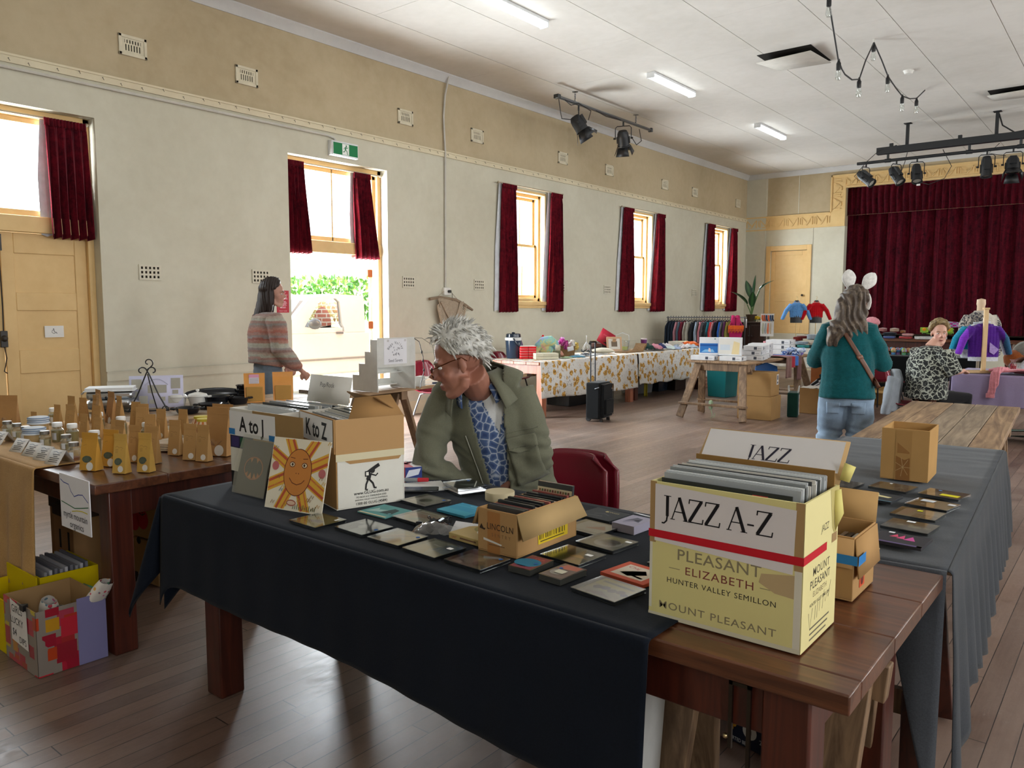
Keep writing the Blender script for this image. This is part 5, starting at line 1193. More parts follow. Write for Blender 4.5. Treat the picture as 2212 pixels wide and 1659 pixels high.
X=plane((-.089,-.0006,0),(1,0,0));b=MB();b.print_rect(-.035,.0,.025,.205,X,'ab8350',.0003);b.print_poly([(-.03,.0),(.022,.0),(.02,.095),(.0,.085),(-.032,.10)],X,'8a5f34',.0006);b.print_poly([(-.028,.155),(.018,.118),(.018,.112),(-.028,.112)],X,'946a3c',.0006)
for a in range(7):b.print_line([(-.005,.055),(-.005+.03*math.cos(a*.9),.055+.04*math.sin(a*.9))],.0022,X,'b59468',.0009)
b.build('packing_tape','gloss',bb)
r=thing('crumpled_paper','scrap of white paper inside the open empty brown box','paper',(-.79,3.62,TZ+.19));b=MB('d8d8d6');b.grid(lambda u,v:((u-.5)*.05,(v-.5)*.07,.012*nz(u*4,v*4,1)),8,8);b.build('sheet','paper',r,solid=.001)

# ------------------------------------------------------------ under the front table
def beer_box(label,loc,rz):
 r=thing('beer_carton',label,'box',loc,R(rz));b=MB('1a2136');b.box(-.40,0,0,0,.27,.13);b.build('box','paper',r,bevel=.002)
 X=plane((-.2,-.0004,0),(1,0,0));b=MB();b.print_rect(-.2,.10,.2,.13,X,'c9c9c8');b.print_text('SINCE 1876',X,-.10,.108,.016,'5a5a5e',track=1.3)
 g='cf9a2c';b.print_disc(-.07,.050,.026,X,g,.0006,.018);b.print_disc(-.043,.064,.010,X,g,.0008);b.print_line([(-.10,.045),(-.115,.04),(-.12,.052)],.005,X,g,.0006)
 for k in range(5):a=1.2+k*.28;b.print_line([(-.08+.01*math.cos(a),.06+.01*math.sin(a)),(-.08+.05*math.cos(a),.055+.045*math.sin(a))],.006,X,g,.0006)
 b.print_line([(-.085,.035),(-.09,.025)],.006,X,g);b.print_line([(-.055,.035),(-.05,.025)],.006,X,g)
 b.print_text('IMPORTED BEER',X,-.03,.008,.018,'d8d8da',.01,sx=.8);b.print_disc(.02,.062,.028,X,'d8d8d8',.0005);b.print_text('CE',X,.02,.055,.016,'2a2a34',.01,lift=.001)
 b.print_rect(-.195,.03,-.15,.085,X,'e4e4e4')
 for k in range(6):b.print_rect(-.19+k*.006,.035,-.187+k*.006,.08,X,'1c1c22',.0006)
 b.print_text('14.75 kg',X,.13,.075,.016,'c8c8cc',.006);b.print_text('24x',X,.075,.035,.022,'c8c8cc',.004);b.print_rect(.115,.018,.135,.05,X,'c8c8cc');b.print_rect(.145,.018,.18,.05,X,'b8b8bc');b.build('print','paper',r);return r
beer_box('navy beer carton under the front table with a golden emblem',(-1.05,2.62,0.002),-6)
beer_box('second navy beer carton under the front table, partly behind a table leg',(-.78,2.42,0.002),-14)
r=thing('trestle','weathered sawhorse standing under the right end of the front table','sawhorse',(-.95,2.08,0))
b=MB();b.beam((-.10,0,.60),(.50,.0,.54),.10,.045,up=(0,1,0));b.build('rail','trestle',r,bevel=.004)
for(x,y) in((-.02,-.12),(.42,-.10),(-.02,.14),(.42,.14)):b=MB();b.beam((x,y*.25,.56),(x-.04,y,.012),.10,.04,up=(0,1,0));b.build('leg','trestle',r,bevel=.004)
r=thing('white_board','white board edge standing under the front table against the cloth','board',(-1.0,1.72,.002),R(6));b=MB('c8c8c4');b.box(-.02,0,0,0,.35,.52);b.build('board','matte',r)

# ------------------------------------------------------------ tea stall: pouches, jars, cards
TT=TZ+.003
def pouch_proto(name,w,h,d,col,window=None,disc=True,sealed=.82,m='kraft'):
 r=thing(name,'','pouch');b=MB(col)
 def side(v): # half depth at relative height
  return d/2*(1-v/sealed)**.75 if v<sealed else.0008
 n=10;L=[]
 for i in range(n+1):
  v=i/n;y=side(v);ww=w/2*(1-.05*math.sin(PI*v));L.append([(-ww,-y,v*h),(0,-y*1.06,v*h),(ww,-y,v*h),(ww,y,v*h),(0,y*1.06,v*h),(-ww,y,v*h)])
 vs=[p for q in L for p in q];fs=[(i*6+j,i*6+(j+1)%6,i*6+6+(j+1)%6,i*6+6+j) for i in range(n) for j in range(6)]+[tuple(range(5,-1,-1)),tuple(range(n*6,n*6+6))]
 b.put(vs,fs);b.box(-w/2+.001,-.0022,h*.84,w/2-.001,.0022,h*.865);b.build('bag',m,r,smooth=50)
 b=MB();a=math.atan2(d/2*.62,h*.5)
 X=plane((0,-d/2-.0012,0),(1,0,0),(0,math.sin(a),math.cos(a)))
 k='6a5236';b.print_line([(-w*.34,h*.66),(-w*.2,h*.69),(-w*.05,h*.65),(w*.1,h*.67),(w*.25,h*.64)],h*.006,X,k,.0016)
 for j in range(3):b.print_rect(-w*.32,h*(.60-.035*j),w*(.2-.08*j),h*(.606-.035*j),X,k,.0016)
 if disc:b.print_disc(w*.16,h*.115,w*.21,X,'dcd8d0',.0020)
 b.build('label','paper',r)
 if window:
  b=MB();b.print_poly([(-w*.34+w*.30*(1-math.cos(t))*(.9 if t>PI else 1),h*.30+h*.085*math.sin(t)*1.1) for t in[k_*PI/9 for k_ in range(18)]],X,window,.0020)
  for j in range(5):b.print_line([(-w*.25+j*w*.07,h*.25),(-w*.2+j*w*.06,h*.35)],w*.012,X,'6f7a66' if window!='8a6a50' else 'b8a08a',.0024)
  b.build('window','gloss',r)
 return r
GP='kraft paper pouches on the tea stall'
KP='b48c58'
pn=pouch_proto('tea_pouch',.066,.170,.042,KP);pg_=pouch_proto('tea_pouch',.066,.170,.042,'c9a050','4d5648');pyo=pouch_proto('tea_pouch',.088,.165,.048,'c8943a','4d5648');pb=pouch_proto('tea_pouch',.125,.235,.060,'a87e4e','8a6a50')
def place(proto,used,x,y,a,label,group=GP,z=TT,s=1.0):
 if proto.name in used:o=dup(proto)
 else:used.add(proto.name);o=proto
 o.location=(x,y,z);o.rotation_euler=(0,0,R(a));o.scale=(s,s,s);o['label']=label
 if group:o['group']=group
 elif 'group' in o:del o['group']
 return o
US=set()
place(pyo,US,-3.60,1.50,22,'golden yellow tea pouch nearest the stall corner, leaf window at lower left',None);place(pyo,US,-3.62,1.60,20,'orange tea pouch just behind the golden yellow one at the stall corner',None)
place(pg_,US,-3.43,1.555,24,'narrow yellow tea pouch with leaf window nearest the table edge',None);place(pg_,US,-3.375,1.635,24,'narrow yellow tea pouch with leaf window beside the corner edge, farther one',None)
for(x,y,a,lb) in((-3.635,1.715,20,'kraft tea pouch with round white sticker between the two yellow window pouches'),(-3.545,1.75,26,'kraft tea pouch with round white sticker behind the right yellow window pouch'),(-3.655,1.92,22,'lone kraft tea pouch with round sticker standing by the folded towel'),(-3.485,1.905,30,'left one of two kraft tea pouches in front of the largest bag'),(-3.405,1.925,22,'right one of two kraft tea pouches in front of the largest bag'),(-3.86,1.75,12,'kraft tea pouch leaning right, behind the orange pouch')):
 place(pn,US,x,y,a,lb,None)
place(pb,US,-3.485,2.05,22,'largest kraft bag with an oval window at the right end of the tea stall',None);place(pb,US,-3.575,2.13,20,'tall kraft bag standing right behind the largest one',None)
random.seed(14);cr='kraft tea pouch in the crowd at the back of the tea stall';GC='kraft pouches crowded at the back of the tea stall'
for(x,y,a,s) in((-4.10,2.05,20,.66),(-4.02,1.98,30,.95),(-4.28,2.06,30,1.0),(-4.18,2.12,18,.95),(-4.42,2.14,32,1.0),(-4.55,2.16,22,1.0),(-4.36,1.86,20,.75),(-4.62,1.97,15,.95),(-4.02,2.16,15,1.0),(-4.5,1.85,20,.8),(-4.9,2.10,-10,1.15),(-4.78,2.17,-5,1.1),(-4.86,1.92,18,.9),(-4.98,1.90,16,.85),(-4.74,1.88,18,.95),(-5.08,2.02,12,1.05),(-5.02,2.14,10,1.05),(-5.16,2.12,18,.9),(-4.66,2.20,8,.85),(-5.0,1.78,24,.66),(-4.25,1.90,28,.7)):
 place(pn,US,x,y,a+random.uniform(-4,4),cr,GC,s=s)
for(x,y,a) in((-5.13,2.2,-8),(-4.95,2.2,-5),(-5.2,1.72,40)):place(pb,US,x,y,a,'tall kraft bag at the far back of the tea stall','tall kraft bags at the far back of the tea stall',s=.85)
def jar_proto(rad,h,lid,fill,fc,square=True):
 r=thing('spice_jar','','jar');b=MB();k=h
 pr=[(rad*.92,0),(rad,.004),(rad,k*.62),(rad*.72,k*.74),(rad*.70,k*.80)]
 b.lathe(pr,8 if square else 18);b.build('glass','jarglass',r,smooth=25)
 b=MB(lid);b.lathe([(rad*.80,k*.79),(rad*.82,k*.80),(rad*.82,k*.97),(rad*.76,k)],18);b.build('lid','metal' if lid!='e4e4e2' else 'satin',r)
 b=MB(fc);b.lathe([(rad*.86,.004),(rad*.92,.008),(rad*.92,k*fill),(rad*.3,k*fill+.002),(.001,k*fill+.002)],8 if square else 18);b.build('contents','matte',r)
 b=MB('dfe2ea');b.cbox(rad*.3,-rad*.93,k*.34,rad*.9,.001,k*.34);b.build('sticker','paper',r);return r
JG='square spice jars along the hessian'
ja=jar_proto(.028,.085,'8a8884',.45,'b9ad8a');jb=jar_proto(.027,.090,'8f8c88',.22,'9a6248');jt=jar_proto(.031,.108,'e4e4e2',.62,'9a8a5c',False)
place(jb,US,-3.86,1.535,22,'square spice jar with reddish brown powder, rightmost on the hessian',None)
for(x,y,lb) in((-3.95,1.63,'square spice jar just left of the reddish brown one'),(-4.16,1.62,'square spice jar with grey lid, third from the right'),(-4.37,1.60,'square spice jar with grey lid, fourth from the right'),(-4.62,1.60,'square pale salt jar, third from the left end'),(-4.77,1.61,'square spice jar, second from the left end'),(-4.91,1.61,'square spice jar at the left end of the row')):place(ja,US,x,y,20,lb,None)
for(x,y,lb) in((-4.03,1.70,'tall jar with white lid behind the orange pouch'),(-4.36,1.73,'tall wide jar with white lid in the middle of the stall'),(-4.10,2.0,'tall jar with white lid among the pouches near the towel'),(-4.44,2.02,'tall jar with white lid beyond the leaning pouches'),(-4.72,2.02,'tall jar with white lid before the metal cooker'),(-5.14,1.94,'dark-filled tall jar at the far left of the stall'),(-4.47,1.70,'tall jar with pale lid behind the square jars')):place(jt,US,x,y,20,lb,None)
def cloth_jar(label,x,y,h=.11):
 r=thing('preserve_jar',label,'jar',(x,y,TT));b=MB('b09468');b.lathe([(.045,0),(.048,.005),(.048,h*.8),(.04,h*.86)],18);b.build('jar','gloss',r)
 b=MB('d4dbe2');b.lathe([(.058,h*.62),(.055,h*.70),(.050,h*.78),(.056,h*.86),(.050,h*.93),(.046,h*.97),(.001,h)],20);b.build('cloth_cover','cloth',r)
 b=MB('6f86a8')
 for z in(.70,.80,.90):b.lathe([(.0545,h*z),(.0555,h*z+.002),(.0545,h*z+.004)],20)
 b.build('stripes','cloth',r)
cloth_jar('stack-like jar with blue striped cloth cover at the left of the tea stall',-4.80,1.73);cloth_jar('jar with blue striped cloth cover nearer the tent cards',-4.46,1.585,.10)
for i,(x,y,lb) in enumerate(((-4.64,1.50,'leftmost folded price card standing on the hessian'),(-4.31,1.48,'second folded price card from the left'),(-4.14,1.475,'third folded price card from the left'),(-3.99,1.47,'fourth folded price card from the left'),(-3.84,1.465,'rightmost folded price card by the reddish jar'))):
 r=thing('price_card',lb,'card',(x,y,TT+.004),R(12));b=MB('d9d5d0');b.put([(-.05,-.045,0),(.05,-.045,0),(.05,.0,.062),(-.05,.0,.062),(.05,.04,0),(-.05,.04,0)],[(0,1,2,3),(3,2,4,5)]);b.build('card','paper',r,solid=.001)
 b=MB();X=plane((0,-.0455,0),(1,0,0),(0,.588,.809));b.print_line([(-.03,.062),(-.01,.066),(.01,.060),(.03,.064)],.002,X,'5a6a8a',.001)
 for j,w_ in enumerate((.05,.03,.07,.06,.065)):b.print_rect(-w_/2,.05-j*.009,w_/2,.053-j*.009,X,'3a3a40',.001)
 b.build('lettering','paper',r)
 # amber jars with yellow lids, folded towel
for i,(x,y) in enumerate(((-3.80,2.14),(-3.70,2.10))):
 r=thing('honey_jar',['amber jar with a yellow lid and frilled cover, left one','amber jar with a yellow lid and frilled cover, right one'][i],'jar',(x,y,TT));b=MB('8a3c1c');b.lathe([(.036,0),(.04,.005),(.04,.10),(.033,.118)],18);b.build('jar','gloss',r)
 b=MB('c9b83a');b.lathe([(.036,.140),(.037,.142),(.037,.154),(.001,.156)],20);b.build('lid','satin',r);b=MB('c97a4a');n_=24
 b.grid(lambda u,v:((.036+.012*v+.004*v*math.sin(u*2*PI*11))*math.cos(2*PI*u),(.036+.012*v+.004*v*math.sin(u*2*PI*11))*math.sin(2*PI*u),.142-.03*v),66,4,colfn=lambda u,v:lin('c97a4a') if int(u*22)%2 else lin('e0c8a8'));b.build('frill','cloth',r)
r=thing('tea_towel','folded cream tea towel lying at the back of the tea stall','towel',(-3.82,2.02,TT),R(25));b=MB('c9b59c')
for k in range(4):b.grid(lambda u,v:((u-.5)*(.26-.01*k),(v-.5)*(.22-.012*k),.006+k*.009+.004*nz(u*4,v*4,k)),14,12)
b.build('folds','cloth',r,solid=.006);b=MB('8aa4c8');b.cbox(.06,.05,.042,.05,.03,.001);b.build('print','cloth',r)

# ------------------------------------------------------------ under and in front of the tea stall
def mat_wrap():
 m=NT('patterned_gift_wrap');out=None;c=lin('8a8078')
 cur=m.mix(0.0,c,c)
 for sc,cols,off,thr in((11,('9c1c30','b02038','a83a50'),0.0,.58),(14,('c8b820','b8401c','9a1830'),3.1,.50),(9,('b06078','c2283a','7a1428'),7.7,.42)):
  tc=m.new('TexCoord');mp=m.new('Mapping');mp.inputs['Location'].default_value=(off,off*1.3,off*.7);m.link(tc.outputs['Object'],mp.inputs['Vector'])
  vo=m.new('TexVoronoi',i_Scale=sc,distance='CHEBYCHEV',i_Randomness=.75);m.link(mp.outputs['Vector'],vo.inputs['Vector'])
  sp=m.new('SeparateColor');m.link(vo.outputs['Color'],sp.inputs[0])
  on=m.math('MULTIPLY',m.math('LESS_THAN',vo.outputs['Distance'],.36),m.math('LESS_THAN',sp.outputs[1],thr))
  cur=m.mix(on,cur,m.ramp(sp.outputs[0],[(0.0,lin(cols[0])),(.4,lin(cols[1])),(.8,lin(cols[2]))]))
 m.base(cur);m.set(Roughness=.25,Coat_Weight=.4);return m.m
M['wrap']=mat_wrap()
r=thing('lucky_dip_box','box in red and yellow gift wrap marked GIRLS LUCKY DIPS on the floor','box',(-3.365,1.162,.002));w_,d_,h_=.335,.265,.272
b=MB('a5845c');b.box(-w_,0,0,0,d_,.005).box(-w_,0,.005,0,.004,h_-.001).box(-w_,d_-.004,.005,0,d_,h_).box(-w_,.004,.005,-w_+.004,d_-.004,h_).box(-.004,.004,.005,0,d_-.004,h_-.001);b.build('carton','card',r)
b=MB();b.box(-w_-.001,-.0015,.001,.0015,-.0003,h_+.001).box(.0003,-.0015,.001,.0015,d_*.62,h_+.001);b.build('gift_wrap','wrap',r)
b=MB('7d7aa6');b.box(.0016,d_*.58,.0,.003,d_+.004,h_+.012);b.build('mauve_paper','paper',r)
b=MB('e6e2e0');X=plane((-.17,-.004,.20),(1,0,0));b.print_poly([(-.085,-.10),(.09,-.11),(.085,.055),(-.085,.075)],X,'e4e0de',0)
for t,x,y,s in(('GIRLS',-.015,.025,.045),('LUCKY',-.02,-.025,.042),('$4',-.05,-.075,.042),('DIPS',.035,-.095,.038)):b.print_text(t,X,x,y,s,'1a1a1c',.0,lift=.0006)
b.build('sign','paper',r);b=MB('17171a');b.prism([(-.02,-.012),(.02,-.012),(.0,.014)],-.012,.012,Matrix.Translation((-.10,-.004,.272)));b.build('clip','black_metal',r)
b=MB('3f7a5c');b.put([(-.20,d_-.003,h_-.035),(-.08,d_-.003,h_-.03),(-.07,d_+.001,h_+.012),(-.20,d_+.001,h_+.004)],[(0,1,2,3)]);b.build('green_tape','gloss',r,solid=.001)
def mat_dots():
 m=NT('dotted_wrapping');v=m.coord();vo=m.new('TexVoronoi',i_Scale=42,i_Randomness=.6);m.link(v,vo.inputs['Vector']);sp=m.new('SeparateColor');m.link(vo.outputs['Color'],sp.inputs[0])
 on=m.math('LESS_THAN',vo.outputs['Distance'],.34);col=m.ramp(sp.outputs[0],[(.0,lin('c84a5a')),(.25,lin('d8a04a')),(.5,lin('6a9a7a')),(.7,lin('6a8a9a')),(.9,lin('d06a9a'))]);col.node.color_ramp.interpolation='CONSTANT'
 m.base(m.mix(on,lin('e2dcd4'),col));m.set(Roughness=.35);return m.m
M['dots']=mat_dots()
for i,(x,y,z,rx,ry,sx,sy,sz,lb) in enumerate(((-.03,.23,.24,-.3,.55,.05,.09,.24,'tall dotted gift parcel sticking up at the corner of the lucky dip box'),(-.14,.10,.20,.2,.35,.09,.07,.16,'dotted gift parcel leaning at the front of the lucky dip box'),(-.10,.17,.19,.9,.2,.14,.06,.11,'dotted gift parcel lying behind the leaning one'),(-.055,.12,.17,.1,-.5,.03,.06,.16,'thin dotted gift parcel in the middle of the lucky dip box'))):
 o=thing('gift_parcel',lb,'gift');b=MB();b.grid(lambda u,v:(sx/2*math.cos(2*PI*u)*(abs(math.cos(2*PI*u))+.3)**-.45*(1-.25*abs(2*v-1)**3),sy/2*math.sin(2*PI*u)*(abs(math.sin(2*PI*u))+.3)**-.45*(1-.25*abs(2*v-1)**3),(v-.5)*sz),20,8);b.put([(0,0,0)],[]);b.build('wrapping','dots',o,smooth=40)
 o.location=(-3.365+x,1.162+y,z);o.rotation_euler=(rx,ry,.3*i)
r=thing('yellow_box','bright yellow cardboard box at the left edge, brown inside','box',(-3.722,1.165,.002));b=MB('d2b800');b.box(-.34,0,0,0,.005,.235).box(-.005,.005,0,0,.13,.235).box(-.34,.13,0,.0,.135,.30).box(-.34,.005,0,-.335,.13,.235);b.build('body','card',r);b=MB('8a6a48');b.box(-.335,.006,.004,-.006,.129,.008);b.build('base','card',r)
r=thing('record_box','second yellow box holding grey papers at the left edge','box',(-3.75,1.32,.002));b=MB('d2b800');b.box(-.34,0,0,0,.005,.285).box(-.005,.005,0,0,.25,.285).box(-.34,.245,0,-.005,.25,.285).box(-.34,.005,0,-.335,.245,.285);b.build('body','card',r)
b=MB('9a9aa0')
for k in range(9):b.box(-.32,.03+k*.022,.004,-.03,.042+k*.022,.295+.004*(k%3),c=['8f8f96','b8b8c0','70707a'][k%3])
b.build('papers','paper',r)
def slot_box(label,loc,rz,w,d,h,col,slots,top='3a2e26'):
 r=thing('produce_box',label,'box',loc,R(rz));b=MB(col);b.box(-w,0,0,0,d,h);b.build('body','card',r,bevel=.004)
 b=MB('120e0b');X=plane((0,-.0006,0),(1,0,0))
 for(x,z0,z1) in slots:b.print_poly([(x-.012,z0),(x+.012,z0),(x+.012,z1),(x-.012,z1)],X,'120e0b')
 b.build('hand_slots','matte',r);b=MB(top);b.box(-w-.004,-.004,h,.004,d+.004,h+.06);b.build('lid','card',r,bevel=.003);return r
slot_box('brown produce box with tall hand slots under the tea stall',(-4.24,1.66,.05),0,.24,.32,.34,'8f6d48',[(-.055,.17,.27),(-.16,.17,.27)]);slot_box('narrow brown produce box beside the slotted one under the tea stall',(-4.50,1.70,.06),0,.13,.30,.34,'84633f',[(-.06,.16,.27)])
b_=thing('board_stack','low stack of dark boards carrying the produce boxes under the tea stall','boards',(-4.45,1.82,0));b=MB('2a2019');b.box(-.30,-.12,0,.25,.2,.048);b.build('boards','matte',b_)
for i,(z,lb) in enumerate(((.0,'plain lower produce box with round holes under the tea stall'),(.245,'produce box with two red tomatoes under the tea stall'))):
 r=thing('produce_box',lb,'box',(-4.00,1.98,.003+z),R(4));b=MB('9a7850');b.box(-.36,0,0,0,.27,.235);b.build('body','card',r,bevel=.005)
 b=MB();X=plane((-.18,-.0006,0),(1,0,0));Xs=plane((.0006,.12,0),(0,1,0))
 for XX,s in((X,1),(Xs,.8)):
  if i:
   for q in(-.04,.045):b.print_disc(q*s,.085+.02*(q>0),.056*s,XX,'a3222c');b.print_line([(q*s-.03,.135),(q*s,.125),(q*s+.03,.14)],.006,XX,'22301c',.0006);b.print_line([(q*s,.125),(q*s+.005,.15)],.006,XX,'22301c',.0006)
  else:b.print_disc(.0,.225,.02,XX,'120e0b');b.print_disc(.07,.02,.02,XX,'120e0b')
 b.build('print','paper',r)
 if i:b=MB('d8d4c8');b.box(-.14,-.005,.235,-.06,.02,.238);b.build('label','paper',r)

 # ------------------------------------------------------------ cookware on the plank table
TBZ=.743
def casserole(label,x,y,rad,h,col,lid=True,m='gloss',grp=None,handles=True):
 r=thing('casserole' if lid else 'pan',label,'cookware',(x,y,TBZ),R(60),grp);b=MB(col);b.lathe([(rad*.72,0),(rad*.8,.004),(rad,h),(rad*1.06,h+.003),(rad*1.06,h+.008),(rad*.96,h+.006),(rad*.76,.012),(.001,.010)],24);b.build('pot',m,r)
 if handles:
  for s in(-1,1):b=MB(col);b.tube([(s*rad*.98,-.022,h-.002),(s*(rad+.024),-.018,h+.002),(s*(rad+.024),.018,h+.002),(s*rad*.98,.022,h-.002)],.007,6);b.build('handle',m,r)
 if lid:b=MB(col);b.lathe([(rad*1.05,h+.008),(rad*.9,h+.022),(rad*.3,h+.034),(.001,h+.035)],24);b.lathe([(.006,h+.033),(.008,h+.042),(.014,h+.048),(.012,h+.056),(.001,h+.058)],14);b.build('lid',m,r)
 return r
WP,BK='d4d3cf','14161c'
casserole('small white lidded casserole on the cookware table, left one',-5.68,3.01,.068,.065,WP);casserole('small white lidded casserole on the cookware table, right one',-5.58,3.12,.070,.068,WP)
casserole('black oval dish nearest the table edge',-5.22,2.84,.085,.035,BK,False);casserole('deep black dish in the middle of the black cookware',-5.53,3.24,.10,.06,BK,False);casserole('black dish under the deep one',-5.36,3.10,.095,.03,BK,False);casserole('black round dish at the right of the cookware',-5.45,3.38,.08,.045,BK,False)
r=thing('roasting_pan','large black roasting pan standing on edge behind the dishes','cookware',(-5.74,3.36,TBZ),R(58));b=MB(BK);b.ball((0,0,.055),.24,.035,.055,24);b.build('pan','gloss',r)
for i in range(3):r=thing('bowl',['bottom black cup of the stack by the orange pouches','middle black cup of the stack by the orange pouches','top black cup of the stack by the orange pouches'][i],'cookware',(-5.60,3.53,TBZ+i*.034));b=MB(BK);b.lathe([(.05,0),(.052,.004),(.060,.05),(.066,.054),(.064,.060),(.05,.056),(.045,.01),(.001,.008)],20);b.build('bowl','gloss',r)
r=thing('cooker','silver metal slow cooker with clipped lids at the end of the cookware table','cooker',(-5.76,2.56,TBZ),R(58))
b=MB('c3c7cc');b.ball((0,0,.05),.19,.11,.05,20).lathe([(.17,.04),(.185,.06),(.185,.085),(.17,.09)],4,Matrix.Rotation(PI/4,4,'Z'));b.build('lower_pan','metal',r,bevel=.01)
b=MB('b8bcc1');b.box(-.15,-.085,.09,.15,.085,.15);b.build('upper_pan','metal',r,bevel=.02);b=MB('e3e6e8');b.box(-.155,-.09,.15,.155,.09,.175).box(-.165,-.095,.148,.165,.095,.154);b.build('lid','satin',r,bevel=.01)
b=MB('d8dade');b.tube([(-.165,-.02,.15),(-.185,-.02,.13),(-.185,.02,.13),(-.165,.02,.15)],.006,6);b.build('latch','metal',r)
for x in(-.02,.06):b=MB('111114');b.ball((x,-.09,.105),.010);b.build('knob','gloss',r)
r=thing('display_board','pale lilac picture board standing behind the wire easel','board',(-5.70,2.86,TBZ),R(57));
b=MB('c8c6dc');a=.18;b.put([(-.185,.0,0),(.185,0,0),(.185,.05,.235),(-.185,.05,.235)],[(0,1,2,3)]);b.build('panel','paper',r,solid=.004)
b=MB();X=plane((0,-.003,0),(1,0,0),(0,.05,.235));g='a8a498'
for q in((-.17,.14,-.10,.215),(-.06,.11,.07,.17),(.10,.14,.165,.22),(-.17,.08,-.13,.125),(-.12,.02,-.06,.09),(-.05,.03,-.01,.06),(.08,.03,.15,.085),(.11,.10,.15,.13),(.03,.05,.06,.08)):b.print_rect(*q,X,g,.0005)
b.print_line([(-.08+.16*k/10,.17+.045*math.sin(PI*k/10)) for k in range(11)],.006,X,'b0aec4',.0008);b.print_text('$10',X,-.15,.03,.03,'8a8a8e',lift=.001);b.build('print','paper',r)
# wire easel with scrolls
def spiral(cx,cz,r0,r1,a0,a1,n=18,y=0):return[(cx+(r0+(r1-r0)*k/n)*math.cos(a0+(a1-a0)*k/n),y,cz+(r0+(r1-r0)*k/n)*math.sin(a0+(a1-a0)*k/n)) for k in range(n+1)]
r=thing('wire_easel','black wrought wire easel with scrolled top on the cookware table','easel',(-5.50,2.70,TBZ),R(57))
b=MB('17171a')
b.tube([(-.13,-.02,.005),(-.07,0,.12),(-.01,.02,.27),(0,.022,.29)],.005,6).tube([(.13,-.02,.005),(.07,0,.12),(.01,.02,.27),(0,.022,.29)],.005,6).tube([(0,.022,.27),(.02,.08,.12),(.04,.14,.005)],.004,6);b.build('legs','black_metal',r)
b=MB('17171a');b.tube(spiral(-.035,.292,.035,.010,0,4.6),.0045,6).tube(spiral(.035,.292,.035,.010,PI,PI-4.6),.0045,6).tube([(0,.0,.29),(.012,0,.31)]+spiral(.010,.352,.032,.010,-.6,4.6),.0045,6);b.build('scrolls','black_metal',r)
b=MB('17171a');b.tube([(-.135,-.015,.01),(.135,-.015,.01)],.005,6).tube([(-.135,-.015,.01),(-.145,-.05,.02)],.005,6).tube([(.135,-.015,.01)]+[(p[2],p[0]-.05,p[1]) for p in[]]+[(.135+.02*math.cos(k*.6)-.02,-.05-.01*k/8,.025+.02*math.sin(k*.6)) for k in range(9)],.004,6);b.build('rest','black_metal',r)
# orange stand-up pouches
for i,(x,y) in enumerate(((-5.44,3.52),(-5.38,3.74))):
 r=thing('orange_pouch',['left translucent orange stand-up pouch with a pink and white label','right translucent orange stand-up pouch behind the Pop/Rock flap'][i],'pouch',(x,y,TBZ),R(58));w_,h_,d_=.15,.23,.07
 b=MB('d9933a');L=[(0,1.0),(.25,.85),(.55,.5),(.8,.12),(.84,.01),(1,.01)];vs=[]
 for v,k in L:vs+=[(-w_/2*(1+.06*v),-d_/2*k,v*h_),(w_/2*(1+.06*v),-d_/2*k,v*h_),(w_/2*(1+.06*v),d_/2*k,v*h_),(-w_/2*(1+.06*v),d_/2*k,v*h_)]
 b.put(vs,[(q*4+j,q*4+(j+1)%4,q*4+4+(j+1)%4,q*4+4+j) for q in range(5) for j in range(4)]+[(3,2,1,0)]);b.build('bag','satin',r,smooth=40)
 b=MB('b58a48');b.box(-w_/2+.01,-d_/2-.002,.008,w_/2-.012,-d_/2*.7,.125);b.build('contents','kraft',r,bevel=.008)
 if i==0:
  b=MB();X=plane((0,-.012,.15),(1,0,0),(0,.12,1));b.print_rect(-.04,-.01,.035,.07,X,'d8d0d8');b.print_rect(-.04,.045,.035,.07,X,'d89ab8',.0006)
  for k in range(6):b.print_rect(-.035,.035-k*.007,.03,.038-k*.007,X,'a8a4b0',.0006)
  b.build('label','paper',r)

  # ------------------------------------------------------------ seed rack table
TCZ=.733
r=thing('seed_rack','white stepped seed packet rack with a Seed Savers sign on its back','rack',(-5.30,4.67,TCZ),0) # steps descend towards the wall
P=[(0,0),(-.34,0),(-.34,.145),(-.25,.145),(-.25,.25),(-.165,.25),(-.165,.36),(-.09,.36),(-.09,.47),(0,.47)]
SW=Matrix(((1,0,0,0),(0,0,1,0),(0,1,0,0),(0,0,0,1)))
for y in(0,.46):b=MB('d6d5cf');b.prism(P,y,y+.012,SW);b.build('side_panel','satin',r,bevel=.002)
b=MB('d2d1cb');b.box(-.012,.012,.22,0,.46,.485);b.build('back_panel','satin',r)
for(x0,x1,z,zl) in((-.34,-.24,.03,.15),(-.25,-.16,.15,.255),(-.165,-.08,.26,.365),(-.09,-.01,.37,.475)):
 b=MB('dad9d3');b.box(x0,.012,z,x1,.46,z+.008).box(x0,.012,z,x0+.008,.46,z+.055);b.build('shelf','satin',r)
b=MB('e6e5ea');X=plane((.0008,.22,.36),(0,1,0));b.print_rect(-.14,-.115,.14,.115,X,'e6e5ea',.0005);b.build('sheet','paper',r)
b=MB();k='55555c'
for i,ch in enumerate('Bega Valley'):
 a=2.75-i*.235;b.print_text(ch,plane((.0018,.22+.092*math.cos(a),.355+.082*math.sin(a)),(0,math.sin(a),-math.cos(a)),(0,math.cos(a),math.sin(a))),0,-.01,.036,k)
b.print_text('Seed Savers',X,0,-.095,.040,k,.004,lift=.001,sx=.9);random.seed(4)
for i in range(16):x,y=random.uniform(-.05,.05),random.uniform(-.04,.04);b.print_line([(x,y),(x+.012,y+.008),(x+.008,y-.008)],.004,X,k,.001)
for y in(-.09,.12):b.print_rect(y-.012,.088,y+.012,.108,X,'c8c4c4',.001)
b.build('lettering','paper',r)
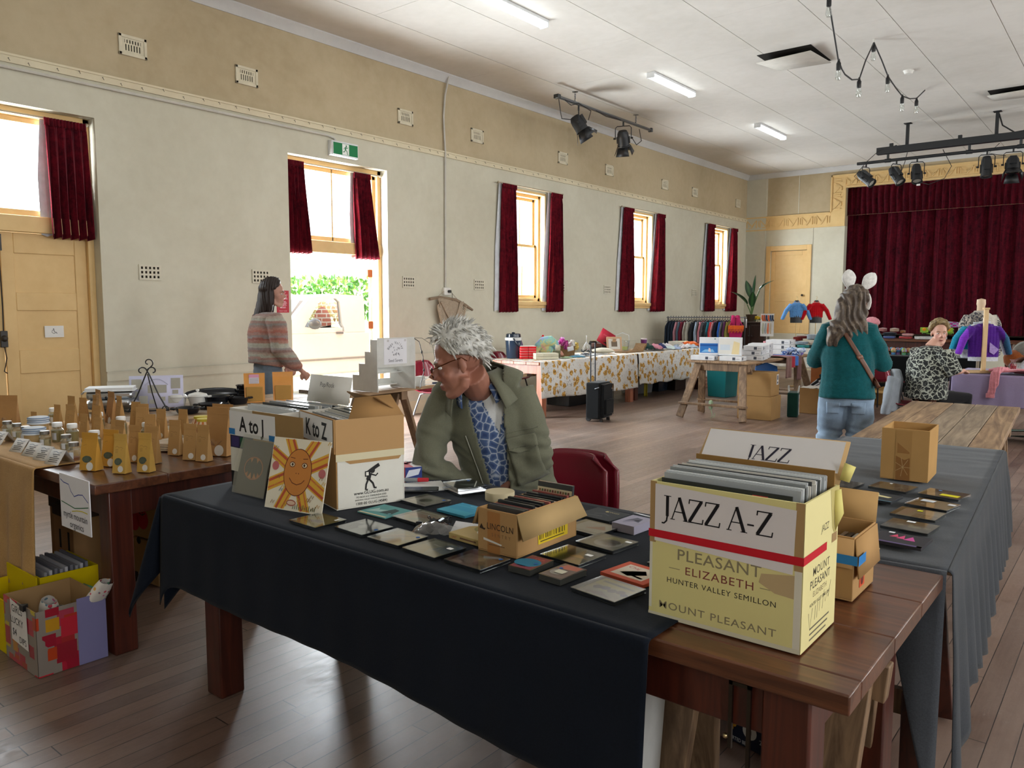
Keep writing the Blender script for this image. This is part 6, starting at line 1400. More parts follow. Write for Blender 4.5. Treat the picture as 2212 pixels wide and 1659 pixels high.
r=thing('cable','dark cable looping down from the top of the seed rack','cable',(-5.30,5.15,TCZ));b=MB('2a2826');b.tube([(0,-.02,.47),(.02,.02,.44),(.02,.07,.3),(.0,.10,.15),(.02,.04,.05),(.05,.0,.008)],.004,6)
for t in((.02,.055,.34),(.015,.075,.26),(.005,.095,.17)):b.ball(t,.009,.009,.016)
b.build('lead','black_metal',r);b=MB('55524c');b.tube([(0,-.02,.475),(.0,.08,.47),(.02,.2,.40),(.04,.22,.22),(.06,.28,.12),(.10,.42,.05),(.12,.5,.01)],.0025,5);b.build('thin_lead','black_metal',r)
r=thing('power_board','small pale box with leads beside the seed rack','box',(-5.42,5.32,TCZ),R(20));b=MB('bdbbb5');b.box(-.03,-.05,0,.03,.05,.10);b.build('case','satin',r,bevel=.006);b=MB('e8e8e8');b.tube([(.03,.0,.06),(.1,.1,.10),(.12,.22,.12),(.14,.35,.22)],.004,6).tube([(.03,.03,.02),(.1,.12,.01),(.15,.1,.008)],.004,6);b.build('lead','satin',r)
r=thing('hairbrush','dark blue and black handheld brush lying on the plank table by the leads','brush',(-5.44,5.62,TCZ),R(70));b=MB('2a3550');b.tube([(-.09,0,.012),(.0,0,.012)],.010,8);b.build('handle','gloss',r);b=MB('1a1b20');b.ball((.05,0,.014),.05,.028,.014);b.build('head','gloss',r)

# ------------------------------------------------------------ stackable chairs
def chair(label,x,y,rz,col='6a1424',leg='8c9096',lm='metal',group=None):
 """moulded plastic shell on a steel frame, facing local -y"""
 r=thing('chair',label,'chair',(x,y,0),R(rz),group)
 def bk(u,v):
  a=(u-.5)*2;w_=.22-.02*v**3;zz=.46+.36*v
  rr=1-max(0,v-.86)*2.2*a*a*a*a
  return(a*w_*rr,.20+.07*v-.035*(1-a*a)*-1*.9-.03*a*a,zz-.025*a**4*v)
 b=MB(col);b.grid(bk,18,14);b.build('backrest','gloss',r,smooth=80,solid=.012)
 def st(u,v):
  a=(u-.5)*2;k=v;return(a*(.215+.01*k),-.21+.43*k,.435+.012*a*a+.03*max(0,k-.8)*5*.6-.015*math.sin(PI*k)-.02*max(0,.15-k)*6)
 b=MB(col);b.grid(st,16,16);b.build('seat','gloss',r,smooth=80,solid=.012)
 for s in(-1,1):
  b=MB(leg);b.tube([(s*.225,-.24,.008),(s*.20,-.20,.20),(s*.175,-.15,.40),(s*.165,-.08,.418),(s*.165,.09,.418),(s*.175,.16,.40),(s*.215,.22,.2),(s*.24,.27,.008)],.011,8);b.build('leg',lm,r)
 b=MB(leg);b.tube([(-.165,-.08,.416),(.165,-.08,.416)],.010,8);b.build('rail',lm,r);return r
chair('maroon plastic chair on which the grey-haired man sits',-1.985,2.71,18)
o=chair('second maroon plastic chair nested behind the man\'s chair',-1.965,2.775,18)
o.location.z=.0;o['label']='maroon plastic chair stacked just behind the seated man\'s chair'
chair('red plastic chair with chrome legs behind the seed rack table',-6.95,7.15,100,'8e1f34');chair('red plastic chair with black legs beside the floral table end',-7.55,9.35,95,'7a1b2e','22242a','black_metal')
chair('maroon chair with black legs behind the woman in bunny ears',-2.95,12.3,160,'6a1626','1f2126','black_metal');chair('chair under a pale grey jacket on which the smiling woman sits',-1.98,9.62,100,'6a1626','8c9096')

# ------------------------------------------------------------ trolley suitcase
r=thing('suitcase','black trolley suitcase with its handle pulled up on the bare floor','suitcase',(-5.45,8.63,0),R(8));M['nylon']=mat_fabric('black_nylon',lin((.075,.08,.09)),lin((.05,.055,.06)),400)
b=MB();b.box(-.235,0,.035,-.03,.36,.52);b.build('shell','nylon',r,bevel=.025)
b=MB();b.box(-.05,.025,.06,.012,.335,.50);b.build('front_panel','nylon',r,bevel=.02);b=MB();b.box(0,.05,.10,.04,.31,.30);b.build('pocket','nylon',r,bevel=.018)
b=MB('0c0d0f');b.tube([(.014,.03,.49),(.016,.18,.50),(.016,.33,.49),(.016,.33,.08)],.005,5).tube([(.04,.06,.295),(.043,.18,.30),(.043,.30,.295)],.004,5);b.build('zip','black_metal',r)
b=MB('b8a8a0');b.print_disc(.29,.43,.012,plane((.0135,0,0),(0,1,0)),'c0b0a8');b.build('badge','metal',r)
for y in(.11,.25):b=MB('22252a');b.tube([(-.215,y,.50),(-.22,y,1.03)],.010,8);b.build('handle_tube','black_metal',r)
b=MB('1a1c20');b.tube([(-.22,.085,1.02),(-.22,.10,1.045),(-.22,.26,1.045),(-.22,.275,1.02)],.016,8);b.build('grip','gloss',r)
for y in(.05,.31):b=MB('141518');b.lathe([(.034,-.014),(.036,0),(.034,.014)],14,Matrix.Translation((-.21,y,.036))@Matrix.Rotation(PI/2,4,'X'));b.build('wheel','black_metal',r)
for y in(.06,.28):b=MB('141518');b.box(-.06,y,0,-.02,y+.03,.04);b.build('foot','black_metal',r)
b=MB('8a8e94');b.tube([(-.10,-.004,.44),(-.07,-.014,.45),(-.04,-.004,.46)],.006,6);b.build('side_handle','black_metal',r)

# ------------------------------------------------------------ floral tables: bric-a-brac
FZ=.771
r=thing('drink_cooler','navy blue drink cooler jug with white rim on the floral table end','cooler',(-7.08,8.82,FZ),R(40))
b=MB('26384f');b.lathe([(.095,0),(.10,.01),(.115,.26)],24);b.build('body','gloss',r);b=MB('e2e4e4');b.lathe([(.117,.255),(.122,.262),(.122,.295),(.112,.30)],24);b.build('rim','gloss',r);b=MB('1c2836');b.lathe([(.105,.30),(.108,.305),(.105,.345),(.09,.355),(.001,.356)],24);b.lathe([(.02,.354),(.025,.37),(.001,.375)],12);b.build('lid','gloss',r)
b=MB('1c2836');b.tube([(0,-.122,.29),(.04,-.125,.22),(.10,-.10,.17),(.13,0,.16),(.10,.10,.17),(.04,.125,.22),(0,.122,.29)],.011,8);b.build('handle','gloss',r);b=MB('dfe4ea');b.print_text('WILLOW',plane((.075,-.088,.17),(0,0,-1),(.62,.78,0)),0,0,.028,'dfe4ea',.01);b.build('lettering','paper',r)
r=thing('folder','purple folder leaning behind the cooler jug','folder',(-7.10,9.15,FZ),R(45));b=MB('4a2a5e');b.put([(-.02,-.08,0),(-.02,.1,0),(-.11,.1,.33),(-.11,-.08,.33)],[(0,1,2,3)]);b.build('cover','gloss',r,solid=.018)
for i in range(5):
 for j in range(2):
  r=thing('red_booklet','bright red booklet in the tied stack beside the cooler jug','book',(-6.93+j*.115*.64,8.86+j*.115*.77,FZ+i*.036),R(50),'red booklets in the tied stack');b=MB('c81a22');b.box(-.055,-.10,0,.055,.10,.030);b.box(-.055,-.098,.030,.053,.10,.035,c='e0d8d4');b.build('booklet','paper',r,bevel=.003)
for i in range(2):
 for j in range(3):
  r=thing('cream_booklet','cream bundle of paper packets in front of the wicker basket','book',(-6.66+j*.10*.64,8.86+j*.12*.77,FZ+i*.044),R(50),'cream packets on the floral table');b=MB('cfcbb6');b.box(-.055,-.09,0,.055,.09,.041);b.build('packet','paper',r,bevel=.003)
M['wicker']=mat_wood('wicker',lin((.30,.20,.10)),lin((.62,.47,.28)),'X',.7,4.0,0,.5)
r=thing('wicker_basket','wicker basket of soft toys with a white card on the floral table','basket',(-6.75,9.62,FZ),R(50));b=MB();n_=34
b.grid(lambda u,v:((.15+.025*v+.004*math.sin(u*n_*PI*2)*math.sin(v*26))*math.cos(2*PI*u),(.11+.02*v+.004*math.sin(u*n_*PI*2)*math.sin(v*26))*math.sin(2*PI*u),.15*v),140,14);b.build('weave','wicker',r,smooth=60,solid=.006)
b=MB();b.tube([(.178*math.cos(a),.132*math.sin(a),.153) for a in[k*PI/14 for k in range(29)]],.009,6);b.build('rim','wicker',r);b=MB('dfe0e4');b.put([(.02,-.138,.08),(.12,-.115,.10),(.11,-.12,.165),(.01,-.142,.145)],[(0,1,2,3)]);b.build('card','paper',r,solid=.002)
M['plush']=mat_fabric('plush',lin((.8,.8,.8)),lin((.6,.6,.6)),120,.6)
def mat_rainbow():
 m=NT('rainbow_plush');n=m.noise(m.coord(),7,3,.6,.8);c=m.ramp(n.outputs['Fac'],[(.30,lin('d98ab0')),(.42,lin('d9d28a')),(.52,lin('8ac8c0')),(.62,lin('9aa8d8')),(.74,lin('d8a8d0'))]);m.base(c);m.set(Roughness=1.0);m.bump(m.noise(m.coord(),90,3).outputs['Fac'],.6,.006);return m.m
M['rainbow']=mat_rainbow()
r=thing('plush_toy','rainbow pastel plush dolphin lying before the basket','soft toy',(-6.85,9.32,FZ),R(50));b=MB()
b.tube([(-.17,0,.07),(-.13,0,.16),(-.05,0,.22),(.05,0,.23),(.12,0,.18),(.155,0,.10)],[.03,.06,.085,.09,.075,.04],12).ball((.17,0,.08),.05,.03,.025).ball((0,.0,.11),.10,.075,.10);organic(b,'body','rainbow',r,.008,5);b=MB('111114');b.ball((.13,-.066,.165),.013);b.build('eye','gloss',r)
r=thing('plush_toy','grey and olive plush bear sitting in front of the basket','soft toy',(-6.62,9.28,FZ),R(30));b=MB('8f8a74');b.ball((0,0,.06),.06,.05,.065).ball((0,-.01,.145),.042,.04,.042).ball((-.03,0,.185),.014).ball((.03,0,.185),.014).tube([(.04,0,.09),(.08,-.04,.04)],[.022,.018],8).tube([(-.04,0,.09),(-.08,-.04,.04)],[.022,.018],8);organic(b,'body','knit',r,.006,3,colfn=lambda p,n:lin('c8bfa8') if p.z>.11 else(lin('c08a7a') if p.x>.04 else lin('6f6e58')))
for i,(x,y,z,s,c,lb) in enumerate(((-6.80,9.60,.16,.075,'c2389a','magenta plush toy in the wicker basket'),(-6.70,9.56,.15,.07,'8a2a6a','purple patterned plush toy at the front of the basket'),(-6.66,9.68,.16,.065,'d8d2c8','white plush toy at the back right of the basket'),(-6.84,9.68,.2,.06,'c888c0','pink fluffy plush on top of the basket'),(-6.62,9.74,.14,.05,'c8a85a','golden plush at the right rim of the basket'))):
 r=thing('plush_toy',lb,'soft toy',(x,y,FZ+z));b=MB(c);b.ball((0,0,0),s,s*.9,s).ball((s*.5,-s*.3,s*.75),s*.6).ball((s*.9,-s*.3,s*1.2),s*.25).ball((s*.2,-s*.3,s*1.3),s*.25).tube([(-s*.5,0,0),(-s*1.3,-s*.3,-s*.2)],[s*.4,s*.25],8);cc=lin(c);organic(b,'body','knit',r,s*.12,3,colfn=lambda p,n:cc if nz(p.x,p.y,p.z,40)<.15 else tuple(min(1,q*2+.05) for q in cc))
r=thing('plush_toy','small white plush dog with a red cap behind the dolphin','soft toy',(-6.98,9.40,FZ));b=MB('d8d3c6');b.ball((0,0,.09),.06,.06,.09).ball((0,-.01,.2),.05).tube([(.05,0,.16),(.08,-.02,.10)],[.02,.014],8);organic(b,'body','knit',r,.008,3);b=MB('c81e2a');b.lathe([(.045,.235),(.04,.26),(.012,.32),(.001,.325)],14);b.build('cap','knit',r)
r=thing('wooden_frame','pale wood picture frame standing on the floral table','picture frame',(-6.82,11.18,FZ+.016),R(48));T_=Matrix.Rotation(-.25,4,'X')
b=MB('c9a482');b.X=T_
for q in((-.13,0,0,-.10,.018,.24),(.10,0,0,.13,.018,.24),(-.10,0,0,.10,.018,.03),(-.10,0,.21,.10,.018,.24)):b.box(*q)
b.build('moulding','satin',r,bevel=.003);b=MB('dcd9d2');b.X=T_;b.box(-.10,.008,.03,.10,.012,.21);b.build('mount','paper',r);b=MB('6a5a48');b.X=T_;b.box(-.05,.006,.075,.05,.009,.165);b.build('picture','gloss',r);b=MB('b0885e');b.put([(-.03,.02,.2),(.03,.02,.2),(.03,.12,.0),(-.03,.12,.0)],[(0,1,2,3)]);b.build('strut','satin',r,solid=.004)
r=thing('red_sign','red folded sign tilted behind the wooden frame','sign',(-7.0,11.15,FZ+.15),R(48));b=MB('b01c34');b.X=Matrix.Rotation(.55,4,'Y');b.put([(-.14,0,-.04),(.12,0,-.04),(.12,.06,.20),(-.14,.06,.20)],[(0,1,2,3)]);b.build('panel','satin',r,solid=.012);b=MB();b.X=Matrix.Rotation(.55,4,'Y');b.print_text('CHRISTMAS',plane((-.01,.005,.02),(1,0,0),(0,.24,.97)),0,.08,.03,'d86a78',.01,lift=.014);b.build('lettering','paper',r)
b_=thing('box','dark box behind the hat that props the red sign up','box',(-7.02,11.1,FZ),R(48));b=MB('3a3634');b.box(-.11,.02,0,.11,.12,.16);b.build('carton','card',b_,bevel=.003)
r=thing('felt_hat','brown felt hat lying before the red sign','hat',(-6.95,10.82,FZ+.05));b=MB('5a3c34');b.lathe([(.16,0),(.165,.004),(.10,.012),(.085,.03),(.075,.10),(.04,.115),(.001,.105)],26,sx=1.1);b.build('felt','cloth',r);b=MB('2a1c18');b.lathe([(.101,.014),(.088,.032),(.087,.048)],26,sx=1.1);b.build('band','cloth',r)
b_=thing('folded_fabric','low dark pile of fabric under the felt hat','fabric',(-6.95,10.82,FZ));b=MB('3c3c42');b.ball((0,0,.026),.17,.13,.026,18);b.build('pile','cloth',b_)
r=thing('cushion','cream cushion lying at the front of the floral table','cushion',(-6.66,10.55,FZ),R(50));b=MB('c9c2ae');b.grid(lambda u,v:((u-.5)*.34,(v-.5)*.24,.05+.05*(math.sin(PI*u)*math.sin(PI*v))**.5),16,12).grid(lambda u,v:((.5-u)*.34,(v-.5)*.24,.05-.045*(math.sin(PI*u)*math.sin(PI*v))**.5),16,12);b.build('cover','cloth',r,smooth=80)
r=thing('wicker_tray','dark wicker tray at the joint of the two floral cloths','tray',(-6.62,11.30,FZ),R(88));b=MB();b.box(-.26,-.11,0,.26,.11,.012).tube([(.26,-.10,.012),(.31,-.10,.08),(.36,-.10,.10)],.012,6);b.grid(lambda u,v:(.24+.14*v,(u-.5)*.22,.012+.12*v**2),10,8);b.build('weave','wicker',r,smooth=30,solid=.008)
r=thing('plastic_tub','clear plastic tub behind the wooden frame','tub',(-7.02,11.75,FZ),R(40));b=MB();b.lathe([(.10,0),(.105,.005),(.125,.16),(.13,.17)],20);b.build('tub','jarglass',r);b=MB('c8d06a');b.lathe([(.09,.006),(.10,.06),(.001,.065)],16);b.build('contents','matte',r);b=MB('c8ccd0');b.tube([(-.12,0,.17),(-.11,0,.26),(.0,0,.30),(.11,0,.26),(.12,0,.17)],.005,6);b.build('handle','metal',r)
r=thing('keep_cup','purple cup with a pale lid standing at the back of the farther floral table','cup',(-7.05,12.55,FZ));b=MB('6a2a66');b.lathe([(.042,0),(.045,.01),(.058,.16)],20);b.build('cup','gloss',r);b=MB('d8c8d4');b.lathe([(.062,.16),(.062,.178),(.05,.182),(.001,.183)],20);b.build('lid','gloss',r)
r=thing('white_wire_rack','white wire jewellery stand with black beads on the floral table','stand',(-6.82,10.33,FZ),R(30));b=MB('d8d8d8')
for a in range(6):b.tube([(0,0,.20),(.05*math.cos(a),.05*math.sin(a),.12),(.09*math.cos(a),.09*math.sin(a),.004)],.004,5)
b.tube([(0,0,.2),(0,0,.28)],.005,6).ball((0,0,.285),.010);b.build('wire','satin',r);b=MB('17171a')
for k in range(14):b.ball((.075*math.cos(k*.45),.075*math.sin(k*.45),.05+.012*math.sin(k*2)),.014)
b.build('beads','gloss',r)
for i,(x,y,w_,c,lb) in enumerate(((-6.52,9.62,.22,'6aa8c8','light blue fabric packet at the front of the floral table'),(-6.60,10.05,.26,'c8ccd0','pale folded fabric in plastic on the floral table'),(-6.48,9.30,.16,'9ab08a','green and white packet beside the cream packets'),(-6.85,10.0,.2,'b8c4d0','grey-blue folded fabric behind the packets'),(-6.55,9.90,.14,'2c2e36','black glasses case on the pale fabric'))):
 r=thing('fabric_packet',lb,'packet',(x,y,FZ+(.022 if i==4 else 0)),R(50+i*9));b=MB(c);b.grid(lambda u,v:((u-.5)*w_,(v-.5)*w_*.7,.004+.02*(math.sin(PI*u)*math.sin(PI*v))**.6+.008*nz(u*5,v*5,i)),14,10);b.build('cover','cloth',r,smooth=60,solid=.004)
 # babywear heap
random.seed(20);CO=['d8d8dc','c4d2e2','e2dce2','b8c8dc','d8cad8','cfe0e0','e0e0e0','a8b8d8']
for i in range(26):
 x,y=random.uniform(-6.85,-6.45),random.uniform(12.0,13.5);c=random.choice(CO);s=random.uniform(.10,.17)
 r=thing('baby_garment','pale folded baby garment in the heap on the farther floral table','garment',(x,y,FZ+.012*(i%3)),R(random.uniform(0,180)),'pale baby clothes heaped on the farther floral table');b=MB(c);b.grid(lambda u,v:((u-.5)*s*1.5,(v-.5)*s,.008+.05*(math.sin(PI*u)*math.sin(PI*v))**.7+.028*nz(u*4,v*4,i*3)),12,10);b.build('cloth','cloth',r,smooth=60,solid=.004)
for(x,y,s,c,lb) in((-6.55,13.38,.17,'e0651a','bright orange knitted blanket on the baby clothes'),(-6.72,13.45,.17,'d8d6a8','pale yellow folded blanket beside the orange one'),(-6.58,11.85,.11,'1f3a34','dark green and yellow knitted bundle'),(-6.50,11.98,.12,'d08a98','pink knitted bundle beside the dark green one'),(-6.5,12.15,.10,'3a3f6a','small navy knitted bundle')):
 r=thing('knitted_bundle',lb,'garment',(x,y,FZ+.03));b=MB(c);b.grid(lambda u,v:((u-.5)*s*2,(v-.5)*s*1.2,.01+.075*(math.sin(PI*u)*math.sin(PI*v))**.6+.03*nz(u*5,v*5,s*90)),14,12);b.build('knit','knit',r,smooth=60,solid=.006)
r=thing('white_basket','white rectangular basket at the far end of the farther floral table','basket',(-6.80,13.40,FZ));b=MB('d8d5cc');b.box(-.12,-.16,0,.12,.16,.006).box(-.12,-.16,.006,-.115,.16,.11).box(.115,-.16,.006,.12,.16,.11).box(-.115,-.16,.006,.115,-.155,.11).box(-.115,.155,.006,.115,.16,.11);b.build('basket','cloth',r)
# under the floral tables
def tub(name,label,x,y,rz,w,d,h,col,m='gloss',taper=.9):
 r=thing(name,label,'tub',(x,y,.003),R(rz));b=MB(col);k=taper
 P0=[(-w/2*k,-d/2*k),(w/2*k,-d/2*k),(w/2*k,d/2*k),(-w/2*k,d/2*k)];P1=[(-w/2,-d/2),(w/2,-d/2),(w/2,d/2),(-w/2,d/2)]
 b.put([(p[0],p[1],0) for p in P0]+[(p[0],p[1],h) for p in P1]+[(p[0]*.94,p[1]*.94,h) for p in P1]+[(p[0]*.92,p[1]*.92,.02) for p in P0],[(3,2,1,0)]+[(i,(i+1)%4,4+(i+1)%4,4+i) for i in range(4)]+[(4+i,4+(i+1)%4,8+(i+1)%4,8+i) for i in range(4)]+[(8+i,8+(i+1)%4,12+(i+1)%4,12+i) for i in range(4)]+[(12,13,14,15)]);b.build('shell',m,r,bevel=.008);return r
r=tub('plastic_crate','dark crate wrapped in black plastic under the nearer floral table',-6.95,10.15,90,.8,.42,.25,'17191c','gloss',1.0);b=MB('24272c');b.grid(lambda u,v:((u-.5)*.76,(v-.5)*.38,.22+.04*nz(u*6,v*4,1)),16,10);b.build('plastic_sheet','gloss',r,smooth=60)
tub('storage_tub','grey plastic tub under the farther floral table',-6.95,12.15,85,.52,.36,.27,'8f9294');tub('storage_tub','dark blue tub under the farther floral table',-6.90,12.72,88,.34,.36,.27,'1c2430');tub('storage_box','long dark wooden box under the far end of the floral table',-6.80,13.14,90,.42,.40,.27,'33231d','satin',1.0)
r=thing('yellow_bag','small yellow bag hanging under the joint of the floral cloths','bag',(-6.55,11.75,.003));b=MB('c8b820');b.grid(lambda u,v:((u-.5)*.06,.03*math.sin(PI*u),.22*v),6,8);b.build('bag','satin',r,solid=.01)
r=tub('laundry_basket','pink perforated laundry basket beside the far floral table leg',-6.55,13.95,90,.5,.36,.40,'c79a86','satin',.85);b=MB('6a4a40');X=plane((.181,0,0),(0,1,0))
for i in range(7):
 for j in range(5):b.print_rect(-.2+i*.06,.06+j*.06,-.2+i*.06+.02,.085+j*.06,plane((-.21+.06*0,-.175,0),(1,0,0)),'5a4038')
b.build('holes','matte',r)
tub('teal_tub','teal plastic tub standing behind the sawhorse table',-5.55,12.6,80,.38,.38,.45,'1f7378');tub('laundry_basket','second pink laundry basket under the far table corner',-6.2,14.3,60,.4,.34,.34,'c79a86','satin',.85)

# ------------------------------------------------------------ rack of clothes
RK0,RK1=Vector((-7.62,14.55,0)),Vector((-6.38,15.50,0));dr=(RK1-RK0).normalized();RL=(RK1-RK0).length;ra=math.atan2(dr.y,dr.x)
r=thing('clothes_rail','low metal garment rail near the stage corner','clothes rail',RK0,ra);b=MB('9a9da0');b.tube([(-.03,0,1.31),(RL+.03,0,1.31)],.012,8);b.build('rail','metal',r)
for x in(.0,RL):b=MB('2a2c30');b.tube([(x,0,.03),(x,0,1.33)],.012,8);b.build('post','black_metal',r);b=MB('2a2c30');b.tube([(x,-.22,.015),(x,.22,.015)],.012,8);b.build('foot','black_metal',r)
GC_=[('1f2733','dark denim'),('222c3a','dark denim'),('263240','navy denim'),('1e2632','dark denim'),('9a6a72','dusty pink'),('4a5a68','slate blue'),('6a1e30','maroon'),('8f8a80','taupe patterned'),('a8a498','grey-beige'),('c8c4b4','cream'),('26282c','black'),('8a98a8','pale blue lace'),('6a6a66','dark grey'),('c07a84','rose pink'),('55565c','black and white patterned'),('202226','black'),('3a9ab0','turquoise'),('c03a3e','red'),('d89aa0','salmon pink'),('1f2430','navy'),('1f4f9a','royal blue'),('77777a','mid grey'),('5a2a50','plum'),('8a8440','olive')]
random.seed(31)
for i,(c,nm) in enumerate(GC_):
 t=.05+i*(RL-.35)/(len(GC_)-1);p=RK0+dr*t
 o=thing('hanging_garment','%s garment on the low rail, number %s from its left end'%(nm,['one','two','three','four','five','six','seven','eight','nine','ten','eleven','twelve','thirteen','fourteen','fifteen','sixteen','seventeen','eighteen','nineteen','twenty','twenty-one','twenty-two','twenty-three','twenty-four'][i]),'garment',(p.x,p.y,1.31),ra+R(90+random.uniform(-8,8)-(55 if i in(9,16,18) else 38)),'clothes on the low rail')
 b=MB('17171a');b.tube([(0,0,.012),(.012,0,.03),(.02,0,.012),(.01,0,-.015),(0,0,-.04),(-.16,0,-.09)],.005,5).tube([(0,0,-.04),(.16,0,-.09)],.005,5);b.build('hanger','black_metal',o)
 b=MB(c);L=.72 if i<4 else random.uniform(.62,.80);wd=.19 if i<4 else.20;cc=lin(c);pat='pattern' in nm or 'lace' in nm
 b.grid(lambda u,v:(wd*(.55+.45*min(1,v*6)+.12*v)*math.cos(2*PI*u),(.014+.014*v+.006*math.sin(u*40))*math.sin(2*PI*u),-.06-.03*abs(math.cos(2*PI*u))*(1-min(1,v*5))-L*v),26,14,colfn=lambda u,v:(tuple(min(1,q*3+.1) for q in cc) if pat and nz(u*30,v*24,i)>.1 else cc));b.build('cloth','cloth',o,smooth=60)
 if i>=4:
  for s in(-1,1):b=MB(c);b.tube([(s*wd*.8,0,-.10),(s*(wd+.03),.01,-.3),(s*(wd+.02),.012,-.5)],[.03,.032,.03],8,flat=(1,.6));b.build('sleeve','cloth',o)
o=thing('scarf','hot pink scarf looped over the right end of the clothes rail','scarf',(-6.55,15.36,1.31),ra);b=MB('c03068');b.tube([(-.03,-.03,-.28),(-.03,-.03,-.05),(-.02,0,.03),(0,.03,-.02),(0,.03,-.2)],[.04,.045,.04,.04,.045],10,flat=(1,.5)).tube([(.06,-.04,-.34),(.07,-.03,-.1),(.07,0,.03),(.08,.03,-.05)],[.045,.05,.045,.04],10,flat=(1,.5));b.build('loops','knit',o)
o=thing('fringed_bag','magenta bag with orange fringe hanging at the end of the clothes rail','bag',(-6.44,15.20,.86),ra-R(15));b=MB('b0245e');b.prism([(-.12,0),(.10,0),(.15,.28),(-.15,.28)],-.03,.03,Matrix(((1,0,0,0),(0,0,1,0),(0,1,0,0),(0,0,0,1))));b.build('bag','cloth',o,bevel=.01);b=MB('d8622a');b.box(-.155,-.036,.22,.155,.036,.29)
for k in range(15):b.tube([(-.145+k*.0205,-.037,.23),(-.147+k*.0205,-.045,.18),(-.145+k*.0205,-.04,.14+.02*(k%3))],.007,5)
b.build('fringe','knit',o,smooth=20);b=MB('b0245e');b.tube([(-.13,0,.28),(-.06,0,.45),(.05,0,.45),(.13,0,.28)],.008,6);b.build('strap','cloth',o)
o=thing('price_tag','white tag hanging from the end of the clothes rail','tag',(-6.37,15.50,1.18),R(-20));b=MB('dfe2e6');b.box(-.04,-.001,-.08,.04,.001,.10);b.build('tag','paper',o)
# cabinet, plant, flowers
r=thing('plant_cabinet','dark wooden cabinet stand under the tall leafy plant','cabinet',(-6.72,16.75,0),R(10));M['dark_wood']=mat_wood('dark_stained_wood',lin((.10,.045,.03)),lin((.24,.12,.08)),'Z',.4,1,.2,.06)
b=MB();b.box(-.33,-.2,.62,.33,.2,1.17);b.build('carcase','dark_wood',r,bevel=.01);b=MB();b.box(-.36,-.23,1.17,.36,.23,1.20);b.build('top','dark_wood',r,bevel=.008)
for x in(-.16,.16):b=MB();b.box(x-.145,-.215,.66,x+.145,-.2,1.13).ball((x*.2,-.225,.9),.018);b.build('door','dark_wood',r,bevel=.008)
for x in(-.30,.30):
 for y in(-.17,.17):b=MB();b.box(x-.03,y-.03,0,x+.03,y+.03,.62);b.build('leg','dark_wood',r)
r=thing('leafy_plant','tall plant with broad dark green paddle leaves on the dark cabinet','plant',(-6.74,16.72,1.205));b=MB('4a3a2a');b.lathe([(.10,0),(.12,.15),(.125,.16),(.10,.155)],16);b.build('pot','satin',r)
for(a,ln_,tilt,st,tw) in((-2.6,.52,.72,.30,.3),(2.4,.46,.35,.42,-.2),(-.4,.50,.10,.42,.2),(.5,.55,.38,.35,-.3),(.2,.36,.55,.62,.5),(1.8,.4,.5,.25,.1),(-1.2,.42,.45,.22,0)):
 g=MB('2c5232');dx,dy=math.cos(a)*.8,math.sin(a)
 def lf(u,v):
  k=v;w_=.085*math.sin(PI*(.06+.94*k)**.8)**.8;d=st+ln_*k;th=tilt*(.6+.55*k)
  return(dx*math.sin(th)*d+(u-.5)*2*w_*math.cos(a+PI/2+tw)+0,dy*math.sin(th)*d*.6+(u-.5)*2*w_*.5*math.sin(a+PI/2),.1+math.cos(th)*d+.03*abs(u-.5)*2*(1-k))
 g.grid(lf,6,14,colfn=lambda u,v:lin('3c6a3c') if abs(u-.5)<.1 else lin('24482c'));g.build('leaf','leaf',r,smooth=80,solid=.003)
 s=MB('5a7a44');s.tube([(0,0,.12),(dx*math.sin(tilt*.4)*st*.6,dy*math.sin(tilt*.4)*st*.4,.1+st*.5),(dx*math.sin(tilt*.6)*st,dy*math.sin(tilt*.6)*st*.6,.1+math.cos(tilt*.6)*st)],.011,6);s.build('stem','leaf',r)
for(x,y,c,lb) in((-6.52,16.52,'d0b02a','yellow artificial flower on the dark cabinet'),(-6.42,16.66,'9a2438','deep red artificial flowers on the dark cabinet'),(-6.36,16.58,'c06a7a','pink artificial flowers at the cabinet edge')):
 r=thing('flower',lb,'flowers',(x,y,1.205));b=MB(c)
 for k in range(11):a=k*2.4;b.ball((.035*math.cos(a)*(k/11)**.5*1.6,.035*math.sin(a)*(k/11)**.5*1.6,.09+.02*math.cos(k)),.026,.026,.02,8)
 b.build('petals','cloth',r);b=MB('3a5a34');b.tube([(0,0,0),(.01,0,.08)],.006,5).ball((.05,0,.05),.03,.012,.01).ball((-.05,.01,.04),.03,.012,.01);b.build('stem','leaf',r)
 # tie hanger, sweaters on stands
r=thing('tie_display','white cloth hanger hung with small coloured socks near the stage door','display',(-6.0,15.72,.0),R(25));b=MB('d8d6d2');b.box(-.13,-.006,.93,.13,.006,1.38);b.build('cloth','cloth',r)
for i,c in enumerate(('c8602a','b04a2a','2a3450','c85a34','3a4a6a','2c3648')):b=MB(c);x=-.10+i*.04;b.tube([(x,-.012,1.36),(x,-.016,1.28),(x+.025,-.018,1.24)],[.014,.015,.012],6,flat=(1,.5));b.build('sock','knit',r)
b=MB('8f8d80');
for i in range(4):b.tube([(-.08+i*.05,-.01,1.2),(-.085+i*.05,-.014,1.05),(-.08+i*.05,-.01,.98)],[.01,.018,.01],6,flat=(1,.4),c=['a8a890','9aa0a0','c86a44','b8a890'][i])
b.build('print','cloth',r);b=MB('b8b4ac');b.tube([(-.14,0,1.385),(.14,0,1.385)],.006,6);b.build('bar','metal',r);b=MB('b8b4ac');b.tube([(0,.012,.012),(0,.012,1.38)],.008,6).lathe([(.14,.0),(.14,.012),(.001,.014)],18);b.build('stand','metal',r)
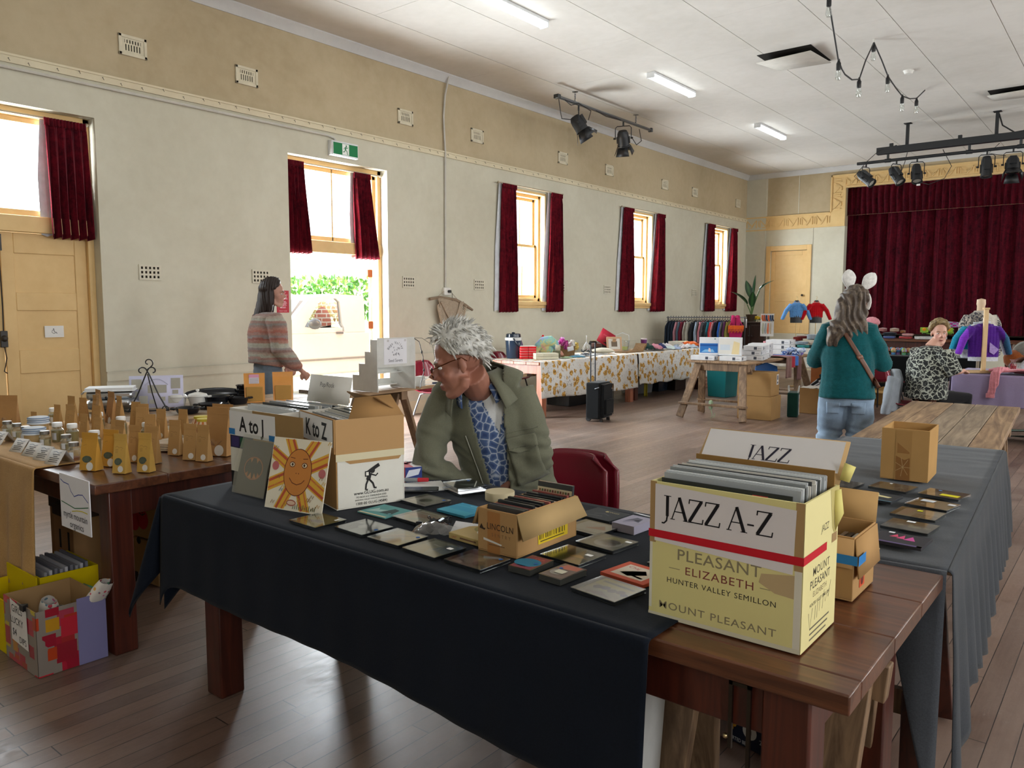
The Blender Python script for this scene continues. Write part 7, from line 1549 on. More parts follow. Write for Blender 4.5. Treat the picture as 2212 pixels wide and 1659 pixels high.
def jumper(r,w,h,col,m='knit',sl=.34,hang=.16,wel=None,tone=None):
 """child's jumper hanging from r's origin (neck), front facing -y"""
 b=MB(col);hw=w/2
 b.tube([(0,0,-.01),(0,0,-.05),(0,0,-h*.5),(0,0,-h)],[w*.19,hw*.88,hw*.95,hw*.92],18,flat=(1,.40))
 for s in(-1,1):b.tube([(s*hw*.70,0,-.055),(s*(hw+hang*.35),-.01,-sl*.5),(s*(hw+hang*.8),-.01,-sl)],[.062,.055,.043],10,flat=(1,.75))
 organic(b,'knitwear',m,r,.010,5,dispfn=lambda p,n:.003*math.sin(p.x*170)*(1 if abs(p.x)<hw*.7 else 0)+.002*math.sin(p.z*260),colfn=tone)
 if wel:
  k=MB(wel);k.tube([(0,0,-h+.012),(0,0,-h-.035)],hw*.90,18,flat=(1,.42));k.build('welt','knit',r)
 k=MB(wel or col);k.tube([(w*.15*math.cos(a),w*.06*math.sin(a),.004) for a in[j*PI/8 for j in range(17)]],.012,6);k.build('collar','knit',r)
for(x,y,z,c,lb) in((-5.21,15.12,1.62,'5f93cc','light blue cable-knit child jumper on a stand before the small stage door'),(-4.90,15.30,1.62,'b8121c','bright red cable-knit child jumper on a stand beside the blue one')):
 r=thing('jumper_stand',lb,'jumper',(x,y,z),R(30));jumper(r,.27,.30,c)
 b=MB('14151a');b.tube([(0,0,-.26),(0,0,-.40)],.11,14,flat=(1,.45)).tube([(0,0,.0),(0,0,.03)],.035,10);b.build('torso_form','satin',r);b=MB('b8a070');b.tube([(0,0,-.40),(0,0,-z+.008)],.007,8).tube([(0,0,.03),(0,0,.06),(.018,0,.085),(0,0,.105),(-.012,0,.09)],.004,6).lathe([(.09,0),(.09,.01),(.001,.014)],18,Matrix.Translation((0,0,-z+.001)));b.build('pole','metal',r)
 # folded knitwear on the white table and the raised shelf
random.seed(40)
def folded(label,x,y,z,w,d,h,c,rz=0,grp=None,c2=None):
 r=thing('folded_knit',label,'knitwear',(x,y,z),R(rz),grp);b=MB(c);cc,c2_=lin(c),lin(c2 or c)
 b.grid(lambda u,v:(w/2*math.cos(2*PI*u)*(abs(math.cos(2*PI*u))+.25)**-.5*min(1,6*math.sin(PI*min(.999,max(.001,v)))),d/2*math.sin(2*PI*u)*(abs(math.sin(2*PI*u))+.25)**-.5*min(1,6*math.sin(PI*min(.999,max(.001,v)))),h*v+.006*nz(u*6,v*3,x*7)),24,8,colfn=(lambda u,v:cc if(int(u*12)+int(v*4))%2 else c2_));b.build('knit','knit',r,smooth=60);return r
KN=[('b02a44','crimson'),('d8909a','pink'),('1f2226','black'),('8a8a3a','olive'),('23282c','charcoal'),('5a6a58','sage'),('a05a6a','mauve'),('2f5a58','dark teal'),('6a2a28','brick'),('8a98a4','pale blue-grey'),('2f7d7c','teal'),('20383c','dark green'),('b8a898','oatmeal'),('c04a44','coral'),('3a3f44','slate'),('7f8c96','grey')]
XY=[(-5.75,14.88,0),(-5.62,14.86,.05),(-5.55,14.95,0),(-5.42,14.90,.05),(-5.35,14.95,0),(-5.22,14.86,0),(-5.25,15.05,.06),(-5.08,14.95,0),(-5.05,15.05,.16),(-5.0,14.86,.06),(-4.95,14.84,0),(-4.80,14.92,0),(-4.78,14.95,.06),(-4.55,14.85,0),(-4.65,15.05,.10),(-4.85,15.08,.14)]
for(c,nm),(x,y,z) in zip(KN,XY):folded('%s folded knitted garment in the piles on the white-clothed table'%nm,x,y,.765+z,.24,.22,.058,c,random.uniform(-20,20))
folded('light grey jumper slung over the knitwear piles with a pale blue cuff',-4.72,15.0,.92,.5,.25,.10,'8f98a0',15);folded('brick red woolly hat lying on the knitwear piles',-5.12,15.0,.88,.18,.18,.09,'6a221e',0)
for(x,y,z,w_,h_,c,c2,lb) in((-2.75,15.55,1.155,.46,.12,'a02a78','8a90a8','pink, grey and magenta checked blanket on top of the shelf pile'),(-2.85,15.5,1.035,.56,.12,'20301f','6f9a3a','dark crochet blanket with green squares under the checked one'),(-2.95,15.45,.955,.58,.05,'b8b6b4','c8c6c2','pale grey folded knit at the bottom of the shelf pile'),(-2.42,15.55,.955,.2,.18,'17181a','17181a','black knitted bag beside the crochet blanket'),(-3.35,15.45,.955,.24,.05,'9a3a3c','9a3a3c','red folded knit on the raised shelf'),(-3.32,15.46,1.01,.20,.04,'c08a8a','c08a8a','dusty pink folded knit on the red one'),(-3.62,15.45,.955,.22,.05,'4a5a8a','4a5a8a','blue folded knit on the raised shelf'),(-3.62,15.46,1.01,.24,.06,'20242c','20242c','dark folded knit at the left of the raised shelf'),(-3.75,15.50,1.075,.13,.07,'9a6a68','9a6a68','mauve baby hat on the raised shelf'),(-3.55,15.48,1.075,.15,.07,'a08a78','a08a78','beige knitted hat on the raised shelf'),(-3.42,15.52,1.055,.08,.05,'8a5a3a','8a5a3a','tiny brown knitted hat on the raised shelf')):
 folded(lb,x,y,z,w_,.22,h_,c,0,None,c2)
r=thing('crochet_flowers','row of green and orange crochet squares on the dark blanket','crochet',(-2.85,15.37,1.06));
for k in range(3):b=MB('8ab83a');b.cbox(-.19+k*.19,0,.06,.13,.012,.09,c='8ab040').ball((-.19+k*.19,-.012,.07),.035,.012,.03,10,c='d89a2a');b.build('square','knit',r,bevel=.01)
EG=['6a9a8a','a05a4a','4a8aa8','c08a6a','3a6a9a','5aa0b0','7a8a4a','b0604a','4f7fb0','8a6aa0','a89a6a','5f9a78']
for i,c in enumerate(EG):
 x=-3.28+.052*i;y=13.62+.05*(i%3);r=thing('painted_egg','painted %s egg in a cup, %s of twelve on the black cloth'%(['green','brick','blue','tan','navy','aqua','olive','rust','sky blue','violet','sand','jade'][i],['first','second','third','fourth','fifth','sixth','seventh','eighth','ninth','tenth','eleventh','twelfth'][i]),'egg',(x,y,.757),group='painted eggs on the black cloth')
 b=MB(c);cc,c2_=lin(c),lin(EG[(i+3)%12]);pr=[(.001,.02),(.026,.028),(.042,.055),(.040,.08),(.022,.11),(.001,.118)]
 b.lathe(pr,14);b.c=[c2_ if nz(p,i,0,.9)>.15 else cc for p in range(len(b.c))];b.build('egg','gloss',r);b=MB(EG[(i+5)%12]);b.lathe([(.028,0),(.03,.004),(.034,.035),(.030,.036)],14);b.build('cup','gloss',r)
r=thing('mug','lilac mug at the right end of the painted eggs','mug',(-2.62,13.62,.757));b=MB('7d84c4');b.lathe([(.05,0),(.052,.004),(.052,.11),(.048,.11),(.048,.01),(.001,.01)],18);b.build('cup','gloss',r);b=MB('3a3f7a');b.lathe([(.0525,.045),(.0525,.055)],18);b.build('band','gloss',r)

# ------------------------------------------------------------ sawhorse table load, cartons
SZ_=.783
def white_box(label,x,y,z,rz,w,d,h,art=False,grp='white boxed canvases on the sawhorse table'):
 r=thing('white_box',label,'box',(x,y,z),R(rz),grp);b=MB('dcdde0');b.box(-w/2,-d/2,0,w/2,d/2,h);b.build('box','satin',r,bevel=.003)
 b=MB();X=plane((0,-d/2-.0006,0),(1,0,0))
 if art=='sea':b.print_rect(-w/2+.01,.03,w/2-.01,h*.66,X,'2f6fb4');b.print_rect(-w/2+.01,h*.5,w/2-.01,h*.60,X,'1f4f94',.0006);b.print_poly([(-w*.4,.04),(w*.3,.04),(w*.2,.08),(-w*.2,.075)],X,'7ab0d8',.0007);b.print_poly([(-.01,.05),(.03,.04),(.02,.09),(.0,.1)],X,'d8c8c4',.0009);b.print_poly([(.07,h-.03),(.09,h-.03),(.08,h-.005)],X,'3a7a6a',.0009)
 elif art=='painted_glare':b.print_rect(-w/2+.01,.02,w/2-.02,h-.02,X,'d8d4cc');b.print_poly([(.02,.02),(.12,.02),(.13,h*.7),(.05,h*.8)],X,'dcc89a',.0006);b.print_rect(-w/2+.02,h*.3,0,h*.6,X,'c4ccd4',.0006)  # glare painted into the print as a pale patch
 else:
  b.print_rect(w/2-.12,h*.2,w/2-.08,h*.8,X,'4a4f5a');b.print_rect(w/2-.07,h*.4,w/2-.02,h*.5,X,'9a9ea8')
  Xs=plane((w/2+.0006,0,0),(0,1,0));b.print_rect(-d/2+.04,h*.2,-d/2+.08,h*.8,Xs,'4a4f5a');b.print_rect(-d/2+.09,h*.4,-d/2+.2,h*.5,Xs,'9a9ea8')
 b.build('print','paper',r);return r
white_box('flat white box at the front left corner of the sawhorse table',-4.72,10.10,SZ_,8,.32,.20,.062);white_box('flat white box at the front middle of the sawhorse table',-4.34,10.17,SZ_,4,.30,.22,.062)
white_box('white box standing upright with a blue sea picture',-4.70,10.19,SZ_+.064,22,.26,.05,.245,'sea',None);white_box('white box standing upright with a painted glare, right of the sea picture',-4.40,10.22,SZ_+.064,10,.31,.05,.25,'painted_glare',None)
for i,(z,lb) in enumerate(((0,'bottom white box of the stack on the sawhorse table'),(.067,'middle white box of the stack on the sawhorse table'),(.134,'top white box of the stack on the sawhorse table'))):white_box(lb,-4.20-.03*(i%2),10.62,SZ_+z,12,.26,.46,.064)
for i,(z,lb) in enumerate(((0,'bottom white box of the farther stack'),(.067,'middle white box of the farther stack'),(.134,'top white box of the farther stack'))):white_box(lb,-4.38,11.25,SZ_+z,14,.30,.44,.064)
for i,(z,lb) in enumerate(((0,'lowest white box of the pile behind the blue bundles'),(.075,'second white box of the pile behind the blue bundles'),(.15,'topmost white box of the pile behind the blue bundles'))):white_box(lb,-4.45,12.25,SZ_+z,5,.36,.36,.072)
random.seed(50)
for i in range(11):
 c=['4a6aa8','9ab0d8','3a5a98','c4d0e4','7a6ab0','5a8ac0'][i%6];r=thing('fabric_bundle','blue and white tied fabric bundle beside the white boxes','bundle',(-4.22+.08*(i%4)+.01*(i//4),11.78+.085*(i//4),SZ_+.0+.055*(i%2)),R(i*37),'blue fabric bundles on the sawhorse table');b=MB(c);cc,c2_=lin(c),lin('d8e0ec');b.grid(lambda u,v:(.05*math.cos(2*PI*u)*math.sin(PI*(.05+.9*v))**.5,.045*math.sin(2*PI*u)*math.sin(PI*(.05+.9*v))**.5,.07*v),14,6,colfn=lambda u,v:cc if nz(u*9,v*9,i)>-.1 else c2_);b.build('bundle','cloth',r,smooth=60)
for i,(c,x,lb) in enumerate((('8a6a64',-4.03,'brown striped scarf hanging off the sawhorse table edge'),('a83a48',-4.0,'red scarf hanging off the sawhorse table edge'),('4a78c0',-3.96,'blue ribbon cloth hanging off the sawhorse table edge'),('7a5a58',-4.06,'dusky fringed scarf hanging lowest off the sawhorse table'))):
 y=11.32+i*.16;L=[.30,.16,.14,.36][i];r=thing('scarf',lb,'scarf',(-4.02,y,SZ_),0);b=MB(c)
 b.grid(lambda u,v:((-.20+.40*min(v/.45,1))*1 if v<.45 else.20+.012+.02*math.sin(u*9+i),(u-.5)*(.16+.04*v),.012+.01*nz(u*5,v*5,i) if v<.45 else.008-(v-.45)/.55*L),10,22);b.build('cloth','cloth',r,smooth=80,solid=.006);r.location.x=-4.20+.0
def closed_carton(label,x,y,z,rz,w,d,h,col='a98557',name='carton',lab=True):
 r=thing(name,label,'box',(x,y,z),R(rz));b=MB(col);b.box(-w,0,0,0,d,h);b.build('body','card',r,bevel=.004)
 b=MB('b8966a');b.box(-w-.001,d/2-.025,h,.001,d/2+.025,h+.001).box(0,d/2-.025,h-.09,.0015,d/2+.025,h);b.build('tape','gloss',r)
 if lab:b=MB();X=plane((.0012,0,0),(0,1,0));b.print_rect(.25,h*.45,.34,h*.9,X,'d4d2d0');b.print_rect(.27,h*.5,.32,h*.58,X,'55555a',.0006);b.print_rect(.27,h*.66,.32,h*.85,X,'6a6a70',.0006);b.build('label','paper',r)
 return r
closed_carton('lower brown carton of the pair under the sawhorse table',-3.80,10.20,.002,3,.46,.40,.315,lab=False);closed_carton('upper brown carton of the pair with a white address label',-3.82,10.21,.320,4,.45,.38,.315)
r=thing('shopping_bag','dark green and white fabric shopping bag beside the cartons','bag',(-3.74,10.86,.002),R(15));b=MB('1c4038');b.prism([(-.13,0),(.13,0),(.15,.34),(-.15,.34)],-.07,.07,Matrix(((0,0,1,0),(1,0,0,0),(0,1,0,0),(0,0,0,1))));b.build('bag','cloth',r,bevel=.015);b=MB('d8dad8');X=plane((.072,0,0),(0,1,0));b.print_rect(.0,.02,.10,.30,X,'d4d6d4');b.print_disc(.05,.14,.03,X,'a83a4a',.0006);b.print_disc(.05,.22,.025,X,'a83a4a',.0006);b.build('print','paper',r)
b=MB('d4d6d4')
for s in(-1,1):b.tube([(s*.06,-.08,.33),(s*.07,-.06,.42),(s*.07,.06,.42),(s*.06,.08,.33)],.008,6)
b.build('handle','cloth',r)
r=closed_carton('brown carton with a crumpled white top standing beyond the green bag',-3.52,11.25,.002,-6,.30,.42,.36,'9a7448',lab=False);b=MB('d0ccc4');b.grid(lambda u,v:(-.3+.3*u,.4*v,.365+.025*nz(u*4,v*4,2)),8,8);b.build('paper','paper',r)
closed_carton('brown shoe carton behind the legs of the seated customer',-3.30,12.75,.002,0,.3,.3,.30,'9a7a52',lab=False);closed_carton('pale carton with an orange label near the sneakers',-3.42,12.35,.002,8,.25,.2,.16,'b8aa98',lab=False)
oc=carton('open_carton','large open brown carton on the floor beyond the bunny-eared woman',(-3.05,13.02,.002),-4,.52,.40,.22,'a3824f');flap(oc,[(-.52,-.002,.22),(0,-.002,.22),(.02,-.18,.20),(-.54,-.18,.20)],'b08c58');flap(oc,[(-.52,.40,.22),(0,.40,.22),(.02,.5,.40),(-.5,.52,.42)],'a98552')
r=thing('wood_board','orange-brown wooden panel leaning beyond the sawhorse table','board',(-3.98,12.75,.002),R(20));b=MB('a8602a');b.box(-.14,0,0,.14,.03,.62);b.build('board','satin',r)
r=thing('blue_board','bright blue and pink bodyboard standing under the sawhorse table','bodyboard',(-4.42,11.6,.002),R(35));b=MB('3a78c8');b.prism([(-.14,0),(.14,0),(.19,.3),(.16,.62),(0,.68),(-.16,.62),(-.19,.3)],-.02,.02,Matrix(((1,0,0,0),(0,0,1,0),(0,1,0,0),(0,0,0,1))));b.build('board','gloss',r,bevel=.008);b=MB();X=plane((0,-.021,0),(1,0,0));b.print_poly([(-.05,.1),(.1,.3),(.05,.5),(-.1,.3)],X,'a8508a');b.print_poly([(.08,.05),(.16,.2),(.12,.35)],X,'8ac4e8');b.build('print','gloss',r)

# ------------------------------------------------------------ knitwear table at the right
LZ=.760
st_=thing('sweater_stand','pale wooden upright stand holding the purple child jumper','stand',(-1.42,10.30,LZ),R(30));b=MB('cfae7c');b.box(-.20,-.05,0,.12,.05,.03);b.build('base','satin',st_,bevel=.004);b=MB('cfae7c');b.box(-.022,-.035,.03,.022,.0,.72).box(-.03,-.04,.72,.03,.02,.74);b.build('upright','satin',st_,bevel=.003)
r=thing('child_jumper','purple mohair child jumper with a white welt and teal sleeve','jumper',(-1.43,10.36,LZ+.57),R(32));jumper(r,.36,.40,'4a1f78',wel='c8ccd4',sl=.36,hang=.12,tone=lambda p,n:lin('7a34b8') if p.x<-.19 else(lin('4f2284') if p.x<.20 else lin('2f5a7a')))
b=MB('a890cc');b.print_poly([(.03,-.22),(.13,-.30),(.08,-.36),(.03,-.33)],plane((0,-.079,0),(1,0,0)),'a890cc');b.build('patch','knit',r);b=MB('e8e8e8');b.tube([(0,.04,.0),(0,.045,.05),(.02,.045,.075),(0,.045,.095)],.004,6).tube([(-.15,.02,-.04),(0,.03,.0),(.15,.02,-.04)],.006,6);b.build('hanger','satin',r)
r=thing('child_jumper','teal and white child jumper hanging behind the purple one','jumper',(-1.50,10.50,LZ+.56),R(32));jumper(r,.42,.40,'c4ccd4',sl=.36,hang=.12,tone=lambda p,n:lin('1f86a4') if p.x<-.1 and p.z>-.30 else lin('ccd2d8'));b=MB('b8b8b8');b.tube([(-.16,0,-.05),(0,.0,.0),(.16,0,-.05)],.006,6);b.build('hanger','satin',r)
b_=thing('sweater_stand','metal stand behind the teal and white child jumper','stand',(-1.46,10.56,LZ),R(32));b=MB('8a8e92');b.tube([(0,0,.01),(0,0,.66)],.008,8).lathe([(.09,0),(.09,.012),(.001,.015)],18);b.build('pole','metal',b_)
r=thing('knitted_cardigan','pink knitted cardigan draped over the edge of the lilac cloth','cardigan',(-1.10,10.14,LZ+.004));b=MB('d88a94')
b.grid(lambda u,v:(-.24+.62*u,.02+.40*v,.018+.025*nz(u*3,v*3,4)+.02),22,14);b.build('body','knit',r,smooth=80,solid=.02)
for(xs,L,tw,wd) in((-.16,.26,-.04,.055),(.27,.50,.02,.06)):
 b=MB('d88a94');b.tube([(xs+.06,.16,.05),(xs+.02,.03,.055),(xs,-.035,.02),(xs+tw*.3,-.055,-.10),(xs+tw,-.055,-L+.04)],[wd,wd,wd*.95,wd*.9,wd*.7],12,flat=(1,.5));organic(b,'sleeve','knit',r,.008,3,dispfn=lambda p,n:.004*math.sin(p.x*230));b=MB('d88a94');b.tube([(xs+tw,-.055,-L+.05),(xs+tw,-.055,-L)],wd*.78,12,flat=(1,.5));b.build('cuff','knit',r)
for(x,y,z,sx,sz,c,lb) in((-1.16,10.75,.13,.12,.10,'8a4a22','rust brown knitted beanie on the knitwear table'),(-1.05,10.85,.20,.17,.12,'7a766e','grey striped knitted beanie above the brown one'),(-.96,10.78,.08,.17,.09,'d4d4d4','white knitted hat under the grey beanie')):
 r=thing('beanie',lb,'hat',(x,y,LZ+z),R(-30));b=MB(c);b.X=Matrix.Rotation(-.7,4,'Y');b.lathe([(sx*.8,-.02),(sx*.86,.0),(sx*.88,.04),(sx*.7,sz*.9),(sx*.35,sz*1.25),(.001,sz*1.35)],22);b.build('knit','knit',r)
folded('heap of cream knits propping the beanies on the lilac table',-1.02,10.84,LZ,.36,.30,.12,'c8c4bc')
folded('bright red folded knit at the front of the knitwear table',-.98,10.47,LZ+.0,.34,.14,.05,'b01420',10);folded('green folded knit at the right edge of the knitwear table',-.78,10.42,LZ,.2,.16,.04,'2f6a5a',5)
r=thing('chick_toy','yellow chick toy in a pale basket on the knitwear table','toy',(-.93,10.68,LZ),R(20));b=MB('d8c43a');b.ball((0,0,.10),.05,.04,.04).ball((.03,-.01,.155),.03).ball((-.05,0,.115),.03,.015,.02);organic(b,'chick','knit',r,.006,3);b=MB('111111');b.ball((.045,-.034,.162),.006);b.build('eye','gloss',r);b=MB('c8b89a');b.lathe([(.08,0),(.11,.08),(.105,.085),(.07,.01),(.001,.01)],18);b.build('basket','wicker',r);b=MB('c8b8a4');b.tube([(-.105,0,.08),(-.08,0,.2),(0,0,.25),(.08,0,.2),(.105,0,.08)],.008,6);b.build('handle','matte',r)
r=thing('gift_box','cardboard box with orange flowers and a black ribbon at the right edge','box',(-.72,11.02,LZ),R(25));b=MB('b89a72');b.box(-.18,-.10,0,.18,.10,.32);b.build('box','card',r);b=MB('d0622a');random.seed(3)
for k in range(22):b.print_disc(random.uniform(-.16,.16),random.uniform(.03,.29),.02,plane((0,-.1008,0),(1,0,0)),random.choice(['d0622a','c8502a','d88a3a']),.0003+k*.00002,n=8)
b.build('print','paper',r);b=MB('17171a');b.tube([(-.14,-.02,.32),(-.05,-.03,.36),(.06,-.02,.35),(.14,0,.32)],.014,6,flat=(1,.4));b.build('ribbon','cloth',r)
r=thing('candy_bag','clear bag of red and white twists on the knitwear table','bag',(-1.14,10.45,LZ));b=MB();b.lathe([(.04,0),(.05,.02),(.05,.09),(.02,.13),(.04,.16)],16);b.build('film','clear',r)
for k in range(6):b=MB('a8202c');b.tube([(.02*math.cos(k),.02*math.sin(k),.01),(.025*math.cos(k),.025*math.sin(k),.11)],.007,6);b.build('twist','gloss',r)
r=thing('tent_fabric','grey-green folded frame lying on the floor under the lilac cloth','frame',(-1.2,10.4,.0));b=MB('8fa098');b.tube([(-.3,-.1,.02),(.1,0,.12),(.5,.05,.14)],.014,8);b.build('tube','metal',r);b=MB('33433c');b.grid(lambda u,v:(-.3+.8*u,-.1+.25*v,.03+.08*u*(1-v)),8,4);b.build('cloth','cloth',r,solid=.006)
# mannequin in a cardigan
r=thing('mannequin','armless torso mannequin in a grey and cream buttoned cardigan before the stage','mannequin',(-1.74,12.2,.003),R(40))
b=MB('d2b596');b.lathe([(.05,1.40),(.048,1.52),(.056,1.55),(.052,1.61),(.001,1.625)],18);b.build('neck','satin',r)
b=MB();b.tube([(0,0,.86),(0,0,1.0),(0,0,1.25),(0,0,1.38),(0,.0,1.45)],[.19,.185,.205,.19,.085],20,flat=(1,.58))
for s in(-1,1):b.tube([(s*.155,0,1.385),(s*.215,0,1.28),(s*.235,-.02,1.05),(s*.22,-.03,.86)],[.065,.068,.062,.052],12)
def card_c(p,n):
 f=nz(p.x,p.y,p.z,70);dk,lt,md=lin('3a3c44'),lin('c0b8ac'),lin('9a9288')
 if abs(p.x)<.018 and p.y<0:return lin('b8b2a8')
 if p.x>.19:return dk if f>-.15 else lt
 if p.x<0 and p.z>1.18:return dk if f>0 and p.z>1.22 else(md if p.x>-.17 else lt)
 return lt if p.z>1.22 else(md if f>0 else lin('8a827a'))
organic(b,'cardigan','knit',r,.012,4,colfn=card_c)
for k in range(5):b=MB('2a2420');b.ball((0,-.122+.004*abs(k-2),1.40-k*.095),.012,.006,.012,10);b.build('button','gloss',r)
b=MB('b8b0a4');b.tube([(.072*math.cos(a),.055*math.sin(a),1.445) for a in[j*PI/8 for j in range(17)]],.016,8);b.build('collar','knit',r)
b=MB('8a7a66');b.tube([(0,0,.9),(0,0,.02)],.02,10).lathe([(.16,0),(.16,.015),(.03,.03)],20);b.build('stand','satin',r)

# ------------------------------------------------------------ people
from mathutils.bvhtree import BVHTree
def frame(o,f,up=(0,0,1)):
 """local axes: x to the person's right, y forward, z up"""
 f=Vector(f).normalized();u=Vector(up);u=(u-f*u.dot(f)).normalized();x=f.cross(u);o=Vector(o)
 return Matrix(((x.x,f.x,u.x,o.x),(x.y,f.y,u.y,o.y),(x.z,f.z,u.z,o.z),(0,0,0,1)))
def add_head(b,T,s=1.0,jaw=1.0,nose=1.0):
 k=b.X;b.X=k@T@Matrix.Scale(s,4)
 b.ball((0,-.012,.045),.076,.098,.088,20).ball((0,.034,-.03),.060,.058,.084,18).ball((0,.066,-.104),.027*jaw,.024,.022)
 for q in(-1,1):b.tube([(q*.052,-.004,-.052),(q*.047,.008,-.080),(q*.030,.045,-.100),(q*.010,.070,-.106)],[.020,.020*jaw,.021,.021],10).ball((q*.036,.052,-.032),.027,.026,.030).ball((q*.013,.094,-.036),.011,.012,.009).ball((q*.078,-.010,-.004),.010,.016,.029,12).ball((q*.077,-.004,-.026),.008,.010,.012,8)
 b.tube([(0,.084,.018),(0,.099,-.006),(0,.106+.008*nose,-.028)],[.009,.0115,.0135+.002*nose],10)
 b.tube([(-.050,.070,.024),(-.022,.086,.027),(.022,.086,.027),(.050,.070,.024)],.0105,8)
 b.tube([(-.024,.084,-.066),(0,.0945,-.064),(.024,.084,-.066)],[.004,.0075,.004],8).tube([(-.020,.083,-.076),(0,.092,-.078),(.020,.083,-.076)],[.004,.008,.004],8)
 b.X=k
def add_hand(b,w,d,n,s=1.0,curl=.5):
 """palm and five fingers from the wrist w along d, palm facing n"""
 d=Vector(d).normalized();n=Vector(n);n=(n-d*n.dot(d)).normalized();x=d.cross(n);w=Vector(w)
 b.tube([w-d*.01,w+d*.04,w+d*.085],[.026*s,.036*s,.038*s],10,flat=(1,.5) if abs(d.z)>.9 else(.6,.8))
 for i,(o,l) in enumerate(((-.030,.068),(-.010,.078),(.010,.074),(.029,.058))):
  p=w+d*.085+x*o*s;q=p+(d*(1-curl*.4)+n*curl*.6)*l*.5*s;e=q+(d*(1-curl)+n*curl*1.2).normalized()*l*.5*s;b.tube([p-d*.02,p,q,e],[.009,.0095,.0085,.0065],8)
 p=w+d*.03-x*.034*s;b.tube([p,p-x*.022*s+d*.03+n*.012,p-x*.02*s+d*.062+n*.022],[.012,.0105,.008],8)
def hair_shell(b,T,el,rad=(.084,.106,.100),c=(0,-.012,.046),thick=.012,n=(44,18),rough=.004,seed=0):
 k=b.X;b.X=k@T
 def fn(u,v):
  a=2*PI*u;e0=R(el(abs((math.degrees(a)+180)%360-180)));e=e0+(PI/2-e0)*v;g=thick*min(1,v*6)+rough*nz(a*3,v*7,seed)*2
  return(c[0]+(rad[0]+g)*math.sin(a)*math.cos(e),c[1]+(rad[1]+g)*math.cos(a)*math.cos(e),c[2]+(rad[2]+g)*math.sin(e))
 b.grid(fn,n[0],n[1]);b.put([fn(i/n[0],0) for i in range(n[0])],[tuple(range(n[0]-1,-1,-1))]);b.X=k
def eyes(r,T,rad=.0125,iris='4a3a2c',brow='6a5040',s=1.0):
 for q in(-1,1):
  X=T@Matrix.Scale(s,4);p=(q*.031,.0745,.004);b=MB('d8d2cc');b.X=X;b.ball(p,rad,rad,rad*.62);b.paint(iris).ball((p[0],p[1]+rad*.62,p[2]),rad*.46,rad*.45,rad*.46,10);b.paint('14100e').ball((p[0],p[1]+rad*.86,p[2]),rad*.22,rad*.25,rad*.22,8);b.build('eye','gloss',r)
  b=MB(brow);b.X=X;b.tube([(q*.014,.0945,.024),(q*.032,.090,.030),(q*.050,.076,.026)],[.0035,.0045,.002],6);b.build('eyebrow','hair',r)
def skin_col(T,base,lip,blush=None,s=1.0):
 I=T.inverted();b0,l0=lin(base),lin(lip);bl=lin(blush or lip)
 def f(p,n):
  q=I@p/s;k=max(0,1-((q.x/.026)**2+((q.y-.09)/.02)**2+((q.z+.071)/.011)**2));c=tuple(a+(c_-a)*min(1,k*1.6) for a,c_ in zip(b0,l0))
  j=max(0,1-(((abs(q.x)-.036)/.03)**2+((q.y-.07)/.05)**2+((q.z+.03)/.035)**2))*.45+max(0,1-((q.x/.02)**2+((q.y-.11)/.03)**2+((q.z+.03)/.02)**2))*.4
  return tuple(a+(c_-a)*j for a,c_ in zip(c,bl))
 return f
class Wrap:
 """lays cloth patches on a garment: (a, t) across and up the body are cast along -n"""
 def __init__(s,o,H,ax,up,nrm):
  me=o.data;s.t=BVHTree.FromPolygons([v.co.copy() for v in me.vertices],[tuple(p.vertices) for p in me.polygons]);s.H=Vector(H);s.a=Vector(ax).normalized();s.u=Vector(up).normalized();s.n=Vector(nrm).normalized()
 def at(s,a,t,lift=.004):
  p=s.H+s.a*a+s.u*t+s.n*.6;h=s.t.ray_cast(p,-s.n);return(h[0]+s.n*lift) if h[0] is not None else(p-s.n*.5)
 def patch(s,r,name,m,poly,col='808080',lift=.004,nu=10,nv=10,thick=.003):
  """poly: four (a,t) corners a00,a10,a11,a01"""
  b=MB(col);P=[Vector(q) for q in poly]
  def fn(u,v):
   q=(P[0]*(1-u)+P[1]*u)*(1-v)+(P[3]*(1-u)+P[2]*u)*v;return s.at(q.x,q.y,lift)
  b.grid(fn,nu,nv);return b.build(name,m,r,smooth=80,solid=thick)
 def line(s,r,name,m,pts,col,rad=.002,lift=.002):
  b=MB(col);b.tube([s.at(a,t,lift) for a,t in pts],rad,6);return b.build(name,m,r)
def carve(o,H,ax,up,nrm,test):
 bm=bmesh.new();bm.from_mesh(o.data);H=Vector(H);ax=Vector(ax).normalized();up=Vector(up).normalized();nrm=Vector(nrm).normalized()
 bm.normal_update();kill=[f for f in bm.faces if(lambda d:test(d.dot(ax),d.dot(up),d.dot(nrm),f.normal.dot(nrm)))(f.calc_center_median()-H)]
 bmesh.ops.delete(bm,geom=kill,context='FACES');bm.to_mesh(o.data);bm.free();k=o.modifiers.new('thickness','SOLIDIFY');k.thickness=.006;k.offset=-1
def wrinkle(amp,sc=14,seed=0):return lambda p,n:amp*(nz(p.x*.8,p.y*.8,p.z*1.6+seed,sc)+.5*nz(p.x,p.y,p.z+seed,sc*2.3))
def shift(root):return Matrix.Translation(-root.location)
M['denim']=mat_fabric('pale_denim',lin((.60,.68,.76)),lin((.48,.56,.65)),260);M['grey_denim']=mat_fabric('grey_denim',lin((.45,.50,.55)),lin((.36,.41,.46)),260)
M['drill']=mat_fabric('olive_drill',lin((.44,.44,.37)),lin((.37,.37,.31)),320,.3);M['dark_drill']=mat_fabric('dark_drill',lin((.12,.12,.13)),lin((.08,.08,.09)),320)
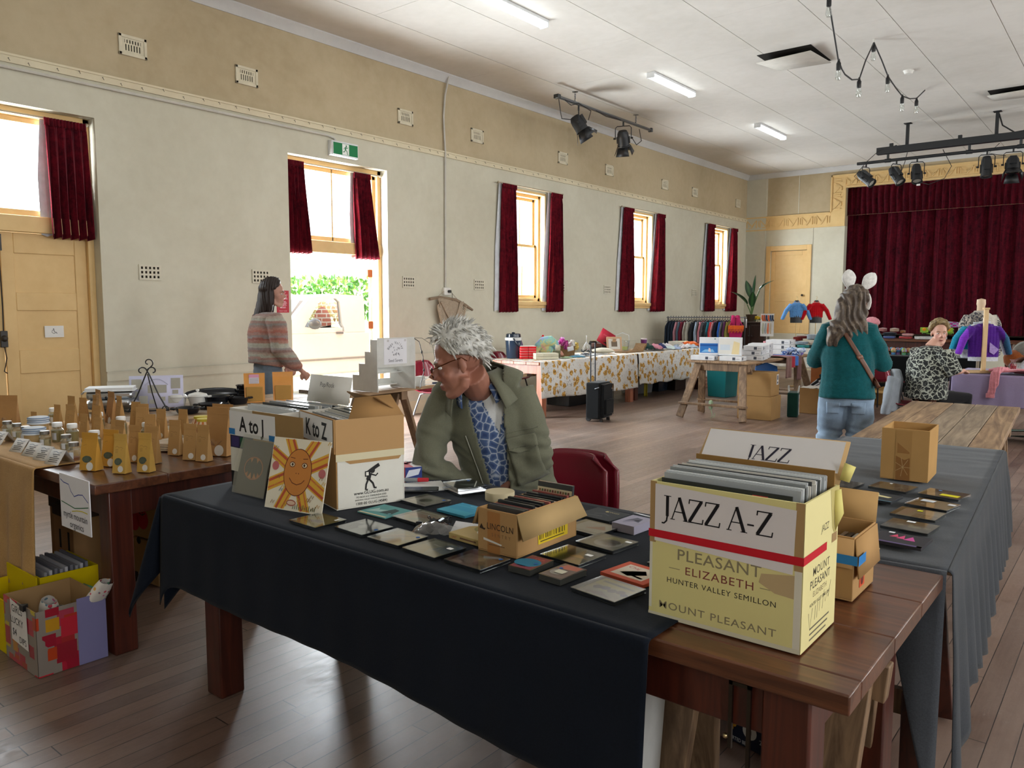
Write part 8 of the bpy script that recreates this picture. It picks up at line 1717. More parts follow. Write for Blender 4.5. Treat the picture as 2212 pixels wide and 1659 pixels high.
def mat_batik():
 m=NT('blue_batik');v=m.coord();vo=m.new('TexVoronoi',i_Scale=34,feature='DISTANCE_TO_EDGE');m.link(v,vo.inputs['Vector']);n=m.noise(v,60,3)
 c=m.ramp(m.math('ADD',vo.outputs['Distance'],m.math('MULTIPLY',n.outputs['Fac'],.12)),[(.08,lin('b4bccb')),(.16,lin('51668f')),(.5,lin('2f4472'))]);m.base(c);m.set(Roughness=.9);return m.m
M['batik']=mat_batik()

# --- the seated man
mr=thing('person','grey-haired man in glasses and olive jacket seated behind the navy table','person',(-2.10,2.62,.0))
mr['label']='grey-haired man in glasses and olive jacket seated behind the navy table'
S_=shift(mr);LSH,RSH=Vector((-2.055,2.580,1.140)),Vector((-2.325,2.43,1.085));HIP=Vector((-2.06,2.665,.50));NB=(LSH+RSH)/2+Vector((0,.0,.045))
AX=(LSH-RSH).normalized();UP=(NB-HIP).normalized();NM=AX.cross(UP).normalized();NM=NM if NM.y<0 else-NM
fh=Vector((-.745,-.667,0)).normalized();FW=fh*math.cos(R(17))-Vector((0,0,1))*math.sin(R(17));HT=S_@frame((-2.150,2.335,1.262),FW,(0,0,1))
b=MB('b87a64');b.X=Matrix.Identity(4);add_head(b,HT,1.06,1.1,1.9)
b.X=S_;hc=Vector((-2.125,2.37,1.22));b.tube([hc+Vector((0,.0,.0)),(-2.15,2.43,1.17),NB+Vector((.0,.02,-.04))],[.062,.064,.075],14)
b.tube([NB-UP*.04,NB-UP*.15,HIP+UP*.25,HIP],[.10,.15,.15,.15],14,flat=(1,.7),xd=AX);LEL,REL=Vector((-1.962,2.61,.85)),Vector((-2.31,2.31,.83));LWR,RWR=Vector((-2.07,2.485,.70)),Vector((-2.18,2.47,.66))
for sh,el,wr_ in((LSH,LEL,LWR),(RSH,REL,RWR)):b.tube([sh,el,wr_],[.045,.040,.027],10);add_hand(b,wr_,(wr_-el),(0,0,-1))
for q in(-1,1):b.tube([HIP+AX*q*.09,HIP+AX*q*.10+NM*.40+Vector((0,0,-.0)),HIP+AX*q*.10+NM*.38+Vector((0,0,-.42))],[.075,.055,.04],10)
organic(b,'body','skin',mr,.0055,3,colfn=skin_col(HT,'9f6b58','8a5048','9c5346',1.06))
eyes(mr,HT,.0105,'5a6a74','b8b2a8',1.06)
# hair
b=MB('d4d2cc');el_=lambda a:42 if a<35 else(42-(a-35)*1.15 if a<75 else(-4-(a-75)*.0 if a<95 else-6-(a-95)*.55))
HS=HT@Matrix.Scale(1.05,4);hair_shell(b,HS,el_,thick=.010,rough=.005,seed=3);b.build('hair','hair',mr,smooth=80)
b=MB('b8b6b0');random.seed(77);cols=[lin(c) for c in('e2e0da','cac8c2','f0eee8','b8b6b0')]
for i in range(620):
 a=random.uniform(-180,180);e=random.uniform(el_(abs(a))+2,88);ar,er=R(a),R(e);dvec=Vector((math.sin(ar)*math.cos(er),math.cos(ar)*math.cos(er),math.sin(er)));p=Vector((0,-.012,.046))+Vector((dvec.x*.094,dvec.y*.117,dvec.z*.110))
 back=Vector((dvec.x*.3,-.4 if e>45 else-.2,-.5 if e<50 else.18));fr=Vector((random.uniform(-.4,.4),.75 if abs(a)<60 and e<70 else 0,random.uniform(-.2,.3)));t=(back+fr+dvec*random.uniform(.05,.45));t.normalize();L=random.uniform(.022,.042)
 b.paint(random.choice(cols));q=p-dvec*.006;b.tube([HS@q,HS@(q+t*L*.5+dvec*.006),HS@(q+t*L)],[.0036,.0030,.0004],4,cap=False)
b.build('hair_strands','hair',mr,smooth=80)
# spectacles
g=thing('x','','');bpy.data.objects.remove(g);b=MB('6a3a22');b.X=HT@Matrix.Scale(1.06,4)
for q in(-1,1):b.tube([(q*.080,-.012,.022),(q*.078,.03,.020),(q*.066,.100,.010)],.0020,6).tube([(q*.080,-.012,.022),(q*.081,-.030,.004)],.002,6).tube([(q*.034+.027*math.cos(t),.112,-.006+.019*math.sin(t)) for t in[j*PI/9 for j in range(19)]],.0016,6)
b.tube([(-.008,.113,.0),(0,.116,.003),(.008,.113,.0)],.0015,6);b.build('spectacles','metal',mr)
b=MB();b.X=HT@Matrix.Scale(1.06,4)
for q in(-1,1):b.lathe([(.001,0),(.026,.0005)],18,Matrix.Translation((q*.034,.112,-.006))@Matrix.Rotation(-PI/2,4,'X')@Matrix.Diagonal((1,.72,1,1)))
b.build('lens','clear',mr)
# white tee, blue shirt, jacket
b=MB('dcdcda');b.X=S_;b.tube([NB+UP*.02+NM*.02,NB-UP*.05,NB-UP*.14,HIP+UP*.25,HIP],[.075,.125,.160,.160,.165],18,flat=(1,.72),xd=AX);organic(b,'tee_shirt','cloth',mr,.010,4)
b=MB('46598a');b.X=S_;b.tube([NB+UP*.005,NB-UP*.05,NB-UP*.14,HIP+UP*.25,HIP],[.085,.135,.168,.168,.172],18,flat=(1,.74),xd=AX);so=organic(b,'shirt','batik',mr,.009,4,dispfn=wrinkle(.003,18))
H0=S_@HIP;LT=(NB-HIP).length
carve(so,H0,AX,UP,NM,lambda a,t,n,fn:n>-.02 and((t>LT-.20 and abs(a+.005)<.052*(t-LT+.20)/.14) or t>LT-.004))
b=MB();b.X=S_
b.tube([NB-UP*.0,NB-UP*.055,NB-UP*.15,HIP+UP*.25,HIP-UP*.02],[.105,.165,.196,.192,.200],22,flat=(1,.76),xd=AX)
b.tube([NB+UP*.03+NM*-.03,LSH+UP*.022-AX*.03,LSH-AX*.0],[.085,.082,.080],14).tube([NB+UP*.03-NM*.03,RSH+UP*.022+AX*.03,RSH],[.085,.082,.080],14)
for sh,el,wr_ in((LSH,LEL,LWR),(RSH,REL,RWR)):
 m_=(sh+el)/2;b.tube([sh+Vector((0,0,-.005)),m_+(Vector((.012,0,0)) if sh is LSH else Vector((-.01,-.01,0))),el,(el+wr_)/2,wr_],[.079,.077,.070,.062,.052],16)
def jk(p,n):
 w_=wrinkle(.0035,9,3)(p,n);q=p-S_@LEL;q2=p-S_@REL;d=min(q.length,q2.length)
 return w_+(.010*max(0,1-d/.20)*math.sin(p.z*95+p.x*40+5*nz(p.x,p.y,p.z,9)))
jo=organic(b,'jacket','drill',mr,.009,4,dispfn=jk)
carve(jo,H0,AX,UP,NM,lambda a,t,n,fn:n>-.03 and t>-.1 and(-.035-.045*max(0,t-.15)/.5<a+.035<.028+.05*max(0,t-.2)/.5))
Wj=Wrap(jo,H0,AX,UP,NM)
# collar: a folded band round the neck, long points in front
def collar(r,m,nb,ax,nrm,up,r0,r1,drop,h,col='808080',gap=.6,name='collar',point=.05):
 b=MB(col)
 def fn(u,v):
  th=gap+(2*PI-2*gap)*u;d=nrm*math.cos(th)+ax*math.sin(th);f=abs(2*u-1)**4;rr=r0+(r1-r0)*v;k=math.sin(PI*min(1,v*1.0)*.5)
  return nb+d*(rr+.01*math.sin(PI*v))+up*(h*(1-v)-drop*v*(1+.5*f)+.012*math.sin(PI*v))+nrm*point*f*v+ax*(.02*f*v*(1 if u<.5 else-1))
 b.grid(fn,30,6);return b.build(name,m,r,smooth=80,solid=.006)
NL=S_@NB
collar(mr,'drill',NL-UP*.015-NM*.012,AX,NM,UP,.088,.165,.045,.072,gap=.62,point=.05)
collar(mr,'batik',NL-UP*.012,AX,NM,UP,.078,.112,.035,.045,gap=.50,name='shirt_collar',point=.03)
Wj.patch(mr,'pocket','drill',[(.065,.27),(.185,.27),(.185,.44),(.065,.44)],lift=.006,thick=.005);Wj.patch(mr,'pocket_flap','drill',[(.060,.425),(.190,.425),(.190,.475),(.060,.475)],lift=.012,thick=.005);Wj.patch(mr,'pocket_flap_point','drill',[(.10,.405),(.15,.405),(.188,.427),(.062,.427)],lift=.012,thick=.005)
Wj.line(mr,'seam','drill',[(.045+.016*k,.495) for k in range(11)],'5a5a4c',.0025);Wj.line(mr,'zip','metal',[(.006+.0009*k,.06+.03*k) for k in range(16)],'8a8a7c',.003,.006);Wj.line(mr,'zip','metal',[(-.075-.0012*k,.06+.03*k) for k in range(16)],'8a8a7c',.003,.006)
b=MB('6a6656');b.X=S_;fp=[NB+AX*.0,0]
for q in(-1,1):b.tube([HIP+AX*q*.09,HIP+AX*q*.10+NM*.40,HIP+AX*q*.10+NM*.38+Vector((0,0,-.43))],[.095,.078,.062],12)
b.tube([HIP-AX*.05,HIP+AX*.05],.13,12);organic(b,'trousers','dark_drill',mr,.012,3)
for q in(-1,1):b=MB('17171a');p=HIP+AX*q*.10+NM*.38;b.X=S_;b.ball((p.x,p.y,.05),.05).tube([(p.x,p.y,.045),(p.x+NM.x*.17,p.y+NM.y*.17,.032)],[.048,.030],10);b.build('shoe','leather',mr)

# --- young woman in the striped jumper
gr=thing('person','young woman with long dark hair in a striped knitted jumper looking towards the open doorway','person',(-6.25,4.19,0));S_=shift(gr);gx,gy=-6.25,4.19
RH=Vector((_c,-_s,0)).normalized();CH=Vector((CF.x,CF.y,0)).normalized();TN=(RH*.80+CH*.60).normalized();TA=TN.cross(Vector((0,0,1))) # forward, right side
G=Vector((gx,gy,0));Z=Vector((0,0,1));HT=S_@frame(G+TN*.03+RH*.04+Z*1.610,RH*.96+CH*.22-Z*.05)
SHR,SHL=G+TA*.175+Z*1.415,G-TA*.175+Z*1.415;ER,WR=G+TA*.235-TN*.0+RH*.03+Z*1.12,G+TA*.16+TN*.20+RH*.05+Z*.915;EL_,WL=G-TA*.25+TN*.04+Z*1.14,G-TA*.16+TN*.22+Z*.95
b=MB();add_head(b,HT,.96,.8,1.0);b.X=S_;b.tube([G+RH*.03+Z*1.58,G+Z*1.46,G+Z*1.36],[.046,.046,.08],12).tube([G+Z*1.38,G+Z*1.2,G+Z*1.05,G+Z*.9],[.11,.125,.105,.14],14,flat=(1,.75),xd=TA)
for sh,el,wr_ in((SHR,ER,WR),(SHL,EL_,WL)):b.tube([sh,el,wr_],[.042,.034,.023],10);add_hand(b,wr_,(wr_-el),-TA,.9)
for q in(-1,1):b.tube([G+TA*q*.085+Z*.90,G+TA*q*.09+Z*.48,G+TA*q*.09+Z*.06],[.075,.052,.036],10)
organic(b,'body','skin',gr,.0075,3,colfn=skin_col(HT,'b98a78','a05a58',None,.96));eyes(gr,HT,.012,'4a3a2c','3a2a22',.96)
HD='2c201c';b=MB(HD);elg=lambda a:52 if a<18 else(52-(a-18)*1.05 if a<70 else(-3-(a-70)*.8 if a<100 else-27));hair_shell(b,HT,elg,thick=.013,rough=.002,seed=5)
back=HT@Vector((0,-.085,.03));dn=[back,back+Vector((0,0,-.12))-RH*.015,back+Vector((0,0,-.24))-RH*.05,back+Vector((0,0,-.38))-RH*.095,back+Vector((0,0,-.48))-RH*.10]
b.tube(dn,[.075,.085,.082,.066,.035],14,flat=(1,.55),xd=TA);sd_=HT@Vector((.062,-.03,.02));b.tube([sd_,sd_+Vector((0,0,-.10)),sd_+Vector((0,0,-.19))-RH*.01],[.040,.038,.02],10);sd_=HT@Vector((-.062,-.03,.02));b.tube([sd_,sd_+Vector((0,0,-.12)),sd_+Vector((0,0,-.2))],[.038,.036,.02],10)
organic(b,'hair','hair',gr,.008,3,dispfn=lambda p,n:.003*math.sin(p.x*260+p.y*200+6*nz(p.x,p.y,p.z,5)))
b=MB();b.X=S_;b.tube([G+Z*1.445,G+Z*1.40,G+Z*1.25,G+Z*1.08,G-TN*.02+Z*.965],[.085,.165,.215,.215,.195],20,flat=(1,.78),xd=TA)
for sh,el,wr_ in((SHR,ER,WR),(SHL,EL_,WL)):b.tube([sh-Z*.02,(sh+el)/2+(el-G)*.06,el,(el+wr_)/2-Z*.01,wr_+(el-wr_)*.1],[.080,.085,.080,.074,.045],14)
PAL=[lin(c) for c in('a8766a','9a5a52','a9a89c','8f928c','b08a7c','b8b4a4','8a6a66','a86a5c','989a98','b09a8c')]
def stripe(p,n):
 v=(p.z+.012*nz(p.x,p.y,p.z,7))*46+3;i=int(v);k=int((i*7+(i//3)*5)%10);c=PAL[k];d=PAL[(k+3)%10];t=.5+.5*nz(p.x*2,p.y*2,p.z*26,4);return tuple(a*(1-t*.6)+e*t*.6 for a,e in zip(c,d))
organic(b,'jumper','knit',gr,.010,4,colfn=stripe,dispfn=lambda p,n:.005*nz(p.x,p.y,p.z,12)+.0015*math.sin(p.z*420))
b=MB();b.X=S_;b.tube([G+Z*1.0,G+Z*.86],[.15,.165],16,flat=(1,.78),xd=TA)
for q in(-1,1):b.tube([G+TA*q*.08+Z*.92,G+TA*q*.09+Z*.48,G+TA*q*.095+Z*.03],[.105,.085,.085],14)
organic(b,'jeans','grey_denim',gr,.011,3,dispfn=wrinkle(.004,14))
for q in(-1,1):b=MB('d0ccc4');b.X=S_;p=G+TA*q*.095;b.tube([p-TN*.05+Z*.045,p+TN*.13+Z*.035],[.045,.036],10);b.build('shoe','leather',gr)

# --- woman in bunny ears
br=thing('person','woman seen from behind in white bunny ears, teal jumper and pale jeans','person',(-1.85,6.52,0));S_=shift(br);G=Vector((-1.83,6.53,0));TN=(CH*.95+RH*.30).normalized();TA=TN.cross(Z)
HT=S_@frame(G+RH*.045+Z*1.505+TN*.03,RH*.62+CH*.78-Z*.22);SHR,SHL=G+TA*.155+Z*1.275,G-TA*.155+Z*1.275;ER,WR=G+TA*.265+TN*.04+Z*1.05,G+TA*.12+TN*.30+Z*1.10;EL_,WL=G-TA*.235+TN*.12+Z*1.06,G-TA*.06+TN*.32+Z*1.10
b=MB();add_head(b,HT,.98,.9);b.X=S_;b.tube([G+RH*.03+Z*1.46,G+Z*1.35,G+Z*1.26],[.05,.05,.09],12).tube([G+Z*1.28,G+Z*1.1,G+Z*.95,G+Z*.8],[.12,.14,.13,.15],14,flat=(1,.75),xd=TA)
for sh,el,wr_ in((SHR,ER,WR),(SHL,EL_,WL)):b.tube([sh,el,wr_],[.045,.038,.025],10);add_hand(b,wr_,(wr_-el),-Z,.95)
KR,AR_,KL,AL_=G+TA*.10+Z*.46,G+TA*.12+TN*.02+Z*.07,G-TA*.115+TN*.03+Z*.465,G-TA*.23-TN*.30+Z*.20
for q,kn,an in((1,KR,AR_),(-1,KL,AL_)):b.tube([G+TA*q*.09+Z*.82,kn,an],[.08,.055,.036],10)
organic(b,'body','skin',br,.008,3,colfn=skin_col(HT,'b88a74','a86a60',None,.98));eyes(br,HT,.012,'4a3a2c','5a4a3c',.98)
b=MB('54483f');elb=lambda a:50 if a<30 else(50-(a-30)*.8 if a<90 else-20);hair_shell(b,HT,elb,thick=.018,rough=.004,seed=9);bk_=HT@Vector((0,-.08,.01))
for(ox,l,w_,dr_) in((-.05,.34,.065,-.11),(.0,.36,.075,-.05),(.05,.33,.065,.0),(-.02,.30,.07,-.15),(.03,.28,.06,.03)):
 p=bk_+RH*ox;b.tube([p+Z*.06,p+RH*dr_*.25-Z*l*.35-TN*.02,p+RH*dr_*.65-Z*l*.7-TN*.05,p+RH*dr_-Z*l-TN*.03],[w_*.8,w_,w_*1.05,w_*.5],12,flat=(1,.7),xd=TA)
hc1,hc2=lin('54483f'),lin('7a6c5e')
organic(b,'hair','hair',br,.008,3,dispfn=lambda p,n:.010*math.sin(p.x*90+p.y*70+p.z*34+7*nz(p.x,p.y,p.z,7)),colfn=lambda p,n:hc1 if nz(p.x*2,p.y*2,p.z*.6,26)<.1 else hc2)
b=MB('e9e7e3');b.X=HT;b.tube([(.098*math.cos(t),.012,.03+.108*math.sin(t)) for t in[-.5+j*(PI+1.0)/16 for j in range(17)]],[.012]*17,8,flat=(1.5,.7));b.build('headband','knit',br)
for(bx,lean,tl_) in((-.048,-.12,.16),(.050,.62,.17)):
 b=MB('eceae6');b.X=S_@Matrix.Translation((HT.translation-S_.translation)+Z*.125+RH*bx)@Matrix(((RH.x,CH.x,0,0),(RH.y,CH.y,0,0),(0,0,1,0),(0,0,0,1)))@Matrix.Rotation(lean,4,'Y')
 b.grid(lambda u,v:(.058*(math.sin(PI*(.10+.895*v)**1.15)**.55)*(.55+.45*min(1,v*1.7))*math.cos(2*PI*u),.016*math.sin(PI*(.1+.88*v))*math.sin(2*PI*u),.165*v),20,14);b.build('bunny_ear','knit',br,smooth=80)
TE='15585e';b=MB(TE);b.X=S_;b.tube([G+Z*1.36,G+Z*1.30,G+Z*1.14,G+Z*.95,G-TN*.01+Z*.775],[.095,.165,.195,.196,.212],20,flat=(1,.78),xd=TA);[b.tube([G+Z*1.355,sh_+Z*.02,sh_-Z*.03],[.07,.082,.08],12) for sh_ in(SHR,SHL)]
for sh,el,wr_ in((SHR,ER,WR),(SHL,EL_,WL)):b.tube([sh-Z*.015,(sh+el)/2,el,(el+wr_)/2,wr_],[.080,.080,.074,.066,.055],14)
organic(b,'jumper','knit',br,.010,4,dispfn=lambda p,n:.008*nz(p.x,p.y,p.z*1.6,7)+.0015*math.sin(p.z*330));jb=br.children[-1]
b=MB('1f3f8a');b.X=S_;b.tube([G+RH*.10+TN*.10+Z*1.42,G+RH*.05+TN*.09+Z*1.37,G-RH*.06+TN*.07+Z*1.37],.04,10);b.build('scarf','cloth',br)
Wb=Wrap([o for o in COL.objects if o.parent==br and o.name.startswith('jumper')][0],S_@G,TA,Z,-TN);Wb.patch(br,'bag_strap','leather',[(-.085,1.335),(-.055,1.345),(.235,.88),(.205,.865)],'6a4330',.006,4,26,.005);Wb.patch(br,'strap_buckle','leather',[(.045,1.115),(.085,1.13),(.10,1.105),(.06,1.09)],'7a4f38',.010,3,3,.006)
b=MB();b.X=S_;b.tube([G+Z*.84,G+Z*.72],[.165,.185],18,flat=(1,.78),xd=TA)
for q,kn,an in((1,KR,AR_),(-1,KL,AL_)):b.tube([G+TA*q*.095+Z*.78,G+TA*q*.105+Z*.62,kn,(kn+an)/2,an],[.112,.108,.092,.090,.088],16)
organic(b,'jeans','denim',br,.010,3,dispfn=lambda p,n:wrinkle(.006,11)(p,n)+.007*max(0,1-abs(p.z-.47)/.12)*math.sin(p.z*120+p.x*20));Wt=Wrap([o for o in COL.objects if o.parent==br and o.name.startswith('jeans')][0],S_@G,TA,Z,-TN)
Wt.patch(br,'back_pocket','denim',[(.03,.66),(.13,.66),(.135,.75),(.025,.75)],lift=.005);Wt.patch(br,'back_pocket','denim',[(-.15,.66),(-.06,.66),(-.055,.75),(-.155,.75)],lift=.005)
for an,dd in((AR_,TN),(AL_,(TN*.4-Z*.9).normalized())):b=MB('d4d0c8');b.X=S_;b.tube([an-dd*.03+Z*.0,an+dd*.05-Z*.015,an+dd*.17-Z*.03],[.045,.046,.034],10);b.build('shoe','leather',br)

# --- smiling woman seated by the lilac table
M['bw_print']=None
def mat_bw():
 m=NT('black_white_print');v=m.coord();n=m.noise(v,6,4,.6,1.2);wv=m.new('TexVoronoi',i_Scale=26,feature='DISTANCE_TO_EDGE');m.link(n.outputs['Color'],wv.inputs['Vector']);vo=m.new('TexVoronoi',i_Scale=20,feature='DISTANCE_TO_EDGE');mx=m.new('VectorMath',operation='ADD');m.link(v,mx.inputs[0]);sc=m.new('VectorMath',operation='SCALE');sc.inputs['Scale'].default_value=.12;m.link(n.outputs['Color'],sc.inputs[0]);m.link(sc.outputs[0],mx.inputs[1]);m.link(mx.outputs[0],vo.inputs['Vector'])
 m.base(m.ramp(vo.outputs['Distance'],[(.05,lin('a8aca0')),(.085,lin('1d1f20')),(.3,lin('1a1c1d')),(.42,lin('3a3d3c')),(.50,lin('a0a498'))]));m.set(Roughness=.9);return m.m
M['bw_print']=mat_bw()
lr=thing('person','smiling woman with short fair hair in a black and white patterned top, seated','person',(-1.86,9.64,0));S_=shift(lr);TN=(RH*.93+CH*.2).normalized();TA=TN.cross(Z);G=Vector((-1.86,9.63,0));N_=G+Z*1.07+TN*.05
HT=S_@frame(G+TN*.135+Z*1.215+TA*.0,-CH*.86-RH*.22-Z*.03);SHR,SHL=N_+TA*.19-Z*.04,N_-TA*.19-Z*.04;ER,WR=G+TA*.27+TN*.08+Z*.80,G+TA*.12+TN*.34+Z*.80;EL_,WL=G-TA*.26+TN*.08+Z*.80,G-TA*.10+TN*.34+Z*.80;HIP=G+Z*.50
b=MB();add_head(b,HT,.98,1.25);b.X=S_;b.ball((HT.translation-S_.translation)-Z*.10,.06,.055,.05).tube([(HT.translation-S_.translation)-Z*.06,N_-Z*.02],[.06,.08],12).tube([N_-Z*.03,HIP+Z*.3,HIP],[.14,.17,.18],14,flat=(1,.8),xd=TA)
for sh,el,wr_ in((SHR,ER,WR),(SHL,EL_,WL)):b.tube([sh,el,wr_],[.055,.045,.028],10);add_hand(b,wr_,(wr_-el),-Z,.95)
for q in(-1,1):b.tube([HIP+TA*q*.10,HIP+TA*q*.11+TN*.40,HIP+TA*q*.11+TN*.38-Z*.43],[.085,.06,.04],10)
organic(b,'body','skin',lr,.0075,3,colfn=skin_col(HT,'c99a86','b0605c','c8807a',.98));eyes(lr,HT,.0125,'4a4a50','8a7458',.98)
b=MB('5a2a2a');b.X=HT@Matrix.Scale(.98,4);b.tube([(-.020,.0895,-.067),(-.01,.0955,-.0715),(.01,.0955,-.0715),(.020,.0895,-.067)],.0026,6);b.build('mouth','skin',lr)
b=MB('8a744e');ell=lambda a:38 if a<40 else(38-(a-40)*1.2 if a<80 else-10-(a-80)*.3);hair_shell(b,HT,ell,thick=.024,rough=.010,seed=13)
random.seed(5)
for k in range(46):a=random.uniform(-PI,PI);e=random.uniform(R(ell(abs(math.degrees(a))))+.1,1.5);p=Vector((.098*math.sin(a)*math.cos(e),-.012+.12*math.cos(a)*math.cos(e),.046+.116*math.sin(e)));b.ball(HT@p,.018,.018,.016,8)
f1,f2=lin('8f7a52'),lin('6a5638');organic(b,'hair','hair',lr,.007,2,colfn=lambda p,n:f1 if nz(p.x,p.y,p.z,45)>-.1 else f2)
b=MB();b.X=S_;b.tube([N_+Z*.01,N_-Z*.05,G+Z*.88,HIP+Z*.18,HIP],[.09,.185,.225,.235,.245],18,flat=(1,.85),xd=TA)
for sh,el in((SHR,ER),(SHL,EL_)):b.tube([sh,(sh+el)/2,el+(el-sh)*.05+TN*.05],[.092,.096,.085],14)
organic(b,'top','bw_print',lr,.011,4,dispfn=wrinkle(.006,10))
b=MB();b.X=S_
for q in(-1,1):b.tube([HIP+TA*q*.10,HIP+TA*q*.11+TN*.41,HIP+TA*q*.11+TN*.38-Z*.44],[.115,.09,.07],12)
organic(b,'trousers','dark_drill',lr,.013,3)
for q in(-1,1):b=MB('1f1f22');b.X=S_;p=HIP+TA*q*.11+TN*.38;b.tube([(p.x,p.y,.045),(p.x+TN.x*.16,p.y+TN.y*.16,.032)],[.048,.034],10);b.build('shoe','leather',lr)
r=thing('jacket','pale grey jacket hung over the back of the smiling woman\'s chair','jacket',(-2.16,9.56,.0),R(10));b=MB('8d949c');b.tube([(0,0,.80),(0,0,.70),(-.02,0,.5),(-.03,0,.36)],[.13,.235,.26,.25],16,flat=(.30,1));
for s in(-1,1):b.tube([(-.01,s*.2,.74),(-.05,s*.25,.55),(-.08,s*.22,.32)],[.07,.06,.055],10)
organic(b,'cloth','cloth',r,.012,3,dispfn=lambda p,n:.014*math.sin(p.y*34+4*nz(p.x,p.y,p.z,4)))

# --- customer seated far back, mostly hidden
cr_=thing('person','seated customer in a pink beanie and black trousers with checked sneakers, legs crossed','person',(-3.22,12.6,0));S_=shift(cr_);TN=-RH;TA=TN.cross(Z);G=Vector((-3.21,12.63,0));HIP=G+Z*.50;HT=S_@frame(G+TN*.02+Z*1.20,TN*.9+CH*.3)
KA,AA,KB_,AB=HIP+TA*.10+TN*.42+Z*.02,HIP+TA*.10+TN*.40-Z*.41,HIP-TA*.05+TN*.40+Z*.14,HIP+TA*.10+TN*.70-Z*.08
b=MB();add_head(b,HT,.95);b.X=S_;b.tube([(HT.translation-S_.translation)-Z*.05,G+Z*1.02],[.05,.07],10).tube([G+Z*1.0,HIP],[.13,.15],12,flat=(1,.8),xd=TA)
for q in(-1,1):el,wr_=G+TA*q*.24+Z*.78,G+TA*q*.10+TN*.28+Z*.72;b.tube([G+TA*q*.17+Z*1.0,el,wr_],[.05,.04,.026],10);add_hand(b,wr_,wr_-el,-Z,.9)
b.tube([HIP+TA*.1,KA,AA],[.08,.055,.036],10).tube([HIP-TA*.1,KB_,AB],[.08,.055,.036],10);organic(b,'body','skin',cr_,.009,3,colfn=skin_col(HT,'c0907c','a86460',None,.95));eyes(cr_,HT,.012,'4a3a2c','5a4a3c',.95)
b=MB('d8909a');hair_shell(b,HT,lambda a:32 if a<60 else 5,thick=.02,rough=.003);b.build('beanie','knit',cr_,smooth=80)
b=MB('1f2a44');b.X=S_;b.tube([G+Z*1.05,G+Z*1.0,G+Z*.8,HIP],[.08,.17,.19,.19],16,flat=(1,.8),xd=TA)
for q in(-1,1):b.tube([G+TA*q*.16+Z*1.0,G+TA*q*.25+Z*.78,G+TA*q*.11+TN*.26+Z*.72],[.08,.075,.055],12)
organic(b,'jumper','cloth',cr_,.012,3)
b=MB();b.X=S_;b.tube([HIP+TA*.1,KA,AA],[.11,.085,.075],12).tube([HIP-TA*.1,KB_,AB],[.11,.085,.07],12);organic(b,'trousers','black_cloth',cr_,.012,3,dispfn=wrinkle(.006,10))
for an,dd in((AA,TN),(AB,(TN*.8-Z*.5).normalized())):
 b=MB('17181c');b.X=S_;cw=lin('d0d0d0');cb=lin('17181c');p0=an-dd*.05-Z*(.045 if dd is TN else.02);b.tube([p0,p0+dd*.10,p0+dd*.22],[.048,.046,.032],12);n0=len(b.c);b.c=[cw if(i//3+i)%3==0 else cb for i in range(n0)];b.build('sneaker','cloth',cr_);b=MB('dcdcdc');b.X=S_;b.beam(p0-dd*.04-Z*.038,p0+dd*.24-Z*.034,.08,.02,up=TA);b.build('sole','satin',cr_)

 # ------------------------------------------------------------ outside: ute, hedge, bricks
M['carglass']=mat_clear('car_glass',(.55,.62,.66),.30,.02);M['white_car']=mat_paint('white_car_paint',.3,namt=.02,coat=.4)
r=thing('utility_vehicle','white utility vehicle parked outside the open doorway','vehicle',(-10.6,8.2,-.04));YX=Matrix(((0,0,-1,0),(1,0,0,0),(0,1,0,0),(0,0,0,1)))
b=MB('e4e4e2');b.prism([(-1.9,.42),(-1.95,.72),(-1.85,.98),(-.85,1.14),(2.9,1.14),(2.95,.5),(2.9,.42)],0,1.7,YX);b.build('body','white_car',r,bevel=.04)
b=MB('e4e4e2')
for q in((.0,.10),(1.6,1.7)):b.prism([(-.85,1.12),(-.28,1.69),(.25,1.76),(.85,1.74),(.88,1.12),(.42,1.12),(.42,1.2),(.375,1.27),(.33,1.63),(.25,1.69),(-.10,1.62),(-.39,1.22),(-.13,1.2),(.38,1.2),(.38,1.12)],q[0],q[1],YX)
b.prism([(-.30,1.70),(.25,1.76),(.85,1.74),(.85,1.70),(.25,1.71),(-.30,1.65)],.1,1.6,YX);b.build('cab','white_car',r)
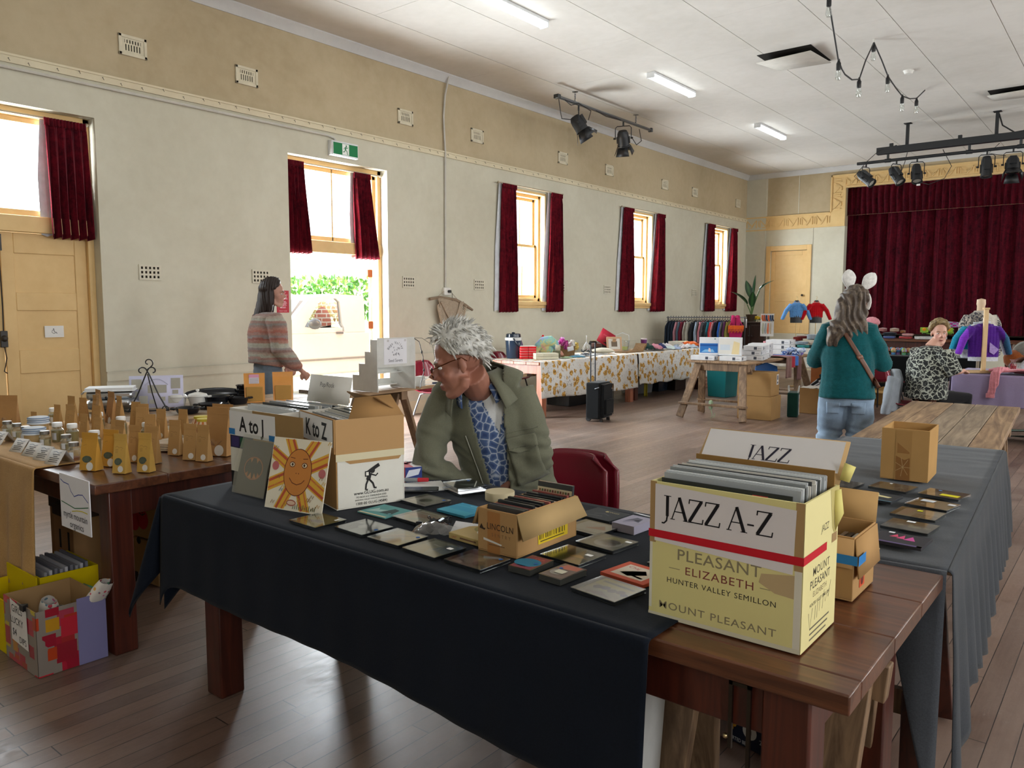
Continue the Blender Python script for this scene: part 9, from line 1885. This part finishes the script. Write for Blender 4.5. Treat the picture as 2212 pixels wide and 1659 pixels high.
b=MB('2f6f8f');b.put([(-.12,-.83,1.13),(-1.58,-.83,1.13),(-1.5,-.32,1.66),(-.2,-.32,1.66)],[(0,1,2,3)]);b.build('windscreen','carglass',r,solid=.006)
b=MB();b.put([(-.04,-.39,1.22),(-.04,-.10,1.62),(-.04,.25,1.69),(-.04,.33,1.63),(-.04,.375,1.27),(-.04,-.13,1.2)],[(0,1,2,3,4,5)]);b.build('side_window','carglass',r)
b=MB('4f555c');b.ball((.10,-.26,1.27),.05,.13,.09,14);b.build('mirror','gloss',r);b=MB('6a6a6a');b.cbox(.015,.31,1.11,.03,.14,.035);b.build('door_handle','satin',r,bevel=.008);b=MB('8a8a88');b.box(.0,-1.6,.66,.012,2.8,.69);b.build('side_strip','satin',r)
for y in(-1.15,1.9):b=MB('1c1c1e');b.lathe([(.20,-.1),(.33,-.1),(.35,-.06),(.35,.06),(.33,.1),(.20,.1)],24,Matrix.Translation((-.15,y,.35))@Matrix.Rotation(PI/2,4,'Y'));b.build('wheel','matte',r);
b=MB('2e3034');b.box(-1.58,-.6,.8,-.12,.8,1.14).ball((-.5,.35,1.25),.2,.12,.3).box(-.75,.2,.8,-.25,.5,1.2);b.build('seat','cloth',r)
r=thing('hedge','green leafy hedge along the top of the bank outside the doorway','hedge',(-15.6,11.6,1.2));random.seed(60);b=MB('5a9a3c')
for i in range(2600):
 x,y,z=random.uniform(-.5,.5),random.uniform(-3.5,3.5),random.uniform(0,1.3);z*=.8+.2*nz(0,y,1,.9);s=random.uniform(.05,.10);T=Matrix.Translation((x,y,z))@Euler((random.uniform(0,3),random.uniform(0,3),random.uniform(0,6))).to_matrix().to_4x4();b.paint(random.choice(['4f8f38','6fae4a','3f7a30','86b85a','a8c060']));b.put([(-s,0,0),(0,-s*.5,0),(s,0,0),(0,s*.5,0)],[(0,1,2,3)],T)
b.build('foliage','leaf',r);b=MB('4a3a2a');b.tube([(0,-3,-.3),(0,-3,.6)],.04,6);b.build('stem','matte',r)
